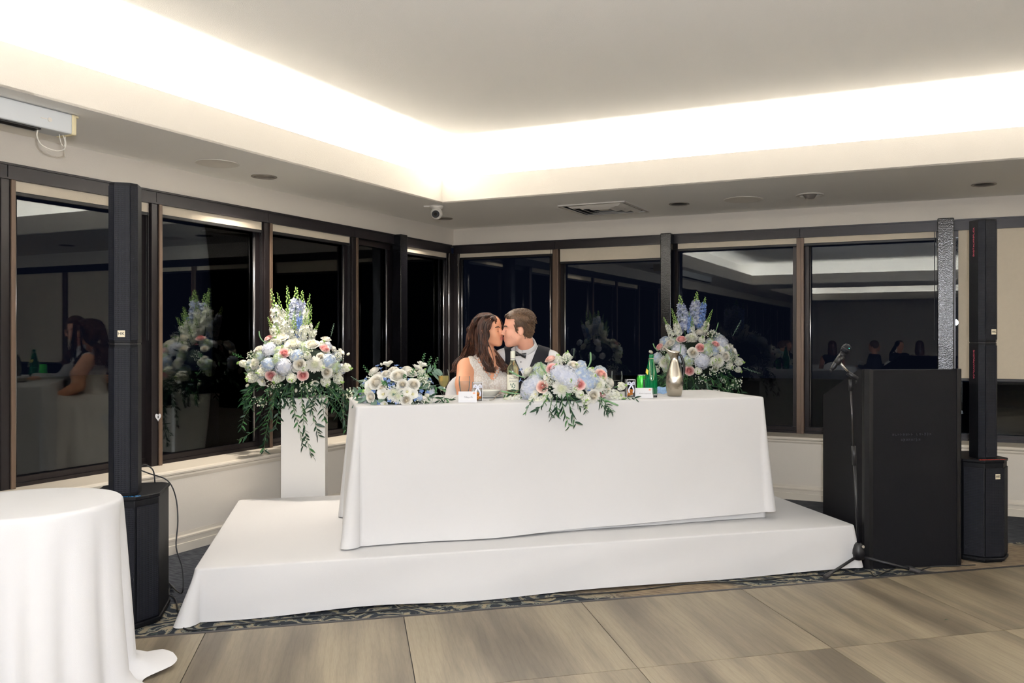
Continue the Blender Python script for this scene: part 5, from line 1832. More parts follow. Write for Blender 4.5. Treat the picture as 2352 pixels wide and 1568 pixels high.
# ================================================================== PEOPLE (implicit surfaces, meshed with surface nets)
class Field:
    def __init__(self, lo, hi, step):
        self.lo = np.array(lo, float)
        self.st = step
        self.n = np.ceil((np.array(hi, float) - self.lo) / step).astype(int) + 1
        self.D = np.full(self.n, 1.0, np.float32)

    def region(self, lo, hi):
        a = np.clip(np.floor((np.array(lo) - self.lo) / self.st).astype(int), 0, self.n)
        b = np.clip(np.ceil((np.array(hi) - self.lo) / self.st).astype(int) + 1, 0, self.n)
        if np.any(b <= a):
            return None, None
        ax = [(self.lo[i] + self.st * np.arange(a[i], b[i])).astype(np.float32) for i in range(3)]
        g = np.meshgrid(*ax, indexing='ij')
        return tuple(slice(a[i], b[i]) for i in range(3)), g

    def _mix(self, sl, d, k, sub=False):
        c = self.D[sl]
        if sub:
            d = -d
            h = np.maximum(k - np.abs(c - d), 0) / max(k, 1e-6)
            self.D[sl] = np.maximum(c, d) + h * h * k * 0.25
        else:
            h = np.maximum(k - np.abs(c - d), 0) / max(k, 1e-6)
            self.D[sl] = np.minimum(c, d) - h * h * k * 0.25

    def ell(self, c, r, k=0.02, rot=None, sub=False):
        c = np.array(c, float)
        R_ = max(r) + k + 3 * self.st
        sl, g = self.region(c - R_, c + R_)
        if sl is None:
            return self
        q = [g[i] - np.float32(c[i]) for i in range(3)]
        if rot is not None:
            m = np.array(rot, np.float32)     # rows: local axes in world
            q = [m[i][0] * q[0] + m[i][1] * q[1] + m[i][2] * q[2] for i in range(3)]
        k0 = np.sqrt((q[0] / r[0]) ** 2 + (q[1] / r[1]) ** 2 + (q[2] / r[2]) ** 2)
        k1 = np.sqrt((q[0] / r[0] ** 2) ** 2 + (q[1] / r[1] ** 2) ** 2 + (q[2] / r[2] ** 2) ** 2) + 1e-6
        self._mix(sl, k0 * (k0 - 1) / k1, k, sub)
        return self

    def cap(self, p0, p1, r0, r1=None, k=0.02, sub=False):
        r1 = r0 if r1 is None else r1
        p0, p1 = np.array(p0, float), np.array(p1, float)
        R_ = max(r0, r1) + k + 3 * self.st
        sl, g = self.region(np.minimum(p0, p1) - R_, np.maximum(p0, p1) + R_)
        if sl is None:
            return self
        d = p1 - p0
        L2 = max(float(d @ d), 1e-9)
        q = [g[i] - np.float32(p0[i]) for i in range(3)]
        t = np.clip((q[0] * d[0] + q[1] * d[1] + q[2] * d[2]) / L2, 0, 1)
        ds = np.sqrt((q[0] - t * d[0]) ** 2 + (q[1] - t * d[1]) ** 2 + (q[2] - t * d[2]) ** 2) - (r0 + (r1 - r0) * t)
        self._mix(sl, ds.astype(np.float32), k, sub)
        return self

    def chain(self, pts, rs, k=0.02):
        for i in range(len(pts) - 1):
            self.cap(pts[i], pts[i + 1], rs[i], rs[i + 1], k)
        return self

    def copy(self, off=0.0):
        f = Field.__new__(Field)
        f.lo, f.st, f.n = self.lo, self.st, self.n
        f.D = self.D - np.float32(off)
        return f

    def coords(self):
        ax = [(self.lo[i] + self.st * np.arange(self.n[i])).astype(np.float32) for i in range(3)]
        return np.meshgrid(*ax, indexing='ij', sparse=True)

    def keep(self, g):
        """intersect with the region where g < 0"""
        self.D = np.maximum(self.D, g.astype(np.float32))
        return self

    def mesh(self, name, mats, pick=None, relax=2):
        D = self.D
        S = D < 0
        c = S[:-1, :-1, :-1].astype(np.uint8)
        tot = np.zeros_like(c)
        for dx in (0, 1):
            for dy in (0, 1):
                for dz in (0, 1):
                    tot += S[dx:D.shape[0] - 1 + dx, dy:D.shape[1] - 1 + dy, dz:D.shape[2] - 1 + dz]
        act = (tot > 0) & (tot < 8)
        idx = np.argwhere(act)
        ids = np.full(act.shape, -1, np.int64)
        ids[act] = np.arange(len(idx))
        acc = np.zeros((len(idx), 3))
        cnt = np.zeros(len(idx))
        I, J, K = idx[:, 0], idx[:, 1], idx[:, 2]
        corners = [(a, b, d) for a in (0, 1) for b in (0, 1) for d in (0, 1)]
        val = {cc: D[I + cc[0], J + cc[1], K + cc[2]] for cc in corners}
        for a in corners:
            for ax in range(3):
                if a[ax] == 0:
                    b = list(a)
                    b[ax] = 1
                    b = tuple(b)
                    va, vb = val[a], val[b]
                    m = (va < 0) != (vb < 0)
                    t = va[m] / (va[m] - vb[m])
                    p = np.tile(np.array(a, float), (m.sum(), 1))
                    p[:, ax] = t
                    acc[m] += p
                    cnt[m] += 1
        V = (idx + acc / np.maximum(cnt, 1)[:, None]) * self.st + self.lo
        faces = []
        for ax in range(3):
            o1, o2 = [(1, 2), (2, 0), (0, 1)][ax]
            sl0 = [slice(None)] * 3
            sl1 = [slice(None)] * 3
            sl0[ax] = slice(0, -1)
            sl1[ax] = slice(1, None)
            for q in (o1, o2):
                sl0[q] = slice(1, -1)
                sl1[q] = slice(1, -1)
            a, b = S[tuple(sl0)], S[tuple(sl1)]
            for flip, m in ((False, a & ~b), (True, ~a & b)):
                e = np.argwhere(m)
                if not len(e):
                    continue
                off = np.zeros(3, int)
                off[o1] = 1
                off[o2] = 1
                e = e + off
                q = []
                for (d1, d2) in ((-1, -1), (0, -1), (0, 0), (-1, 0)):
                    cc = e.copy()
                    cc[:, o1] += d1
                    cc[:, o2] += d2
                    q.append(ids[cc[:, 0], cc[:, 1], cc[:, 2]])
                q = np.stack(q, 1)
                faces.append(q[:, ::-1] if flip else q)
        F = np.concatenate(faces)
        F = F[(F >= 0).all(1)]
        for _ in range(relax):       # light Laplacian relaxation
            A = np.zeros_like(V)
            n = np.zeros(len(V))
            for i in range(4):
                j = (i + 1) % 4
                np.add.at(A, F[:, i], V[F[:, j]])
                np.add.at(A, F[:, j], V[F[:, i]])
                np.add.at(n, F[:, i], 1)
                np.add.at(n, F[:, j], 1)
            V = V * 0.5 + 0.5 * A / np.maximum(n, 1)[:, None]
        me = bpy.data.meshes.new(name)
        me.vertices.add(len(V))
        me.vertices.foreach_set('co', V.astype(np.float32).ravel())
        me.loops.add(F.size)
        me.loops.foreach_set('vertex_index', F.ravel().astype(np.int32))
        me.polygons.add(len(F))
        me.polygons.foreach_set('loop_start', np.arange(0, F.size, 4, dtype=np.int32))
        for m in mats:
            me.materials.append(M[m])
        if pick is not None:
            me.polygons.foreach_set('material_index', pick(V[F].mean(1)).astype(np.int32))
        me.polygons.foreach_set('use_smooth', np.ones(len(F), bool))
        me.update()
        me.validate()
        return me


def place(name, me, parent):
    """world-space mesh under a thing whose origin is elsewhere"""
    me.transform(Matrix.Translation(-parent.location))
    return link(name, me, parent)


class Head:
    """local axes: f forward, s to the face's left, u up"""
    def __init__(self, c, fwd, up, scale):
        self.c = np.array(c, float)
        f = np.array(fwd, float)
        f /= np.linalg.norm(f)
        u = np.array(up, float)
        u -= f * (u @ f)
        u /= np.linalg.norm(u)
        s = np.cross(u, f)
        self.f, self.s_, self.u, self.k = f, s, u, scale
        self.rot = [f, s, u]

    def p(self, f, s, u):
        return self.c + (self.f * f + self.s_ * s + self.u * u) * self.k

    def loc(self, P):
        q = (P - self.c) / self.k
        return q @ self.f, q @ self.s_, q @ self.u

    def sculpt(self, F, fem=False):
        k = self.k
        E = lambda c, r, kk=0.02, sub=False: F.ell(self.p(*c), [x * k for x in r], kk, self.rot, sub)
        Cp = lambda a, b, r0, r1=None, kk=0.02, sub=False: F.cap(self.p(*a), self.p(*b), r0 * k, (r0 if r1 is None else r1) * k, kk, sub)
        E((-0.012, 0, 0.038), (0.097, 0.075, 0.090), 0.02)
        E((0.030, 0, 0.052), (0.058, 0.060, 0.058), 0.03)
        E((0.028, 0, -0.032), (0.062, 0.057 if not fem else 0.055, 0.080), 0.03)
        E((0.045, 0, -0.062), (0.040, 0.042, 0.048), 0.03)
        for s in (-1, 1):
            Cp((-0.006, s * 0.052, -0.048), (0.062, s * 0.016, -0.098), 0.017 if not fem else 0.014, 0.014, 0.025)
            E((0.058, s * 0.036, -0.028), (0.028, 0.024, 0.030) if not fem else (0.033, 0.030, 0.034), 0.025)
            Cp((0.088, s * 0.010, 0.024), (0.070, s * 0.050, 0.026), 0.010 if not fem else 0.008, 0.008, 0.018)
        E((0.074, 0, -0.102), (0.020, 0.024, 0.017), 0.02)
        for s in (-1, 1):
            E((0.094, s * 0.031, 0.003), (0.016, 0.019, 0.013), 0.014, True)
            E((0.076, s * 0.032, 0.001), (0.014, 0.016, 0.012), 0.006)
        E((0.076, 0, -0.062), (0.026, 0.030, 0.026), 0.02)
        nl = 1.0 if not fem else 0.88
        Cp((0.088, 0, 0.018), (0.088 + 0.026 * nl, 0, -0.026), 0.0075, 0.0105 if not fem else 0.009, 0.012)
        for s in (-1, 1):
            E((0.101, s * 0.012, -0.031), (0.011, 0.008, 0.008), 0.008)
        for (f_, u_, r) in ((0.0985, -0.0555, 0.0062), (0.0965, -0.0685, 0.0075)):
            Cp((f_, 0, u_), (f_ - 0.010, 0.020, u_ - 0.001), r, r * 0.5, 0.006)
            Cp((f_, 0, u_), (f_ - 0.010, -0.020, u_ - 0.001), r, r * 0.5, 0.006)
        Cp((0.112, -0.02, -0.0622), (0.112, 0.02, -0.0622), 0.0045, None, 0.006, True)
        for s in (-1, 1):
            E((-0.014, s * 0.080, -0.008), (0.021, 0.011, 0.034), 0.006)
            E((-0.010, s * 0.092, -0.004), (0.011, 0.007, 0.021), 0.005, True)

    def lip_pick(self, P):
        f, s, u = self.loc(P)
        m = (f > 0.088) & (np.abs(s) < 0.024) & (u > -0.0775) & (u < -0.0495)
        m &= np.abs(s) < 0.024 - 9.0 * (u + 0.0622) ** 2 / 0.24
        return m

    def jaw_pick(self, P):
        f, s, u = self.loc(P)
        rs_ = np.random.RandomState(3)
        n = rs_.uniform(-0.012, 0.012, len(f))
        return (u + n < -0.044 - 0.35 * np.maximum(0.05 - f, 0)) & (u + n > -0.118) & (f + n > 0.014)

    def face_details(self, parent, hair, fem):
        b = MB()
        for s in (-1, 1):
            pts = [self.p(0.0965, s * 0.013, 0.022), self.p(0.0945, s * 0.030, 0.0285), self.p(0.080, s * 0.049, 0.026), self.p(0.070, s * 0.057, 0.019)]
            b.tube([Vector(p) - parent.location for p in smooth_path(pts, 4)], [0.0035 * self.k] * 3 + [0.0042 * self.k] * 7 + [0.002 * self.k] * 3, 6)
        b.build('eyebrow', hair, parent, smooth=True)
        b = MB()
        for s in (-1, 1):
            pts = [self.p(0.0855, s * 0.019, -0.0045), self.p(0.0895, s * 0.031, -0.0075), self.p(0.080, s * 0.046, -0.004)]
            b.tube([Vector(p) - parent.location for p in smooth_path(pts, 4)], 0.0016 * self.k, 5)
        b.build('eyelashes', 'lash_dark', parent, smooth=True)


def hand(F, wrist, aim_, palm_n, k=1.0, curl=0.5, side=1):
    """palm and five bent fingers added to a field"""
    a = np.array(aim_, float)
    a /= np.linalg.norm(a)
    n = np.array(palm_n, float)
    n -= a * (n @ a)
    n /= np.linalg.norm(n)
    x = np.cross(a, n) * side
    w = np.array(wrist, float)
    pc = w + a * 0.05 * k
    F.ell(pc, (0.048 * k, 0.040 * k, 0.015 * k), 0.012, [a, x, n])
    for i, (off, ln) in enumerate(((-0.030, 0.066), (-0.010, 0.076), (0.010, 0.072), (0.029, 0.056))):
        b0 = pc + a * 0.036 * k + x * off * k
        d1 = a * math.cos(curl * 0.6) + n * math.sin(curl * 0.6)
        d2 = a * math.cos(curl * 1.6) + n * math.sin(curl * 1.6)
        p1 = b0 + d1 * ln * 0.5 * k
        p2 = p1 + d2 * ln * 0.5 * k
        F.chain([b0 - a * 0.015, p1, p2], [0.0095 * k, 0.0085 * k, 0.007 * k], 0.004)
    t0 = pc - a * 0.015 * k - x * 0.035 * k
    t1 = t0 + (a * 0.6 - x * 0.6 + n * 0.3) * 0.038 * k
    t2 = t1 + (a * 0.9 - x * 0.1 + n * 0.3) * 0.030 * k
    F.chain([t0, t1, t2], [0.014 * k, 0.0105 * k, 0.008 * k], 0.008)


mat('skin_groom', (226, 168, 142), 0.5, sub=0.12, bump=0.04, bscale=160, vary=0.05, vscale=22)
mat('skin_bride', (228, 165, 130), 0.48, sub=0.12, bump=0.03, bscale=160, vary=0.02, vscale=22)
mat('skin_arm', (222, 150, 104), 0.5, sub=0.1, bump=0.03, bscale=160, vary=0.04, vscale=22)
mat('stubble_skin', (217, 160, 136), 0.6, bump=0.1, bscale=500, vary=0.12, vscale=260)
mat('lips_rose', (204, 124, 108), 0.42, bump=0.05, bscale=300)
mat('lips_nude', (204, 128, 110), 0.5, bump=0.05, bscale=300)
mat('lash_dark', (40, 26, 22), 0.6, bump=0.02)
mat('shirt_white', (220, 218, 217), 0.8, bump=0.08, bscale=120, spec=0.2)
mat('vest_black', (26, 26, 32), 0.75, bump=0.15, bscale=400, spec=0.25)
mat('satin_black', (14, 14, 18), 0.35, bump=0.03)
mat('trouser_black', (20, 20, 24), 0.8, bump=0.1, bscale=300)
mat('gown_tulle', (218, 212, 205), 0.85, bump=0.3, bscale=60, sheen=0.2)


def strand_mat(name, dark, light, scale=(1, 1, 1)):
    m = bpy.data.materials.new(name)
    m.use_nodes = True
    nt = m.node_tree
    b = nt.nodes['Principled BSDF']
    b.inputs['Roughness'].default_value = 0.42
    b.inputs['Specular IOR Level'].default_value = 0.4
    tc = nt.nodes.new('ShaderNodeTexCoord')
    n = nt.nodes.new('ShaderNodeTexNoise')
    n.inputs['Scale'].default_value = 90
    n.inputs['Detail'].default_value = 4
    mp = nt.nodes.new('ShaderNodeMapping')
    mp.inputs['Scale'].default_value = scale
    nt.links.new(tc.outputs['Object'], mp.inputs['Vector'])
    nt.links.new(mp.outputs['Vector'], n.inputs['Vector'])
    cr = nt.nodes.new('ShaderNodeValToRGB')
    cr.color_ramp.elements[0].position = 0.36
    cr.color_ramp.elements[0].color = lin(dark)
    cr.color_ramp.elements[1].position = 0.68
    cr.color_ramp.elements[1].color = lin(light)
    nt.links.new(n.outputs['Fac'], cr.inputs['Fac'])
    nt.links.new(cr.outputs['Color'], b.inputs['Base Color'])
    bp = nt.nodes.new('ShaderNodeBump')
    bp.inputs['Strength'].default_value = 0.5
    bp.inputs['Distance'].default_value = 0.003
    nt.links.new(n.outputs['Fac'], bp.inputs['Height'])
    nt.links.new(bp.outputs['Normal'], b.inputs['Normal'])
    M[name] = m


strand_mat('hair_brunette', (34, 19, 15), (92, 55, 37), (0.5, 0.5, 0.15))
strand_mat('hair_brown', (58, 42, 32), (112, 84, 60), (3, 3, 3))


def lace_mat():
    m = bpy.data.materials.new('lace_white')
    m.use_nodes = True
    nt = m.node_tree
    b = nt.nodes['Principled BSDF']
    b.inputs['Roughness'].default_value = 0.8
    tc = nt.nodes.new('ShaderNodeTexCoord')
    v = nt.nodes.new('ShaderNodeTexVoronoi')
    v.inputs['Scale'].default_value = 95
    nt.links.new(tc.outputs['Object'], v.inputs['Vector'])
    cr = nt.nodes.new('ShaderNodeValToRGB')
    cr.color_ramp.elements[0].color = lin((238, 235, 230))
    cr.color_ramp.elements[1].position = 0.75
    cr.color_ramp.elements[1].color = lin((208, 197, 186))
    nt.links.new(v.outputs['Distance'], cr.inputs['Fac'])
    nt.links.new(cr.outputs['Color'], b.inputs['Base Color'])
    bp = nt.nodes.new('ShaderNodeBump')
    bp.inputs['Strength'].default_value = 0.6
    bp.inputs['Distance'].default_value = 0.004
    bp.invert = True
    nt.links.new(v.outputs['Distance'], bp.inputs['Height'])
    nt.links.new(bp.outputs['Normal'], b.inputs['Normal'])
    M['lace_white'] = m


lace_mat()

# ------------------------------------------------------------------ the groom
YG = 5.74
gp_ = lambda u, v, y=YG: np.array(dep(u, v, y))
g_root = thing('person', 'man in black vest, white shirt and bow tie kissing the woman', 'person', (dep(1215, 900, 5.80).x, 5.80, SH))
STEP = 0.0045
lo = (-0.95, 5.10, 0.24)
hi = (0.10, 6.15, 1.62)
hd = Head(gp_(1190.5, 756.5, 5.715), (-1.0, -0.10, -0.02), (0.05, -0.06, 1), 0.96)
body = Field(lo, hi, STEP)
hd.sculpt(body)
nb = gp_(1209, 803, 5.80)                               # root of the neck
body.cap(hd.p(-0.040, 0, -0.045), nb, 0.050, 0.058, 0.022)
torso = Field(lo, hi, STEP)
shL, shR = gp_(1266, 826, 5.80), gp_(1156, 822, 5.86)   # screen right, screen left
torso.cap(shL + [-0.02, 0, -0.005], shR + [0.02, 0, -0.005], 0.062, 0.062, 0.05)
torso.cap(nb + [0, 0.0, -0.03], (shL + shR) / 2, 0.066, 0.08, 0.04)
for q_ in (shL, shR):
    torso.cap(nb + (q_ - nb) * 0.15 + np.array([0, 0.01, 0.0]), q_ + (nb - q_) * 0.12 + np.array([0, 0, 0.012]), 0.050, 0.046, 0.03)
cx_ = (shL + shR) / 2
torso.ell(cx_ + [0.005, -0.005, -0.14], (0.165, 0.108, 0.17), 0.05)
torso.ell(cx_ + [0.012, 0.0, -0.32], (0.155, 0.112, 0.16), 0.06)
torso.ell(cx_ + [0.018, 0.02, -0.45], (0.165, 0.125, 0.11), 0.05)
arms = Field(lo, hi, STEP)
elL = gp_(1297, 905, 5.66)
wrL = np.array([elL[0] - 0.10, elL[1] - 0.22, 1.035])
arms.chain([shL, elL, wrL], [0.062, 0.048, 0.032], 0.03)
elR = gp_(1152, 885, 6.04)
wrR = np.array(dep(1126, 888, 5.96))
arms.chain([shR, elR, wrR], [0.062, 0.048, 0.032], 0.03)
torso.D = np.minimum(torso.D, 1.0)
full = Field(lo, hi, STEP)
full.D = np.minimum(torso.D, arms.D)
skin = Field(lo, hi, STEP)
skin.D = np.minimum(body.D, full.D + 0.006)
hand(skin, wrL, (-0.8, -0.5, -0.12), (0, 0, -1), 1.0, 0.4, 1)
hand(skin, wrR, (-0.9, -0.35, -0.1), (0.2, -1, 0), 1.0, 0.5, -1)
legs = Field(lo, hi, STEP)
hip = cx_ + [0.018, 0.02, -0.47]
for s in (-1, 1):
    kn = np.array([hip[0] + s * 0.12, hip[1] - 0.44, SH + 0.50])
    an = np.array([kn[0], kn[1] - 0.03 + 0.06, SH + 0.07])
    legs.chain([hip + [s * 0.09, 0, -0.03], kn, an], [0.088, 0.062, 0.045], 0.04)
    legs.chain([an, an + [0, -0.15, -0.035]], [0.042, 0.032], 0.02)
legs.ell(hip + [0, 0.0, 0.0], (0.17, 0.13, 0.10), 0.05)
skin.D = np.minimum(skin.D, legs.D + 0.008)
place('body', skin.mesh('body', ['skin_groom', 'lips_nude', 'stubble_skin'], lambda P: np.where(hd.lip_pick(P), 1, np.where(hd.jaw_pick(P), 2, 0))), g_root)
# shirt: torso and sleeves, ending at wrists and neck
sh = full.copy(0.004)
X, Yy, Z = sh.coords()
for w in (wrL, wrR):
    pass
sh.cap(nb + [0, 0, -0.03], nb + [-0.004, -0.002, -0.002], 0.064, 0.064, 0.01)
place('shirt', sh.mesh('shirt', ['shirt_white']), g_root)
tr = legs.copy(0.004)
place('trousers', tr.mesh('trousers', ['trouser_black']), g_root)
# collar band with its two points
b = MB()
axc = np.array(hd.p(-0.040, 0, -0.045)) - nb
axc /= np.linalg.norm(axc)
frontd = np.array([-0.42, -0.9, 0.0])
frontd -= axc * (frontd @ axc)
frontd /= np.linalg.norm(frontd)
sided = np.cross(axc, frontd)


def colfn(u, v):
    a = (u - 0.5) * 2 * PI * 0.965 + PI
    r = 0.068 - 0.003 * v
    h = -0.004 + 0.056 * v * (0.75 + 0.25 * (1 - math.cos(a)) / 2 + 0.0)
    q = nb + frontd * (math.cos(a) * r) + sided * (math.sin(a) * r) + axc * (h + 0.010)
    return tuple(q - np.array(g_root.location))


def colfold(u, v):
    a = (u - 0.5) * 2 * PI * 0.955 + PI
    r = 0.066 + 0.008 * v
    pt = max(0, math.cos(a)) ** 6
    top = 0.052 * (0.75 + 0.25 * (1 - math.cos(a)) / 2) + 0.008
    h = top - v * (0.034 + 0.022 * pt)
    q = nb + frontd * (math.cos(a) * r) + sided * (math.sin(a) * r) + axc * (h + 0.006)
    return tuple(q - np.array(g_root.location))


b.grid(colfn, 40, 3)
b.grid(colfold, 40, 4)
o = b.build('collar', 'shirt_white', g_root, smooth=True)
sol = o.modifiers.new('cloth', 'SOLIDIFY')
sol.thickness = 0.0022
# vest
ve = torso.copy(0.012)
X, Yy, Z = ve.coords()
cxx = nb[0] - 0.012
zt = nb[2]
vneck = (Z - (1.10 + 2.3 * np.abs(X - (cxx + (Z - 1.2) * -0.05)))) * 0.45            # V opening in front
front = Yy - (nb[1] + 0.0)
keepv = np.where(front < 0, vneck, -1.0 + 0 * vneck)
arm_l = np.sqrt((X - (shL[0] + 0.056)) ** 2 + ((Z - shL[2]) * 0.55) ** 2) - 0.075
arm_r = np.sqrt((X - (shR[0] - 0.056)) ** 2 + ((Z - shR[2]) * 0.55) ** 2) - 0.075
ve.keep(np.maximum(np.maximum(keepv, -arm_l), -arm_r) + 0 * Yy)
neckd = np.sqrt((X - np.float32(nb[0])) ** 2 + (Yy - np.float32(nb[1])) ** 2) + 0 * Z
ve.keep(0.068 - neckd + 0 * Z)
ve.keep(0.86 - Z + 0 * X + 0 * Yy)
o = place('vest', ve.mesh('vest', ['vest_black']), g_root)
# bow tie
bt = gp_(1194.5, 814, 5.665)
fd = Vector((-0.30, -0.95, 0)).normalized()
sd = Vector((0.93, -0.30, -0.18)).normalized()
upv = sd.cross(fd).normalized()
if upv.z < 0:
    upv = -upv
b = MB()
for s in (-1, 1):
    def wing(u, v, s=s):
        hh = 0.006 + 0.017 * u ** 0.8 - 0.003 * u * u
        th = 0.008 * math.sin(PI * min(1, 0.12 + u * 0.9)) * math.sin(PI * v)
        q = Vector(bt) + sd * (s * (0.005 + 0.038 * u)) + upv * (hh * (2 * v - 1)) + fd * th - g_root.location
        return tuple(q)

    def wing2(u, v, s=s):
        hh = 0.006 + 0.017 * u ** 0.8 - 0.003 * u * u
        th = -0.004 * math.sin(PI * v)
        q = Vector(bt) + sd * (s * (0.005 + 0.038 * u)) + upv * (hh * (2 * v - 1)) + fd * th - g_root.location
        return tuple(q)
    b.grid(wing, 8, 6)
    b.grid(wing2, 8, 6)
b.ball(tuple(Vector(bt) + fd * 0.004 - g_root.location), 0.009, 10, 8)
b.build('bow_tie', 'satin_black', g_root, smooth=True)
MB().ball(tuple(Vector(gp_(1196.5, 831, 5.668)) - g_root.location), 0.004, 8, 6).ball(tuple(Vector(gp_(1199.0, 848, 5.672)) - g_root.location), 0.004, 8, 6)\
    .build('shirt_stud', 'satin_black', g_root, smooth=True)
hd.face_details(g_root, 'hair_brown', False)
# short hair: a shell over the skull cut along the hairline, and short swept locks
hf = Field(hd.c - 0.17, hd.c + 0.17, 0.004)
k = hd.k
hf.ell(hd.p(-0.014, 0, 0.040), [0.104 * k, 0.083 * k, 0.099 * k], 0.01, hd.rot)
hf.ell(hd.p(0.022, 0, 0.078), [0.070 * k, 0.066 * k, 0.054 * k], 0.03, hd.rot)
hf.ell(hd.p(-0.062, 0, -0.02), [0.045 * k, 0.060 * k, 0.055 * k], 0.03, hd.rot)
G = hf.coords()
P3 = [G[i] - np.float32(hd.c[i]) for i in range(3)]
lf = (P3[0] * hd.f[0] + P3[1] * hd.f[1] + P3[2] * hd.f[2]) / k
ls_ = (P3[0] * hd.s_[0] + P3[1] * hd.s_[1] + P3[2] * hd.s_[2]) / k
lu = (P3[0] * hd.u[0] + P3[1] * hd.u[1] + P3[2] * hd.u[2]) / k
hl = np.maximum.reduce([np.where(lf > 0.026, (0.078 - lu) + 0 * lf, -1 + 0 * lf), np.where((lf <= 0.026) & (lf > 0.006), (-0.022 - lu), -1 + 0 * lf),
                        np.where((lf <= 0.006) & (lf > -0.028), (0.022 - lu), -1 + 0 * lf), np.where(lf <= -0.028, (-0.072 - lu), -1 + 0 * lf)])
hf.keep(hl * k * 0.7)
hf.keep(((lf - 0.082) + 0 * lu) * k)
hair = place('hair', hf.mesh('hair', ['hair_brown'], relax=3), g_root)
rnd = random.Random(5)
b = MB()
def skull(f0, s0):
    return 0.040 + 0.101 * math.sqrt(max(0.0, 1 - (s0 / 0.085) ** 2 - ((f0 + 0.014) / 0.106) ** 2))


for i in range(420):       # the long top, swept back and to the side
    s0 = rnd.uniform(-0.062, 0.062)
    f0 = rnd.uniform(-0.09, 0.080)
    fr = max(0.0, f0) / 0.08
    u0 = max(skull(f0, s0), 0.085 if f0 > 0.05 else 0.0)
    q = [hd.p(f0, s0, u0 - 0.008), hd.p(f0 + 0.006 * fr - 0.004, s0 * 1.02, u0 + 0.006 + 0.010 * fr), hd.p(f0 - 0.020, s0 * 1.06 - 0.006, u0 + 0.006 + 0.006 * fr), hd.p(f0 - 0.042, s0 * 1.1 - 0.010, skull(max(f0 - 0.042, -0.11), min(0.075, max(-0.075, s0 * 1.1))) + 0.001)]
    b.tube([Vector(p) - g_root.location for p in smooth_path(q, 2)], [0.0020, 0.0030, 0.0032, 0.0030, 0.0026, 0.0020, 0.0010], 4)
for i in range(10):        # loose fringe at the front
    s0 = -0.01 + 0.045 * i / 9
    q = [hd.p(0.060, s0, 0.112), hd.p(0.085, s0 + 0.004, 0.106), hd.p(0.092, s0 + 0.012, 0.092), hd.p(0.088, s0 + 0.022, 0.082)]
    b.tube([Vector(p) - g_root.location for p in smooth_path(q, 2)], [0.003, 0.004, 0.004, 0.0035, 0.003, 0.002, 0.001], 4)
for i in range(520):       # clipped sides and back, combed down and back
    a = rnd.uniform(-2.6, 2.6) if i % 2 else rnd.choice((-1, 1)) * rnd.uniform(1.1, 2.2)
    uu = rnd.uniform(-0.05, 0.085)
    ff, s1 = -0.014 + 0.106 * math.cos(a + (0 if True else 0)), 0.086 * math.sin(a)
    if ff > 0.034 or (ff > -0.036 and ff <= 0.008 and uu < 0.03) or (ff > 0.008 and uu < -0.005):
        continue
    kz = math.sqrt(max(0.05, 1 - ((uu - 0.04) / 0.102) ** 2))
    p0 = hd.p(-0.014 + (ff + 0.014) * kz, s1 * kz, uu)
    n_ = np.array([hd.f * (ff + 0.014) / 0.106 ** 2 + hd.s_ * s1 / 0.086 ** 2])[0]
    n_ /= np.linalg.norm(n_)
    p1 = p0 + n_ * 0.003 - hd.u * 0.010 - hd.f * 0.006
    p2 = p0 + n_ * 0.0015 - hd.u * 0.022 - hd.f * 0.014
    b.tube([Vector(p) - g_root.location for p in (p0, p1, p2)], [0.0016, 0.0022, 0.0008], 4)
b.build('hair_locks', 'hair_brown', g_root, smooth=True)

# ------------------------------------------------------------------ the bride
b_root = thing('person', 'woman in white lace gown with long brown hair kissing the man', 'person', (dep(1115, 900, 5.80).x, 5.80, SH))
lo = (-1.25, 5.05, 0.255)
hi = (-0.30, 6.20, 1.62)
hb = Head(gp_(1124.5, 759.5, 5.765), (1.0, -0.42, 0.05), (-0.10, -0.05, 1), 0.885)
body = Field(lo, hi, STEP)
hb.sculpt(body, True)
nbB = gp_(1120, 817, 5.80)
body.cap(hb.p(-0.034, 0, -0.045), nbB, 0.044, 0.050, 0.022)
torso = Field(lo, hi, STEP)
bsN, bsF = gp_(1076, 836, 5.74), gp_(1165, 834, 5.86)      # near shoulder (screen left), far shoulder
torso.cap(bsN + [0.015, 0, -0.005], bsF + [-0.02, 0, -0.005], 0.047, 0.050, 0.05)
torso.cap(nbB + [0, 0, -0.015], (bsN + bsF) / 2, 0.06, 0.06, 0.05)
cB = (bsN + bsF) / 2
nF = np.array([0.30, -0.954, 0])                            # the way her chest faces
nS = np.array([0.954, 0.30, 0])
rotB = [nS, -nF, np.array([0, 0, 1.0])]
torso.ell(cB + [0, 0, -0.12], (0.145, 0.095, 0.15), 0.05, rotB)
torso.ell(cB + [0, 0.0, -0.28], (0.125, 0.095, 0.13), 0.06, rotB)
torso.ell(cB + [0, 0.02, -0.42], (0.17, 0.14, 0.12), 0.06, rotB)
for s in (-1, 1):
    torso.ell(cB + nS * (s * 0.068) + nF * 0.078 + np.array([0, 0, -0.135]), (0.066, 0.052, 0.062), 0.03, rotB)
arms = Field(lo, hi, STEP)
elN = gp_(1067, 915, 5.66)
wrN = np.array([elN[0] + 0.06, elN[1] - 0.22, 1.0 - 0.16])
arms.chain([bsN + [-0.014, -0.01, -0.018], elN + [0, 0, .10], elN, wrN], [0.062, 0.058, 0.046, 0.030], 0.03)
elF = gp_(1168, 915, 5.76)
wrF = np.array([elF[0] - 0.10, elF[1] - 0.20, 1.0 - 0.16])
arms.chain([bsF, elF, wrF], [0.058, 0.046, 0.030], 0.03)
skin = Field(lo, hi, STEP)
skin.D = body.D.copy()
h_ = np.maximum(0.02 - np.abs(skin.D - torso.D), 0) / 0.02
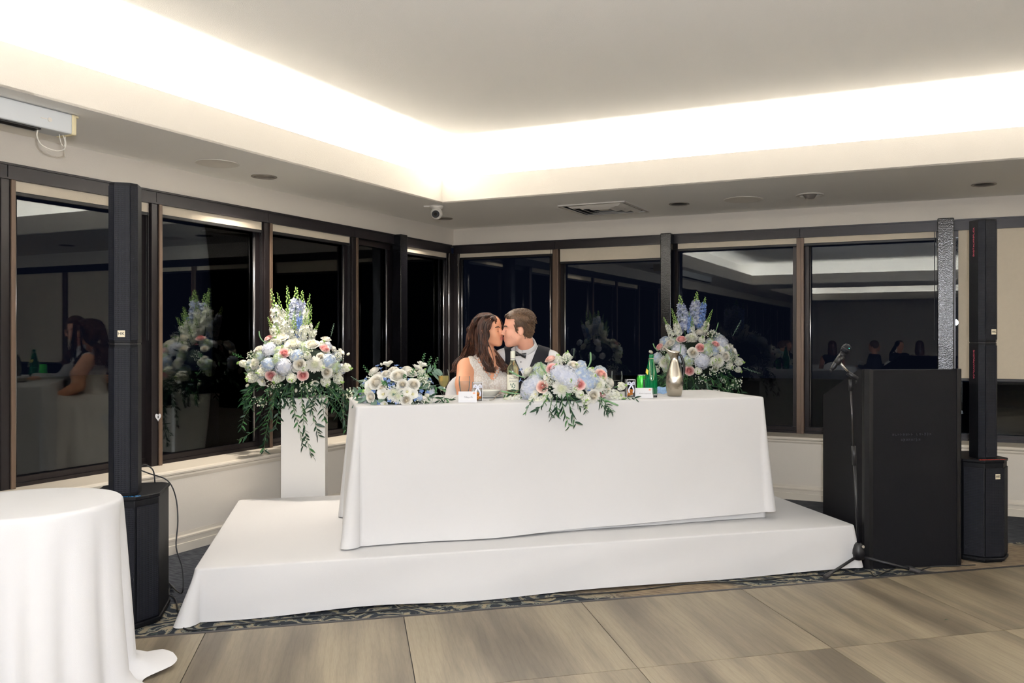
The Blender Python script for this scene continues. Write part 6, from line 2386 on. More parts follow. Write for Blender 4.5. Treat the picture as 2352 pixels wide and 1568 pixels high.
skin.D = np.minimum(skin.D, torso.D) - h_ * h_ * 0.02 * 0.25
h_ = np.maximum(0.02 - np.abs(skin.D - arms.D), 0) / 0.02
skin.D = np.minimum(skin.D, arms.D) - h_ * h_ * 0.02 * 0.25
hand(skin, wrN, (0.75, -0.55, -0.1), (0, 0, -1), 0.92, 0.4, -1)
hand(skin, wrF, (-0.6, -0.7, -0.1), (0, 0, -1), 0.92, 0.4, 1)
place('body', skin.mesh('body', ['skin_bride', 'lips_rose'], lambda P: hb.lip_pick(P).astype(int)), b_root)
# bodice: lace shell over the torso with straps and a deep V
bo = torso.copy(0.0125)
X, Yy, Z = bo.coords()
vc = cB + nF * 0.1
ss = (X - np.float32(cB[0])) * nS[0] + (Yy - np.float32(cB[1])) * nS[1]
ff = (X - np.float32(cB[0])) * nF[0] + (Yy - np.float32(cB[1])) * nF[1]
jag = 0.006 * np.sin(ss * 420) + 0.006 * np.sin(Z * 380 + ss * 150)
dep_v = np.where(ff > 0, 1.088, 1.19)
neck = (Z - (dep_v + 1.38 * np.abs(ss - 0.012) + jag)) * 0.58
bo.keep(neck)
hole = np.abs(ss) - (0.140 + 0.12 * np.maximum(1.19 - Z, 0)) + jag * 0.4
bo.keep(hole * 0.9 + 0 * Z)
bo.keep(0.74 - Z + 0 * ss)
place('bodice', bo.mesh('bodice', ['lace_white']), b_root)
# appliqué leaves creeping over the skin along the neckline
rnd = random.Random(12)
b = MB()
for i in range(46):
    side = rnd.choice((-1, 1))
    s_ = side * rnd.uniform(0.012, 0.098)
    z = 1.088 + 1.38 * abs(s_ - 0.012) + rnd.uniform(-0.004, 0.012)
    base = cB + nS * s_
    # walk outwards along the chest direction to find the skin
    for r_ in np.arange(0.02, 0.20, 0.0025):
        q = base + nF * r_
        ii = ((np.array([q[0], q[1], z]) - skin.lo) / skin.st).astype(int)
        if skin.D[ii[0], ii[1], ii[2]] > 0.0:
            break
    p = Vector((q[0], q[1], z)) + Vector(nF) * 0.003
    d = (Vector(nS) * (-side * rnd.uniform(0.2, 1)) + Vector((0, 0, rnd.uniform(0.1, 1)))).normalized()
    x = d.cross(Vector(nF)).normalized()
    L = rnd.uniform(0.012, 0.022)
    b.add([p - b_root.location, p + d * L * .5 + x * L * .28 - b_root.location, p + d * L - b_root.location, p + d * L * .5 - x * L * .28 - b_root.location], [(0, 1, 2, 3)])
b.build('lace_edging', 'lace_white', b_root)
# skirt over the lap and down to the stage
sk = Field((-1.50, 5.0, 0.258), (-0.25, 6.25, 1.02), 0.008)
hipB = cB + [0, 0.02, -0.43]
for s in (-1, 1):
    kn = np.array([hipB[0] + s * 0.12 + 0.03, hipB[1] - 0.40, SH + 0.52])
    sk.chain([hipB + [s * 0.08, 0, -0.02], kn], [0.125, 0.10], 0.08)
    sk.cap(kn, [kn[0] + s * 0.05, kn[1] - 0.02, SH + 0.06], 0.11, 0.17, 0.10)
sk.ell(hipB, (0.21, 0.18, 0.14), 0.06)
sk.cap(hipB + [-0.12, -0.12, -0.02], [hipB[0] - 0.36, hipB[1] - 0.18, SH + 0.03], 0.10, 0.20, 0.12)
sk.cap(hipB + [-0.12, -0.30, -0.02], [hipB[0] - 0.26, hipB[1] - 0.46, SH + 0.03], 0.10, 0.18, 0.12)
sk.cap(hipB + [-0.16, 0.02, -0.05], [hipB[0] - 0.24, hipB[1] + 0.02, SH + 0.06], 0.09, 0.14, 0.10)
sk.cap(hipB + [0.12, 0.10, -0.05], [hipB[0] + 0.16, hipB[1] + 0.18, SH + 0.06], 0.08, 0.13, 0.10)
sk.cap(hipB + [-0.12, 0.12, -0.05], [hipB[0] - 0.20, hipB[1] + 0.22, SH + 0.06], 0.08, 0.13, 0.10)
X, Yy, Z = sk.coords()
ang = np.arctan2(Yy - np.float32(hipB[1] - 0.15), X - np.float32(hipB[0]))
sk.D = sk.D + (0.010 * np.sin(ang * 22) * np.clip((0.95 - Z) * 2, 0, 1)).astype(np.float32)
sk.keep(SH + 0.003 - Z + 0 * X + 0 * Yy)
place('skirt', sk.mesh('skirt', ['gown_tulle']), b_root)
hb.face_details(b_root, 'hair_brunette', True)
# hair: cap over the skull and many long locks
hf = Field(hb.c - 0.17, hb.c + 0.17, 0.004)
k = hb.k
hf.ell(hb.p(-0.016, 0, 0.040), [0.103 * k, 0.086 * k, 0.097 * k], 0.01, hb.rot)
hf.ell(hb.p(-0.05, 0, -0.03), [0.070 * k, 0.080 * k, 0.09 * k], 0.04, hb.rot)
G = hf.coords()
P3 = [G[i] - np.float32(hb.c[i]) for i in range(3)]
lf = (P3[0] * hb.f[0] + P3[1] * hb.f[1] + P3[2] * hb.f[2]) / k
lu = (P3[0] * hb.u[0] + P3[1] * hb.u[1] + P3[2] * hb.u[2]) / k
hf.keep((lf - (0.028 + 0.62 * np.maximum(lu - 0.01, 0))) * k)
place('hair', hf.mesh('hair', ['hair_brunette'], relax=3), b_root)
guides = [([(1130, 723, 5.72), (1113, 727, 5.66), (1101, 748, 5.645), (1104, 780, 5.645), (1109, 806, 5.64), (1115, 828, 5.61), (1122, 846, 5.595), (1131, 852, 5.59), (1132, 843, 5.585)], 30, 0.011),
          ([(1133, 726, 5.70), (1121, 735, 5.66), (1113, 754, 5.65), (1115, 782, 5.66), (1119, 805, 5.65), (1123, 826, 5.62), (1129, 842, 5.60), (1124, 851, 5.60)], 26, 0.009),
          ([(1120, 722, 5.74), (1097, 730, 5.69), (1084, 754, 5.70), (1086, 780, 5.73), (1083, 800, 5.79), (1074, 816, 5.83), (1064, 832, 5.84), (1054, 848, 5.83)], 32, 0.012),
          ([(1116, 722, 5.78), (1092, 731, 5.74), (1078, 756, 5.75), (1079, 783, 5.77), (1071, 801, 5.82), (1060, 818, 5.85), (1050, 836, 5.84), (1043, 852, 5.82)], 28, 0.012),
          ([(1112, 724, 5.82), (1092, 738, 5.83), (1082, 760, 5.85), (1084, 790, 5.86), (1082, 815, 5.88), (1088, 840, 5.88), (1098, 865, 5.87)], 26, 0.018),
          ([(1120, 724, 5.84), (1105, 745, 5.87), (1098, 775, 5.88), (1100, 805, 5.89), (1108, 835, 5.89), (1118, 862, 5.88)], 22, 0.016),
          ([(1130, 796, 5.84), (1138, 806, 5.78), (1146, 818, 5.74), (1154, 832, 5.715), (1161, 842, 5.70), (1160, 851, 5.69), (1152, 849, 5.69)], 22, 0.010),
          ([(1128, 790, 5.86), (1136, 812, 5.80), (1142, 826, 5.75), (1150, 838, 5.72), (1158, 847, 5.71), (1164, 843, 5.70)], 14, 0.009),
          ([(1102, 750, 5.66), (1100, 780, 5.66), (1103, 803, 5.65), (1108, 822, 5.63), (1114, 838, 5.61), (1121, 851, 5.60), (1129, 853, 5.595)], 20, 0.008),
          ([(1094, 752, 5.68), (1092, 780, 5.69), (1095, 800, 5.70), (1099, 815, 5.72), (1100, 830, 5.84), (1098, 850, 5.86)], 14, 0.008),
          ([(1078, 790, 5.76), (1066, 812, 5.78), (1054, 832, 5.79), (1046, 846, 5.78), (1039, 853, 5.78)], 10, 0.010),
          ([(1122, 722, 5.76), (1136, 725, 5.765), (1144, 733, 5.79), (1148, 744, 5.81), (1149, 756, 5.83), (1146, 775, 5.86)], 16, 0.006),
          ([(1128, 722, 5.74), (1134, 727, 5.715), (1130, 738, 5.69), (1122, 752, 5.67), (1117, 772, 5.665), (1117, 795, 5.66)], 14, 0.006)]
for j in range(9):          # strands combed over the crown from the parting
    dy = -0.075 + 0.15 * j / 8
    lift = 6.5 * (abs(dy) / 0.075) ** 2
    guides.append(([(1144 - 0.8 * lift, 737 + lift, 5.745 + dy * 0.6), (1138 - 0.3 * lift, 727 + lift, 5.75 + dy * 0.9), (1121, 719 + lift, 5.77 + dy), (1101, 723 + lift, 5.775 + dy), (1088, 737 + lift, 5.78 + dy * 1.05),
                    (1081, 757, 5.785 + dy * 1.05), (1082, 780, 5.79 + dy)], 9, 0.004))
rnd = random.Random(21)
b = MB()
for (pts, n, jit) in guides:
    for i in range(int(n * 1.6)):
        ph = rnd.uniform(0, 6.28)
        ph2 = 0.6 * ph
        off = Vector((rnd.gauss(0, jit), rnd.gauss(0, jit), rnd.gauss(0, jit * 0.5)))
        q = []
        m = len(pts)
        for j, (u, v, y) in enumerate(pts):
            f = j / (m - 1)
            w = (0.15 + 0.85 * min(1, f * 1.6))
            p = dep(u, v, y) + off * w + Vector((0.015 * math.sin(f * 17 + ph2), 0.015 * math.cos(f * 16 + ph2), 0.004 * math.sin(f * 13 + ph2))) * (min(1, f * 1.25) ** 1.6)
            q.append(p - b_root.location)
        path = smooth_path(q, 5)
        L = len(path)
        r0 = rnd.uniform(0.0024, 0.0044)
        rr = [max(0.0010, r0 * math.sin(PI * (0.16 + 0.80 * t / (L - 1))) ** 0.7) for t in range(L)]
        b.tube(path, rr, 5, flat=0.7)
b.build('hair_locks', 'hair_brunette', b_root, smooth=True)
MB().ball(tuple(Vector(hb.p(0.0, -0.072, -0.045)) + Vector((0.02, -0.015, 0)) - b_root.location), 0.004, 8, 6).build('earring', 'stand_chrome', b_root, smooth=True)


# ------------------------------------------------------------------ covered chairs
def covered_chair(label, x, y, z, rz, group):
    t = thing('covered_chair', label, 'chair', (x, y, z), rz, group)
    n = 36
    rows = [(0.0, 0.262), (0.03, 0.255), (0.2, 0.235), (0.38, 0.225), (0.445, 0.222), (0.465, 0.21), (0.47, 0.15), (0.47, 0.0)]
    b = MB()
    for (zz, r) in rows:
        for k in range(n):
            a = 2 * PI * k / n
            c_, s_ = math.cos(a), math.sin(a)
            e = 0.45
            px = math.copysign(abs(c_) ** e, c_) * r
            py = math.copysign(abs(s_) ** e, s_) * r
            wv = 1 + (0.03 * math.sin(a * 9) if zz < 0.3 else 0)
            b.v.append((px * wv, py * wv, zz))
    for i in range(len(rows) - 1):
        for k in range(n):
            k2 = (k + 1) % n
            b.f.append((i * n + k, i * n + k2, (i + 1) * n + k2, (i + 1) * n + k))
            b.mi.append(0)
    b.build('seat_cover', 'white_linen', t, smooth=True)

    def back(sgn):
        def fn(u, v):
            a = u * 2 - 1
            hw = 0.215 * (1.0 if v < 0.6 else math.sqrt(max(0.0, 1 - ((v - 0.6) / 0.4) ** 2.6)))
            zz = 0.40 + 0.48 * v
            th = 0.028 * math.sqrt(max(0, 1 - abs(a) ** 4)) * (1 if v < 0.85 else math.sqrt(max(0, 1 - ((v - .85) / .15) ** 2)))
            return (a * hw, 0.20 + 0.09 * v + 0.02 * (1 - a * a) + sgn * th, zz)
        return fn
    MB().grid(back(1), 18, 18).build('back_cover', 'white_linen', t, smooth=True)
    MB().grid(back(-1), 18, 18).build('back_cover', 'white_linen', t, smooth=True)
    for s in (-1, 1):
        for y in (-0.19, 0.19):
            MB().cyl((s * 0.19, y, 0.0), (s * 0.19, y, 0.44), 0.012, 8).build('leg', 'steel_leg', t)
    return t


pb = dep(1103, 900, 5.86)
covered_chair('white covered chair under the woman at the head table', pb.x - 0.01, 5.86, SH, R(12), 'white covered chairs at the head table')
pg = dep(1222, 900, 5.88)
covered_chair('white covered chair under the man at the head table', pg.x + 0.02, 5.90, SH, R(16), 'white covered chairs at the head table')

# ================================================================== THINGS ON THE HEAD TABLE
ct, st_ = math.cos(TABLE), math.sin(TABLE)


def tp(u, ly, z=None):
    """point on the table top in direction u, at depth ly across the table (front edge -0.38)"""
    k = (u - CX) / FPX
    # solve TC + lx*(ct,st) + ly*(-st,ct) = t*(k,1)
    ox, oy = TC.x - ly * st_, TC.y + ly * ct
    lx = (k * oy - ox) / (ct - k * st_)
    return Vector((ox + lx * ct, oy + lx * st_, ZT_ if z is None else z))


mat('white_wine', (238, 214, 132), 0.1, trans=0.65, bump=0.01)
thin_glass_mat('water_tint', (0.88, 0.92, 0.94))
mat('wine_green', (222, 222, 176), 0.06, trans=0.9, bump=0.01)
mat('bottle_green', (16, 140, 84), 0.08, trans=0.6, bump=0.01)
mat('bottle_green_dark', (8, 104, 62), 0.2, bump=0.02)
mat('label_paper', (236, 232, 214), 0.7, bump=0.03)
mat('foil_cream', (226, 224, 206), 0.45, bump=0.03)
mat('card_white', (222, 221, 223), 0.7, bump=0.02)
mat('card_ink', (120, 114, 120), 0.7, bump=0.02)
mat('card_flower', (240, 158, 128), 0.7, bump=0.02)
mat('porcelain', (222, 219, 211), 0.25, coat=0.3, bump=0.01)
mat('ribbon_white', (236, 238, 252), 0.35, bump=0.05, bscale=120)
mat('candy_amber', (226, 138, 52), 0.35, bump=0.2, bscale=120, vary=0.3, vscale=80)
mat('can_green', (64, 176, 62), 0.28, metal=0.5, bump=0.02)
mat('can_silver', (196, 204, 204), 0.25, metal=0.9, bump=0.02)
mat('packet_blue', (140, 172, 208), 0.5, vary=0.35, vscale=60, bump=0.1)
mat('tag_yellow', (240, 214, 92), 0.6, bump=0.02)
mat('steel_brushed', (196, 188, 174), 0.27, metal=1.0, bump=0.06, bscale=90)
M['steel_brushed'].node_tree.nodes['Principled BSDF'].inputs['Anisotropic'].default_value = 0.85
mat('handle_black', (20, 19, 20), 0.35, bump=0.05)


def glass_thing(name, label, pos, prof_out, liquid, lm_, group=None):
    t = thing(name, label, 'glass', pos, 0, group)
    th = 0.0016
    inner = [(max(r - th, 0.0), z + (th if i == 0 else 0)) for i, (r, z) in enumerate(prof_out)]
    MB().lathe(prof_out, 28, closed=True).build('glass', 'clear_glass', t, smooth=True)
    if liquid:
        MB().lathe(liquid, 28).build('drink', lm_, t, smooth=False)
    return t


p = tp(1019, 0.02)
glass_thing('wine_glass', 'stemmed glass of white wine right of the low rose arrangement', p,
            [(0.032, 0.0), (0.030, 0.003), (0.006, 0.007), (0.004, 0.02), (0.004, 0.06), (0.010, 0.068), (0.024, 0.085), (0.032, 0.110), (0.033, 0.130), (0.030, 0.155), (0.026, 0.176)],
            [(0.0, 0.070), (0.010, 0.070), (0.023, 0.086), (0.0305, 0.110), (0.0315, 0.130), (0.0307, 0.140), (0.0, 0.140)], 'white_wine', 'drinking glasses on the head table')
p = tp(1067, -0.05)
glass_thing('water_glass', 'glass of water behind the left place card', p,
            [(0.026, 0.0), (0.025, 0.004), (0.012, 0.008), (0.014, 0.016), (0.022, 0.03), (0.029, 0.06), (0.034, 0.095), (0.0345, 0.115), (0.032, 0.138)],
            [(0.0, 0.014), (0.013, 0.016), (0.021, 0.03), (0.028, 0.06), (0.0328, 0.095), (0.033, 0.106), (0.0, 0.106)], 'water_tint', 'drinking glasses on the head table')
p = tp(1417, 0.10)
glass_thing('water_glass', 'glass half hidden by the right end of the centre flowers', p,
            [(0.028, 0.0), (0.027, 0.004), (0.012, 0.008), (0.014, 0.02), (0.026, 0.04), (0.034, 0.075), (0.036, 0.115), (0.034, 0.15)],
            [(0.0, 0.018), (0.013, 0.02), (0.025, 0.04), (0.0328, 0.075), (0.034, 0.09), (0.0, 0.09)], 'water_tint', 'drinking glasses on the head table')
p = tp(1505, -0.24)
glass_thing('votive_glass', 'small clear glass right of the right place card', p,
            [(0.011, 0.0), (0.012, 0.004), (0.013, 0.03), (0.015, 0.058)], [(0.0, 0.002), (0.0105, 0.002), (0.011, 0.012), (0.0, 0.012)], 'black_bar', 'drinking glasses on the head table')


def favor(label, u, ly):
    p = tp(u, ly)
    t = thing('favor_box', label, 'gift box', p, TABLE + R(-6), 'clear favour boxes with ribbons')
    w, h = 0.027, 0.108
    b = MB()
    for s in (-1, 1):
        b.bx(s * w - 0.0006, s * w + 0.0006, -w, w, 0, h)
        b.bx(-w, w, s * w - 0.0006, s * w + 0.0006, 0, h)
    b.bx(-w, w, -w, w, 0, 0.001).bx(-w, w, -w, w, h - 0.001, h)
    b.build('box', 'clear_plastic', t)
    MB().bx(-w, w, -w - 0.001, -w, h - 0.004, h).bx(-w - .001, -w + 0.0015, -w - 0.001, -w + .0015, 0, h).bx(w - 0.0015, w + .001, -w - 0.001, -w + .0015, 0, h).build('box_edges', 'card_white', t)
    rnd = random.Random(int(u))
    c = MB()
    for i in range(22):
        c.ball((rnd.uniform(-w + .008, w - .008), rnd.uniform(-w + .008, w - .008), 0.008 + 0.0016 * i), 0.0075, 8, 6)
    c.build('sweets', 'candy_amber', t, smooth=True)
    r = MB()
    for s in (-1, 1):
        lp = smooth_path([(0, -w - 0.003, 0.080), (s * 0.012, -w - 0.012, 0.092), (s * 0.022, -w - 0.006, 0.086), (s * 0.012, -w - 0.004, 0.078), (0, -w - 0.003, 0.078)], 5)
        r.tube(lp, 0.0045, 6, flat=0.25, up=(0, 1, 0))
        lp = smooth_path([(0, -w - 0.003, 0.078), (s * 0.008, -w - 0.005, 0.062), (s * 0.016, -w - 0.004, 0.045), (s * 0.013, -w - 0.004, 0.026)], 5)
        r.tube(lp, 0.005, 6, flat=0.25, up=(0, 1, 0))
    r.ball((0, -w - 0.005, 0.079), 0.005, 8, 6)
    r.bx(-w - .001, w + .001, -w - 0.0016, -w - 0.0008, 0.074, 0.082)
    r.build('ribbon_bow', 'ribbon_white', t, smooth=True)


favor('clear favour box with white ribbon beside the plate', 1096, -0.16)
favor('clear favour box with white ribbon beside the green can', 1447, -0.12)


def place_card(label, u, ly, text):
    p = tp(u, ly)
    t = thing('place_card', label, 'place card', p, TABLE + R(-10), 'tented place cards on the head table')
    w, h, d = 0.052, 0.062, 0.016
    b = MB()
    for s in (-1, 1):
        b.add([(-w, s * d, 0), (w, s * d, 0), (w, 0, h), (-w, 0, h), (-w, s * (d - 0.001), 0), (w, s * (d - 0.001), 0), (w, -s * 0.0006, h - 0.001), (-w, -s * 0.0006, h - 0.001)],
              [(0, 1, 2, 3), (7, 6, 5, 4), (0, 4, 5, 1), (1, 5, 6, 2), (3, 7, 4, 0), (2, 6, 7, 3)])
    b.build('card', 'card_white', t)
    tilt = math.atan2(h, d)
    f = 0.47
    lettering('name', text, 0.0125, 'card_ink', t, (0.004, -d * (1 - f) - 0.0004, h * f), (tilt, 0, 0), 0.0002, 0.3)
    fl_ = MB()
    for k in range(5):
        a = 2 * PI * k / 5
        fl_.ball((0.036 + 0.0045 * math.cos(a), 0, 0.0045 * math.sin(a)), 0.0035, 6, 4, (1, 0.15, 1))
    fl_.build('printed_flower', 'card_flower', t, (0, -d * 0.2 - 0.0004, h * 0.80))


place_card('tented place card in front of the water glass', 1074, -0.29, 'Tiffany Pic')
place_card('tented place card in front of the green bottle', 1479, -0.28, 'Kevin Laycock')

# stacked plates and a fork
p = tp(1117, 0.08)
t = thing('plate_stack', 'white plate under a shallow bowl in front of the woman', 'plate', p)
MB().lathe([(0.0, 0.0), (0.07, 0.0), (0.075, 0.003), (0.118, 0.012), (0.119, 0.014), (0.075, 0.007), (0.0, 0.006)], 40).build('plate', 'porcelain', t, smooth=True)
MB().lathe([(0.0, 0.008), (0.05, 0.008), (0.06, 0.012), (0.088, 0.040), (0.095, 0.044), (0.094, 0.046), (0.085, 0.042), (0.055, 0.016), (0.0, 0.014)], 40).build('bowl', 'porcelain', t, smooth=True)
p0, p1 = tp(1126, -0.20), tp(1148, -0.05)
t = thing('fork', 'steel fork leaning on the plate rim', 'fork', p0)
d = p1 - p0
MB().tube([Vector((0, 0, 0.003)), d * 0.35 + Vector((0, 0, 0.004)), d * 0.65 + Vector((0, 0, 0.018)), d + Vector((0, 0, 0.020))], [0.006, 0.004, 0.003, 0.0032], 8, flat=0.45).build('handle', 'stand_chrome', t, smooth=True)
sdv = d.cross(Vector((0, 0, 1))).normalized()
for k in range(4):
    q0 = d + sdv * (0.004 * (k - 1.5)) + Vector((0, 0, 0.02))
    MB().tube([q0 - d.normalized() * 0.01, q0 + d.normalized() * 0.025 + Vector((0, 0, 0.006))], [0.0016, 0.001], 5).build('tine', 'stand_chrome', t, smooth=True)

# wine bottle
p = tp(1178, 0.06)
t = thing('wine_bottle', 'white wine bottle with cream label in front of the man', 'bottle', p, R(4))
MB().lathe([(0.0, 0.006), (0.030, 0.0), (0.0365, 0.004), (0.037, 0.02), (0.037, 0.165), (0.034, 0.185), (0.024, 0.205), (0.0155, 0.222), (0.0135, 0.24), (0.0135, 0.262)], 32, closed=True).build('glass', 'wine_green', t, smooth=True)
MB().lathe([(0.0148, 0.225), (0.0150, 0.232), (0.0150, 0.278), (0.0145, 0.285), (0.0, 0.286)], 24, closed=True).build('foil', 'foil_cream', t, smooth=True)
MB().lathe([(0.0154, 0.236), (0.0154, 0.239)], 24, closed=True).build('foil_band', 'card_ink', t)


def lab(u, v):
    a = R(-90) + (u - 0.5) * R(150)
    return (0.0376 * math.cos(a), 0.0376 * math.sin(a), 0.045 + 0.095 * v)


lb = MB().grid(lab, 16, 2).build('label', 'label_paper', t, smooth=True)
for (tx, z, sz, ink) in (('Kendall', 0.118, 0.016, 'card_ink'), ('Jackson', 0.100, 0.016, 'card_ink')):
    me = text_mesh(tx, sz, 0.0002, 0.3)
    for v in me.vertices:
        a = R(-90) + v.co.x / 0.038
        v.co = Vector((0.0381 * math.cos(a), 0.0381 * math.sin(a), z + v.co.y))
    me.materials.append(M[ink])
    link('label_lettering', me, lb)
lv = MB()
for (x, z, r_) in ((-0.012, 0.078, 0.7), (0.002, 0.082, -0.2), (0.012, 0.074, 0.4), (-0.004, 0.066, 0.2), (0.008, 0.060, -0.5)):
    a = R(-90) + x / 0.038
    c = Vector((0.0384 * math.cos(a), 0.0384 * math.sin(a), z))
    tx = Vector((-math.sin(a), math.cos(a), 0))
    e1 = tx * math.cos(r_ + 1.2) + Vector((0, 0, 1)) * math.sin(r_ + 1.2)
    e2 = tx * math.cos(r_ + 2.77) + Vector((0, 0, 1)) * math.sin(r_ + 2.77)
    lv.add([c - e1 * .011, c + e2 * .004, c + e1 * .011, c - e2 * .004], [(0, 1, 2, 3)])
lv.build('label_leaf', 'leaf_sage', lb)

# green mineral water bottle
p = tp(1496, 0.06)
t = thing('water_bottle', 'green glass bottle with hanging tag beside the steel pitcher', 'bottle', p)
MB().lathe([(0.0, 0.006), (0.034, 0.0), (0.040, 0.006), (0.041, 0.03), (0.041, 0.10), (0.037, 0.135), (0.026, 0.185), (0.017, 0.225), (0.0135, 0.235), (0.0135, 0.242)], 32, closed=True).build('glass', 'bottle_green', t, smooth=True)
MB().lathe([(0.0, 0.008), (0.036, 0.004), (0.0385, 0.008), (0.0395, 0.03), (0.0395, 0.092), (0.0, 0.092)], 28).build('water', 'bottle_green_dark', t, smooth=True)
MB().lathe([(0.0155, 0.234), (0.0155, 0.254), (0.014, 0.258), (0.0, 0.258)], 20, closed=True).build('cap', 'bottle_green_dark', t, smooth=True)
MB().tube(smooth_path([(-0.016, -0.004, 0.232), (-0.012, -0.030, 0.17), (-0.008, -0.044, 0.10), (0.0, -0.045, 0.092), (0.010, -0.044, 0.10), (0.014, -0.034, 0.165), (0.015, -0.006, 0.232)], 4), 0.0012, 5)\
    .lathe([(0.0158, 0.232), (0.0165, 0.233), (0.0158, 0.234)], 20, closed=True).build('tag_string', 'screen_cap', t, smooth=True)
MB().add([(-0.034, -0.014, 0.168), (-0.022, -0.032, 0.155), (-0.026, -0.034, 0.126), (-0.038, -0.016, 0.140), (-0.034, -0.015, 0.168), (-0.022, -0.033, 0.155), (-0.026, -0.035, 0.126), (-0.038, -0.017, 0.140)],
         [(0, 1, 2, 3), (7, 6, 5, 4), (0, 4, 5, 1), (1, 5, 6, 2), (2, 6, 7, 3), (3, 7, 4, 0)]).build('tag', 'tag_yellow', t)

# drinks can
p = tp(1474, 0.14)
t = thing('soda_can', 'bright green drinks can behind the green bottle', 'can', p)
MB().lathe([(0.0, 0.004), (0.024, 0.0), (0.027, 0.003), (0.033, 0.012), (0.033, 0.104), (0.027, 0.118)], 32, closed=True).build('body', 'can_green', t, smooth=True)
MB().lathe([(0.027, 0.118), (0.0275, 0.122), (0.026, 0.122), (0.025, 0.118), (0.0, 0.118)], 32, closed=True).build('lid', 'can_silver', t, smooth=True)


def cang(u, v):
    a = R(-62) + (u - 0.5) * R(34)
    return (0.0334 * math.cos(a), 0.0334 * math.sin(a), 0.014 + 0.082 * v)


MB().grid(cang, 6, 1).build('printed_panel', 'can_silver', t, smooth=True)
# blue packet
p = tp(1521, 0.04)
t = thing('snack_packet', 'pale blue crumpled packet behind the steel pitcher', 'packet', p, R(30))


def pk(sgn):
    return lambda u, v: ((u - 0.5) * 0.085, sgn * 0.012 * math.sin(PI * u) * math.sin(PI * v) + 0.004 * math.sin(u * 9 + v * 5), 0.002 + 0.045 * v + 0.003 * math.sin(u * 8))


MB().grid(pk(1), 12, 6).grid(pk(-1), 12, 6).build('pouch', 'packet_blue', t, smooth=True)

# steel pitcher
p = tp(1549, -0.17)
t = thing('steel_pitcher', 'tall brushed steel pitcher with black handle on the table right', 'pitcher', p)
prof = [(0.0, 0.002), (0.040, 0.0), (0.044, 0.004), (0.050, 0.035), (0.0555, 0.075), (0.0555, 0.100), (0.050, 0.135), (0.039, 0.175), (0.029, 0.208), (0.0235, 0.232), (0.0235, 0.248), (0.029, 0.268), (0.036, 0.286)]
N = 48
b = MB()
for (r, z) in prof:
    for k in range(N):
        a = 2 * PI * k / N
        f = max(0.0, (z - 0.235) / 0.05)
        sp_ = max(0.0, math.cos(a - PI)) ** 6
        rr = r + 0.032 * f * sp_
        zz = z + 0.018 * f * sp_ - 0.008 * f * max(0, math.cos(a)) ** 2
        b.v.append((rr * math.cos(a), rr * math.sin(a), zz))
for i in range(len(prof) - 1):
    for k in range(N):
        k2 = (k + 1) % N
        b.f.append((i * N + k, i * N + k2, (i + 1) * N + k2, (i + 1) * N + k))
        b.mi.append(0)
o = b.build('vessel', 'steel_brushed', t, smooth=True)
o.modifiers.new('wall', 'SOLIDIFY').thickness = 0.0016
MB().tube(smooth_path([(0.028, 0, 0.258), (0.040, -0.002, 0.256), (0.052, -0.004, 0.225), (0.060, -0.004, 0.185), (0.057, -0.004, 0.140), (0.047, -0.004, 0.110), (0.043, -0.004, 0.112)], 5), [0.007] * 6 + [0.0085] * 12 + [0.0075] * 7 + [0.005] * 6, 10)\
    .build('handle', 'handle_black', t, smooth=True)
MB().tube(smooth_path([(0.036, -0.003, 0.210), (0.040, -0.008, 0.175), (0.046, -0.008, 0.135), (0.045, -0.005, 0.114)], 5), 0.0045, 8).build('handle_brace', 'handle_black', t, smooth=True)
MB().lathe([(0.020, 0.240), (0.026, 0.262), (0.0, 0.262)], 24, closed=True).build('lid', 'handle_black', t, smooth=True)

# ================================================================== SMALL LOOSE THINGS
def loose(name, label, cat, p, mesh_key, s, d=(0, 0, 1)):
    o = link(name, FM[mesh_key] if isinstance(mesh_key, tuple) else mesh_key, None, p)
    aim(o, d, 0.7, s)
    return tag(o, label, cat)


loose('fallen_flower', 'small white flower fallen on the window sill left of the pedestal', 'flower', rm(-4.66, 4.83, ZSILL + 0.004), ('stock', 0), 0.35, (0.2, -0.6, 0.5))
loose('fallen_petal', 'white petal fallen on the window sill touching the pedestal', 'flower', rm(-4.64, 5.12, ZSILL + 0.004), ('stock', 1), 0.3, (0.5, -0.5, 0.4))
o = leaf_obj(None, LM['ruscus'][2], at(345, 1457, 0.004), (1, 0.3, 0.1), (0, 0, 1), 0.8)
o.name = 'fallen_leaf'
tag(o, 'small green leaf on the carpet beside the round tablecloth', 'leaf')
o = leaf_obj(None, LM['ruscus'][2], at(2170, 1423, 0.016), (1, 0.5, 0.05), (0, 0, 1), 0.7)
o.name = 'fallen_leaf'
tag(o, 'small pale leaf lying alone on the dance floor', 'leaf')
# paper tag hanging from the window mullion
tgp = rm(-4.782, 3.985, 0.0)
t = thing('paper_tag', 'small white heart shaped tag hanging on the left window mullion', 'tag', (tgp.x, tgp.y, 0.86), R(30))
hp_ = []
for k in range(24):
    a = 2 * PI * k / 24
    hp_.append((0.0011 * 16 * math.sin(a) ** 3, 0.0018 * (13 * math.cos(a) - 5 * math.cos(2 * a) - 2 * math.cos(3 * a) - math.cos(4 * a))))
MB().extrude([(x, y) for x, y in hp_], (0, -0.001, 0), (0, 0.001, 0)).build('heart', 'card_white', t)
MB().box((0, -0.002, 0), (0.006, 0.002, 0.018)).build('mark', 'ink_black', t)

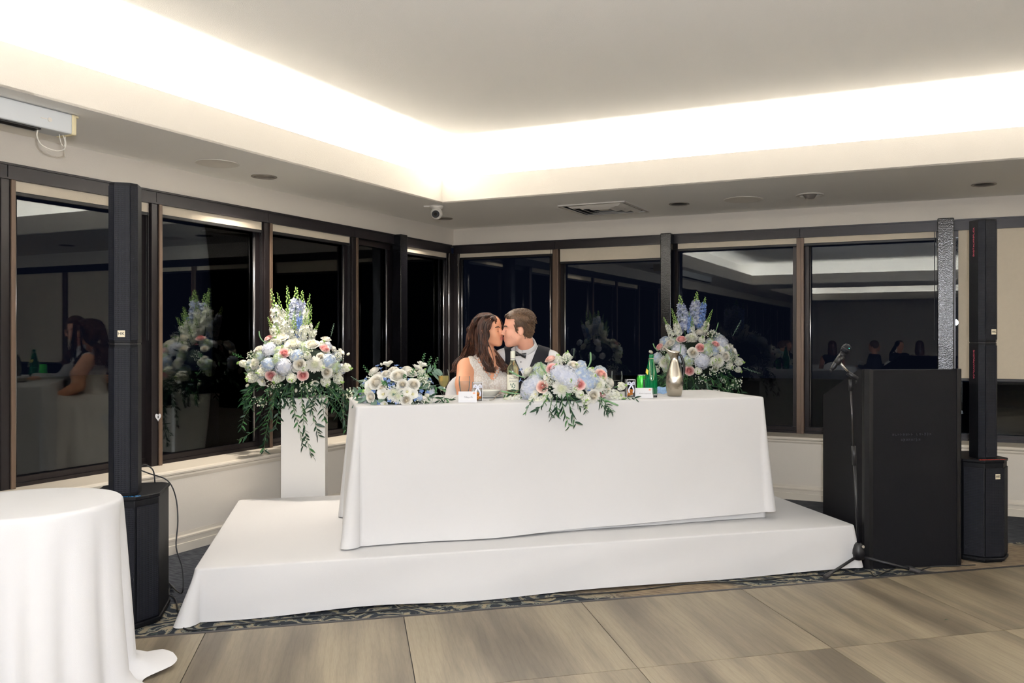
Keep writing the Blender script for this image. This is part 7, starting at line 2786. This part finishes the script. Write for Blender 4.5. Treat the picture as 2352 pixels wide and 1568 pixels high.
# ================================================================== THE ROOM BEHIND THE CAMERA, SEEN ONLY IN THE WINDOW REFLECTIONS
mat('twig_dark', (40, 36, 34), 0.6, bump=0.2)
t = thing('branch_chandelier', 'dark branching chandelier seen reflected in the window glass', 'chandelier', rm(0.4, 1.4, ZC))
rnd = random.Random(3)
MB().cyl((0, 0, -0.12), (0, 0, 0), 0.012, 8).lathe([(0.08, 0.0), (0.08, -0.02), (0.0, -0.025)], 20).build('stem', 'twig_dark', t)
b = MB()
tips = MB()
for i in range(34):
    a = rnd.uniform(0, 6.28)
    L = rnd.uniform(0.35, 0.75)
    p1 = Vector((math.cos(a) * L * .5, math.sin(a) * L * .5, -0.12 - rnd.uniform(0.0, 0.08)))
    p2 = Vector((math.cos(a + .2) * L, math.sin(a + .2) * L, -0.16 - rnd.uniform(0.0, 0.2)))
    b.tube([Vector((0, 0, -0.1)), p1, p2], [0.006, 0.004, 0.002], 5)
    for k in range(2):
        q = p1.lerp(p2, rnd.uniform(0.2, 1))
        e = q + Vector((rnd.uniform(-.08, .08), rnd.uniform(-.08, .08), -rnd.uniform(0.03, 0.12)))
        b.tube([q, e], [0.002, 0.0012], 4)
        tips.ball(tuple(e), 0.012, 6, 5)
b.build('branches', 'twig_dark', t)
tips.build('beads', 'twig_dark', t, smooth=True)

GUEST = {}
for nm, c in (('navy', (34, 38, 54)), ('charcoal', (44, 42, 44)), ('rose', (150, 96, 92)), ('taupe', (128, 112, 98)), ('pale', (176, 172, 170)), ('black', (20, 20, 22))):
    mat('cloth_' + nm, c, 0.85, bump=0.1, bscale=200)
mat('skin_guest', (196, 140, 112), 0.55, bump=0.03)


def guest(label, a, b_, face, cloth, hair, long_hair=False, bare=False):
    base = rm(a, b_, 0)
    t = thing('person', label, 'person', base, 0, 'wedding guests seen reflected in the right window')
    d = np.array([math.cos(face), math.sin(face), 0.0])
    s = np.array([-math.sin(face), math.cos(face), 0.0])
    B = np.array(base)
    Pt = lambda f, l, z: B + d * f + s * l + np.array([0, 0, z])
    lo, hi = B + [-0.62, -0.62, -0.01], B + [0.62, 0.62, 1.42]
    hd_ = Head(Pt(0.03, 0, 1.19), d, (0, 0, 1), 0.95)
    sk_ = Field(lo, hi, 0.011)
    hd_.sculpt(sk_, long_hair)
    sk_.cap(hd_.p(-0.03, 0, -0.05), Pt(0, 0, 1.02), 0.05, 0.055, 0.03)
    to = Field(lo, hi, 0.011)
    to.cap(Pt(-0.01, -0.15, 0.96), Pt(-0.01, 0.15, 0.96), 0.06, None, 0.05)
    to.ell(Pt(0, 0, 0.82), (0.15, 0.15, 0.19), 0.05)
    to.ell(Pt(-0.01, 0, 0.58), (0.17, 0.17, 0.16), 0.05)
    ar = Field(lo, hi, 0.011)
    for q in (-1, 1):
        ar.chain([Pt(0, q * 0.19, 0.95), Pt(0.05, q * 0.24, 0.70), Pt(0.28, q * 0.14, 0.76)], [0.055, 0.045, 0.032], 0.03)
        hand(sk_, Pt(0.28, q * 0.14, 0.76), d - 0.3 * q * s, (0, 0, -1), 1.0, 0.4, q)
        to.chain([Pt(0.02, q * 0.09, 0.52), Pt(0.44, q * 0.11, 0.50), Pt(0.42, q * 0.11, 0.06)], [0.085, 0.06, 0.045], 0.04)
        to.cap(Pt(0.42, q * 0.11, 0.05), Pt(0.54, q * 0.11, 0.03), 0.04, 0.03, 0.02)
    cl = Field(lo, hi, 0.011)
    cl.D = to.D if bare else np.minimum(to.D, ar.D)
    sk_.D = np.minimum(sk_.D, np.minimum(to.D, ar.D) + (0.012 if not bare else 0.004))
    place('body', sk_.mesh('body', ['skin_guest'], relax=1), t)
    c2 = cl.copy(0.006)
    place('clothes', c2.mesh('clothes', [cloth], relax=1), t)
    hf_ = Field(hd_.c - [0.2, 0.2, 0.45], hd_.c + 0.18, 0.009)
    hf_.ell(hd_.p(-0.02, 0, 0.045), [0.105, 0.09, 0.10], 0.01, hd_.rot)
    if long_hair:
        hf_.ell(hd_.p(-0.06, 0, -0.10), [0.06, 0.10, 0.17], 0.04, hd_.rot)
    G = hf_.coords()
    lf_ = sum((G[i] - np.float32(hd_.c[i])) * np.float32(hd_.f[i]) for i in range(3))
    lu_ = sum((G[i] - np.float32(hd_.c[i])) * np.float32(hd_.u[i]) for i in range(3))
    hf_.keep(lf_ - (0.02 + 0.6 * np.maximum(lu_, 0)))
    if not long_hair:
        hf_.keep(-0.04 - lu_ + 0 * lf_)
    place('hair', hf_.mesh('hair', [hair], relax=2), t)
    covered_chair('white covered chair of the ' + label.split(' at the ')[0].split(' with back')[0], base.x - d[0] * 0.03, base.y - d[1] * 0.03, 0, face + PI / 2, 'white covered chairs of the guests')


tabs = [(-2.6, -4.6), (-0.6, -5.4)]
for k, (a, b_) in enumerate(tabs):
    p = rm(a, b_, 0)
    t = thing('round_table', ['round guest table reflected on the left of the lectern top', 'round guest table reflected straight above the lectern'][k], 'table', p)
    MB().lathe([(0.0, 0.70), (0.70, 0.70), (0.74, 0.71), (0.74, 0.735), (0.0, 0.738)], 40).build('tabletop', 'plywood_dark', t)
    MB().lathe([(0.3, 0.0), (0.29, 0.02), (0.05, 0.05), (0.04, 0.70)], 24).build('pedestal_leg', 'steel_leg', t)
    o = round_cloth(0.76, 0.748, 14 + k, R(200)).build('round_tablecloth', 'white_linen', None, p, 0, smooth=True)
    tag(o, ['white cloth on the guest table reflected left of the lectern', 'white cloth on the guest table reflected above the lectern'][k], 'tablecloth')
G_ = [(0, 0.35, 'dark suited guest turned sideways at the left reflected table', 'cloth_navy', 'hair_brown', False, False),
      (0, 1.35, 'dark haired guest in a black dress at the left reflected table', 'cloth_black', 'hair_brunette', True, True),
      (0, 2.5, 'guest in pale shirt at the left reflected table', 'cloth_pale', 'hair_brown', False, False),
      (0, 3.6, 'guest in charcoal jacket at the left reflected table', 'cloth_charcoal', 'hair_brown', False, False),
      (1, 0.5, 'bare shouldered guest in a rose dress at the right reflected table', 'cloth_rose', 'hair_brunette', True, True),
      (1, 1.6, 'guest in taupe dress with long hair at the right reflected table', 'cloth_taupe', 'hair_brunette', True, True),
      (1, 2.7, 'guest in navy jacket at the right reflected table', 'cloth_navy', 'hair_brown', False, False),
      (1, 4.2, 'guest in black jacket with back to the window at the right reflected table', 'cloth_black', 'hair_brown', False, False)]
for (k, ang, label, cloth, hair, lh, bare) in G_:
    a, b_ = tabs[k]
    r = 1.12
    a2, b2 = a + r * math.cos(ang), b_ + r * math.sin(ang)
    p, q = rm(a2, b2), rm(a, b_)
    guest(label, a2, b2, math.atan2(q.y - p.y, q.x - p.x), cloth, hair, lh, bare)
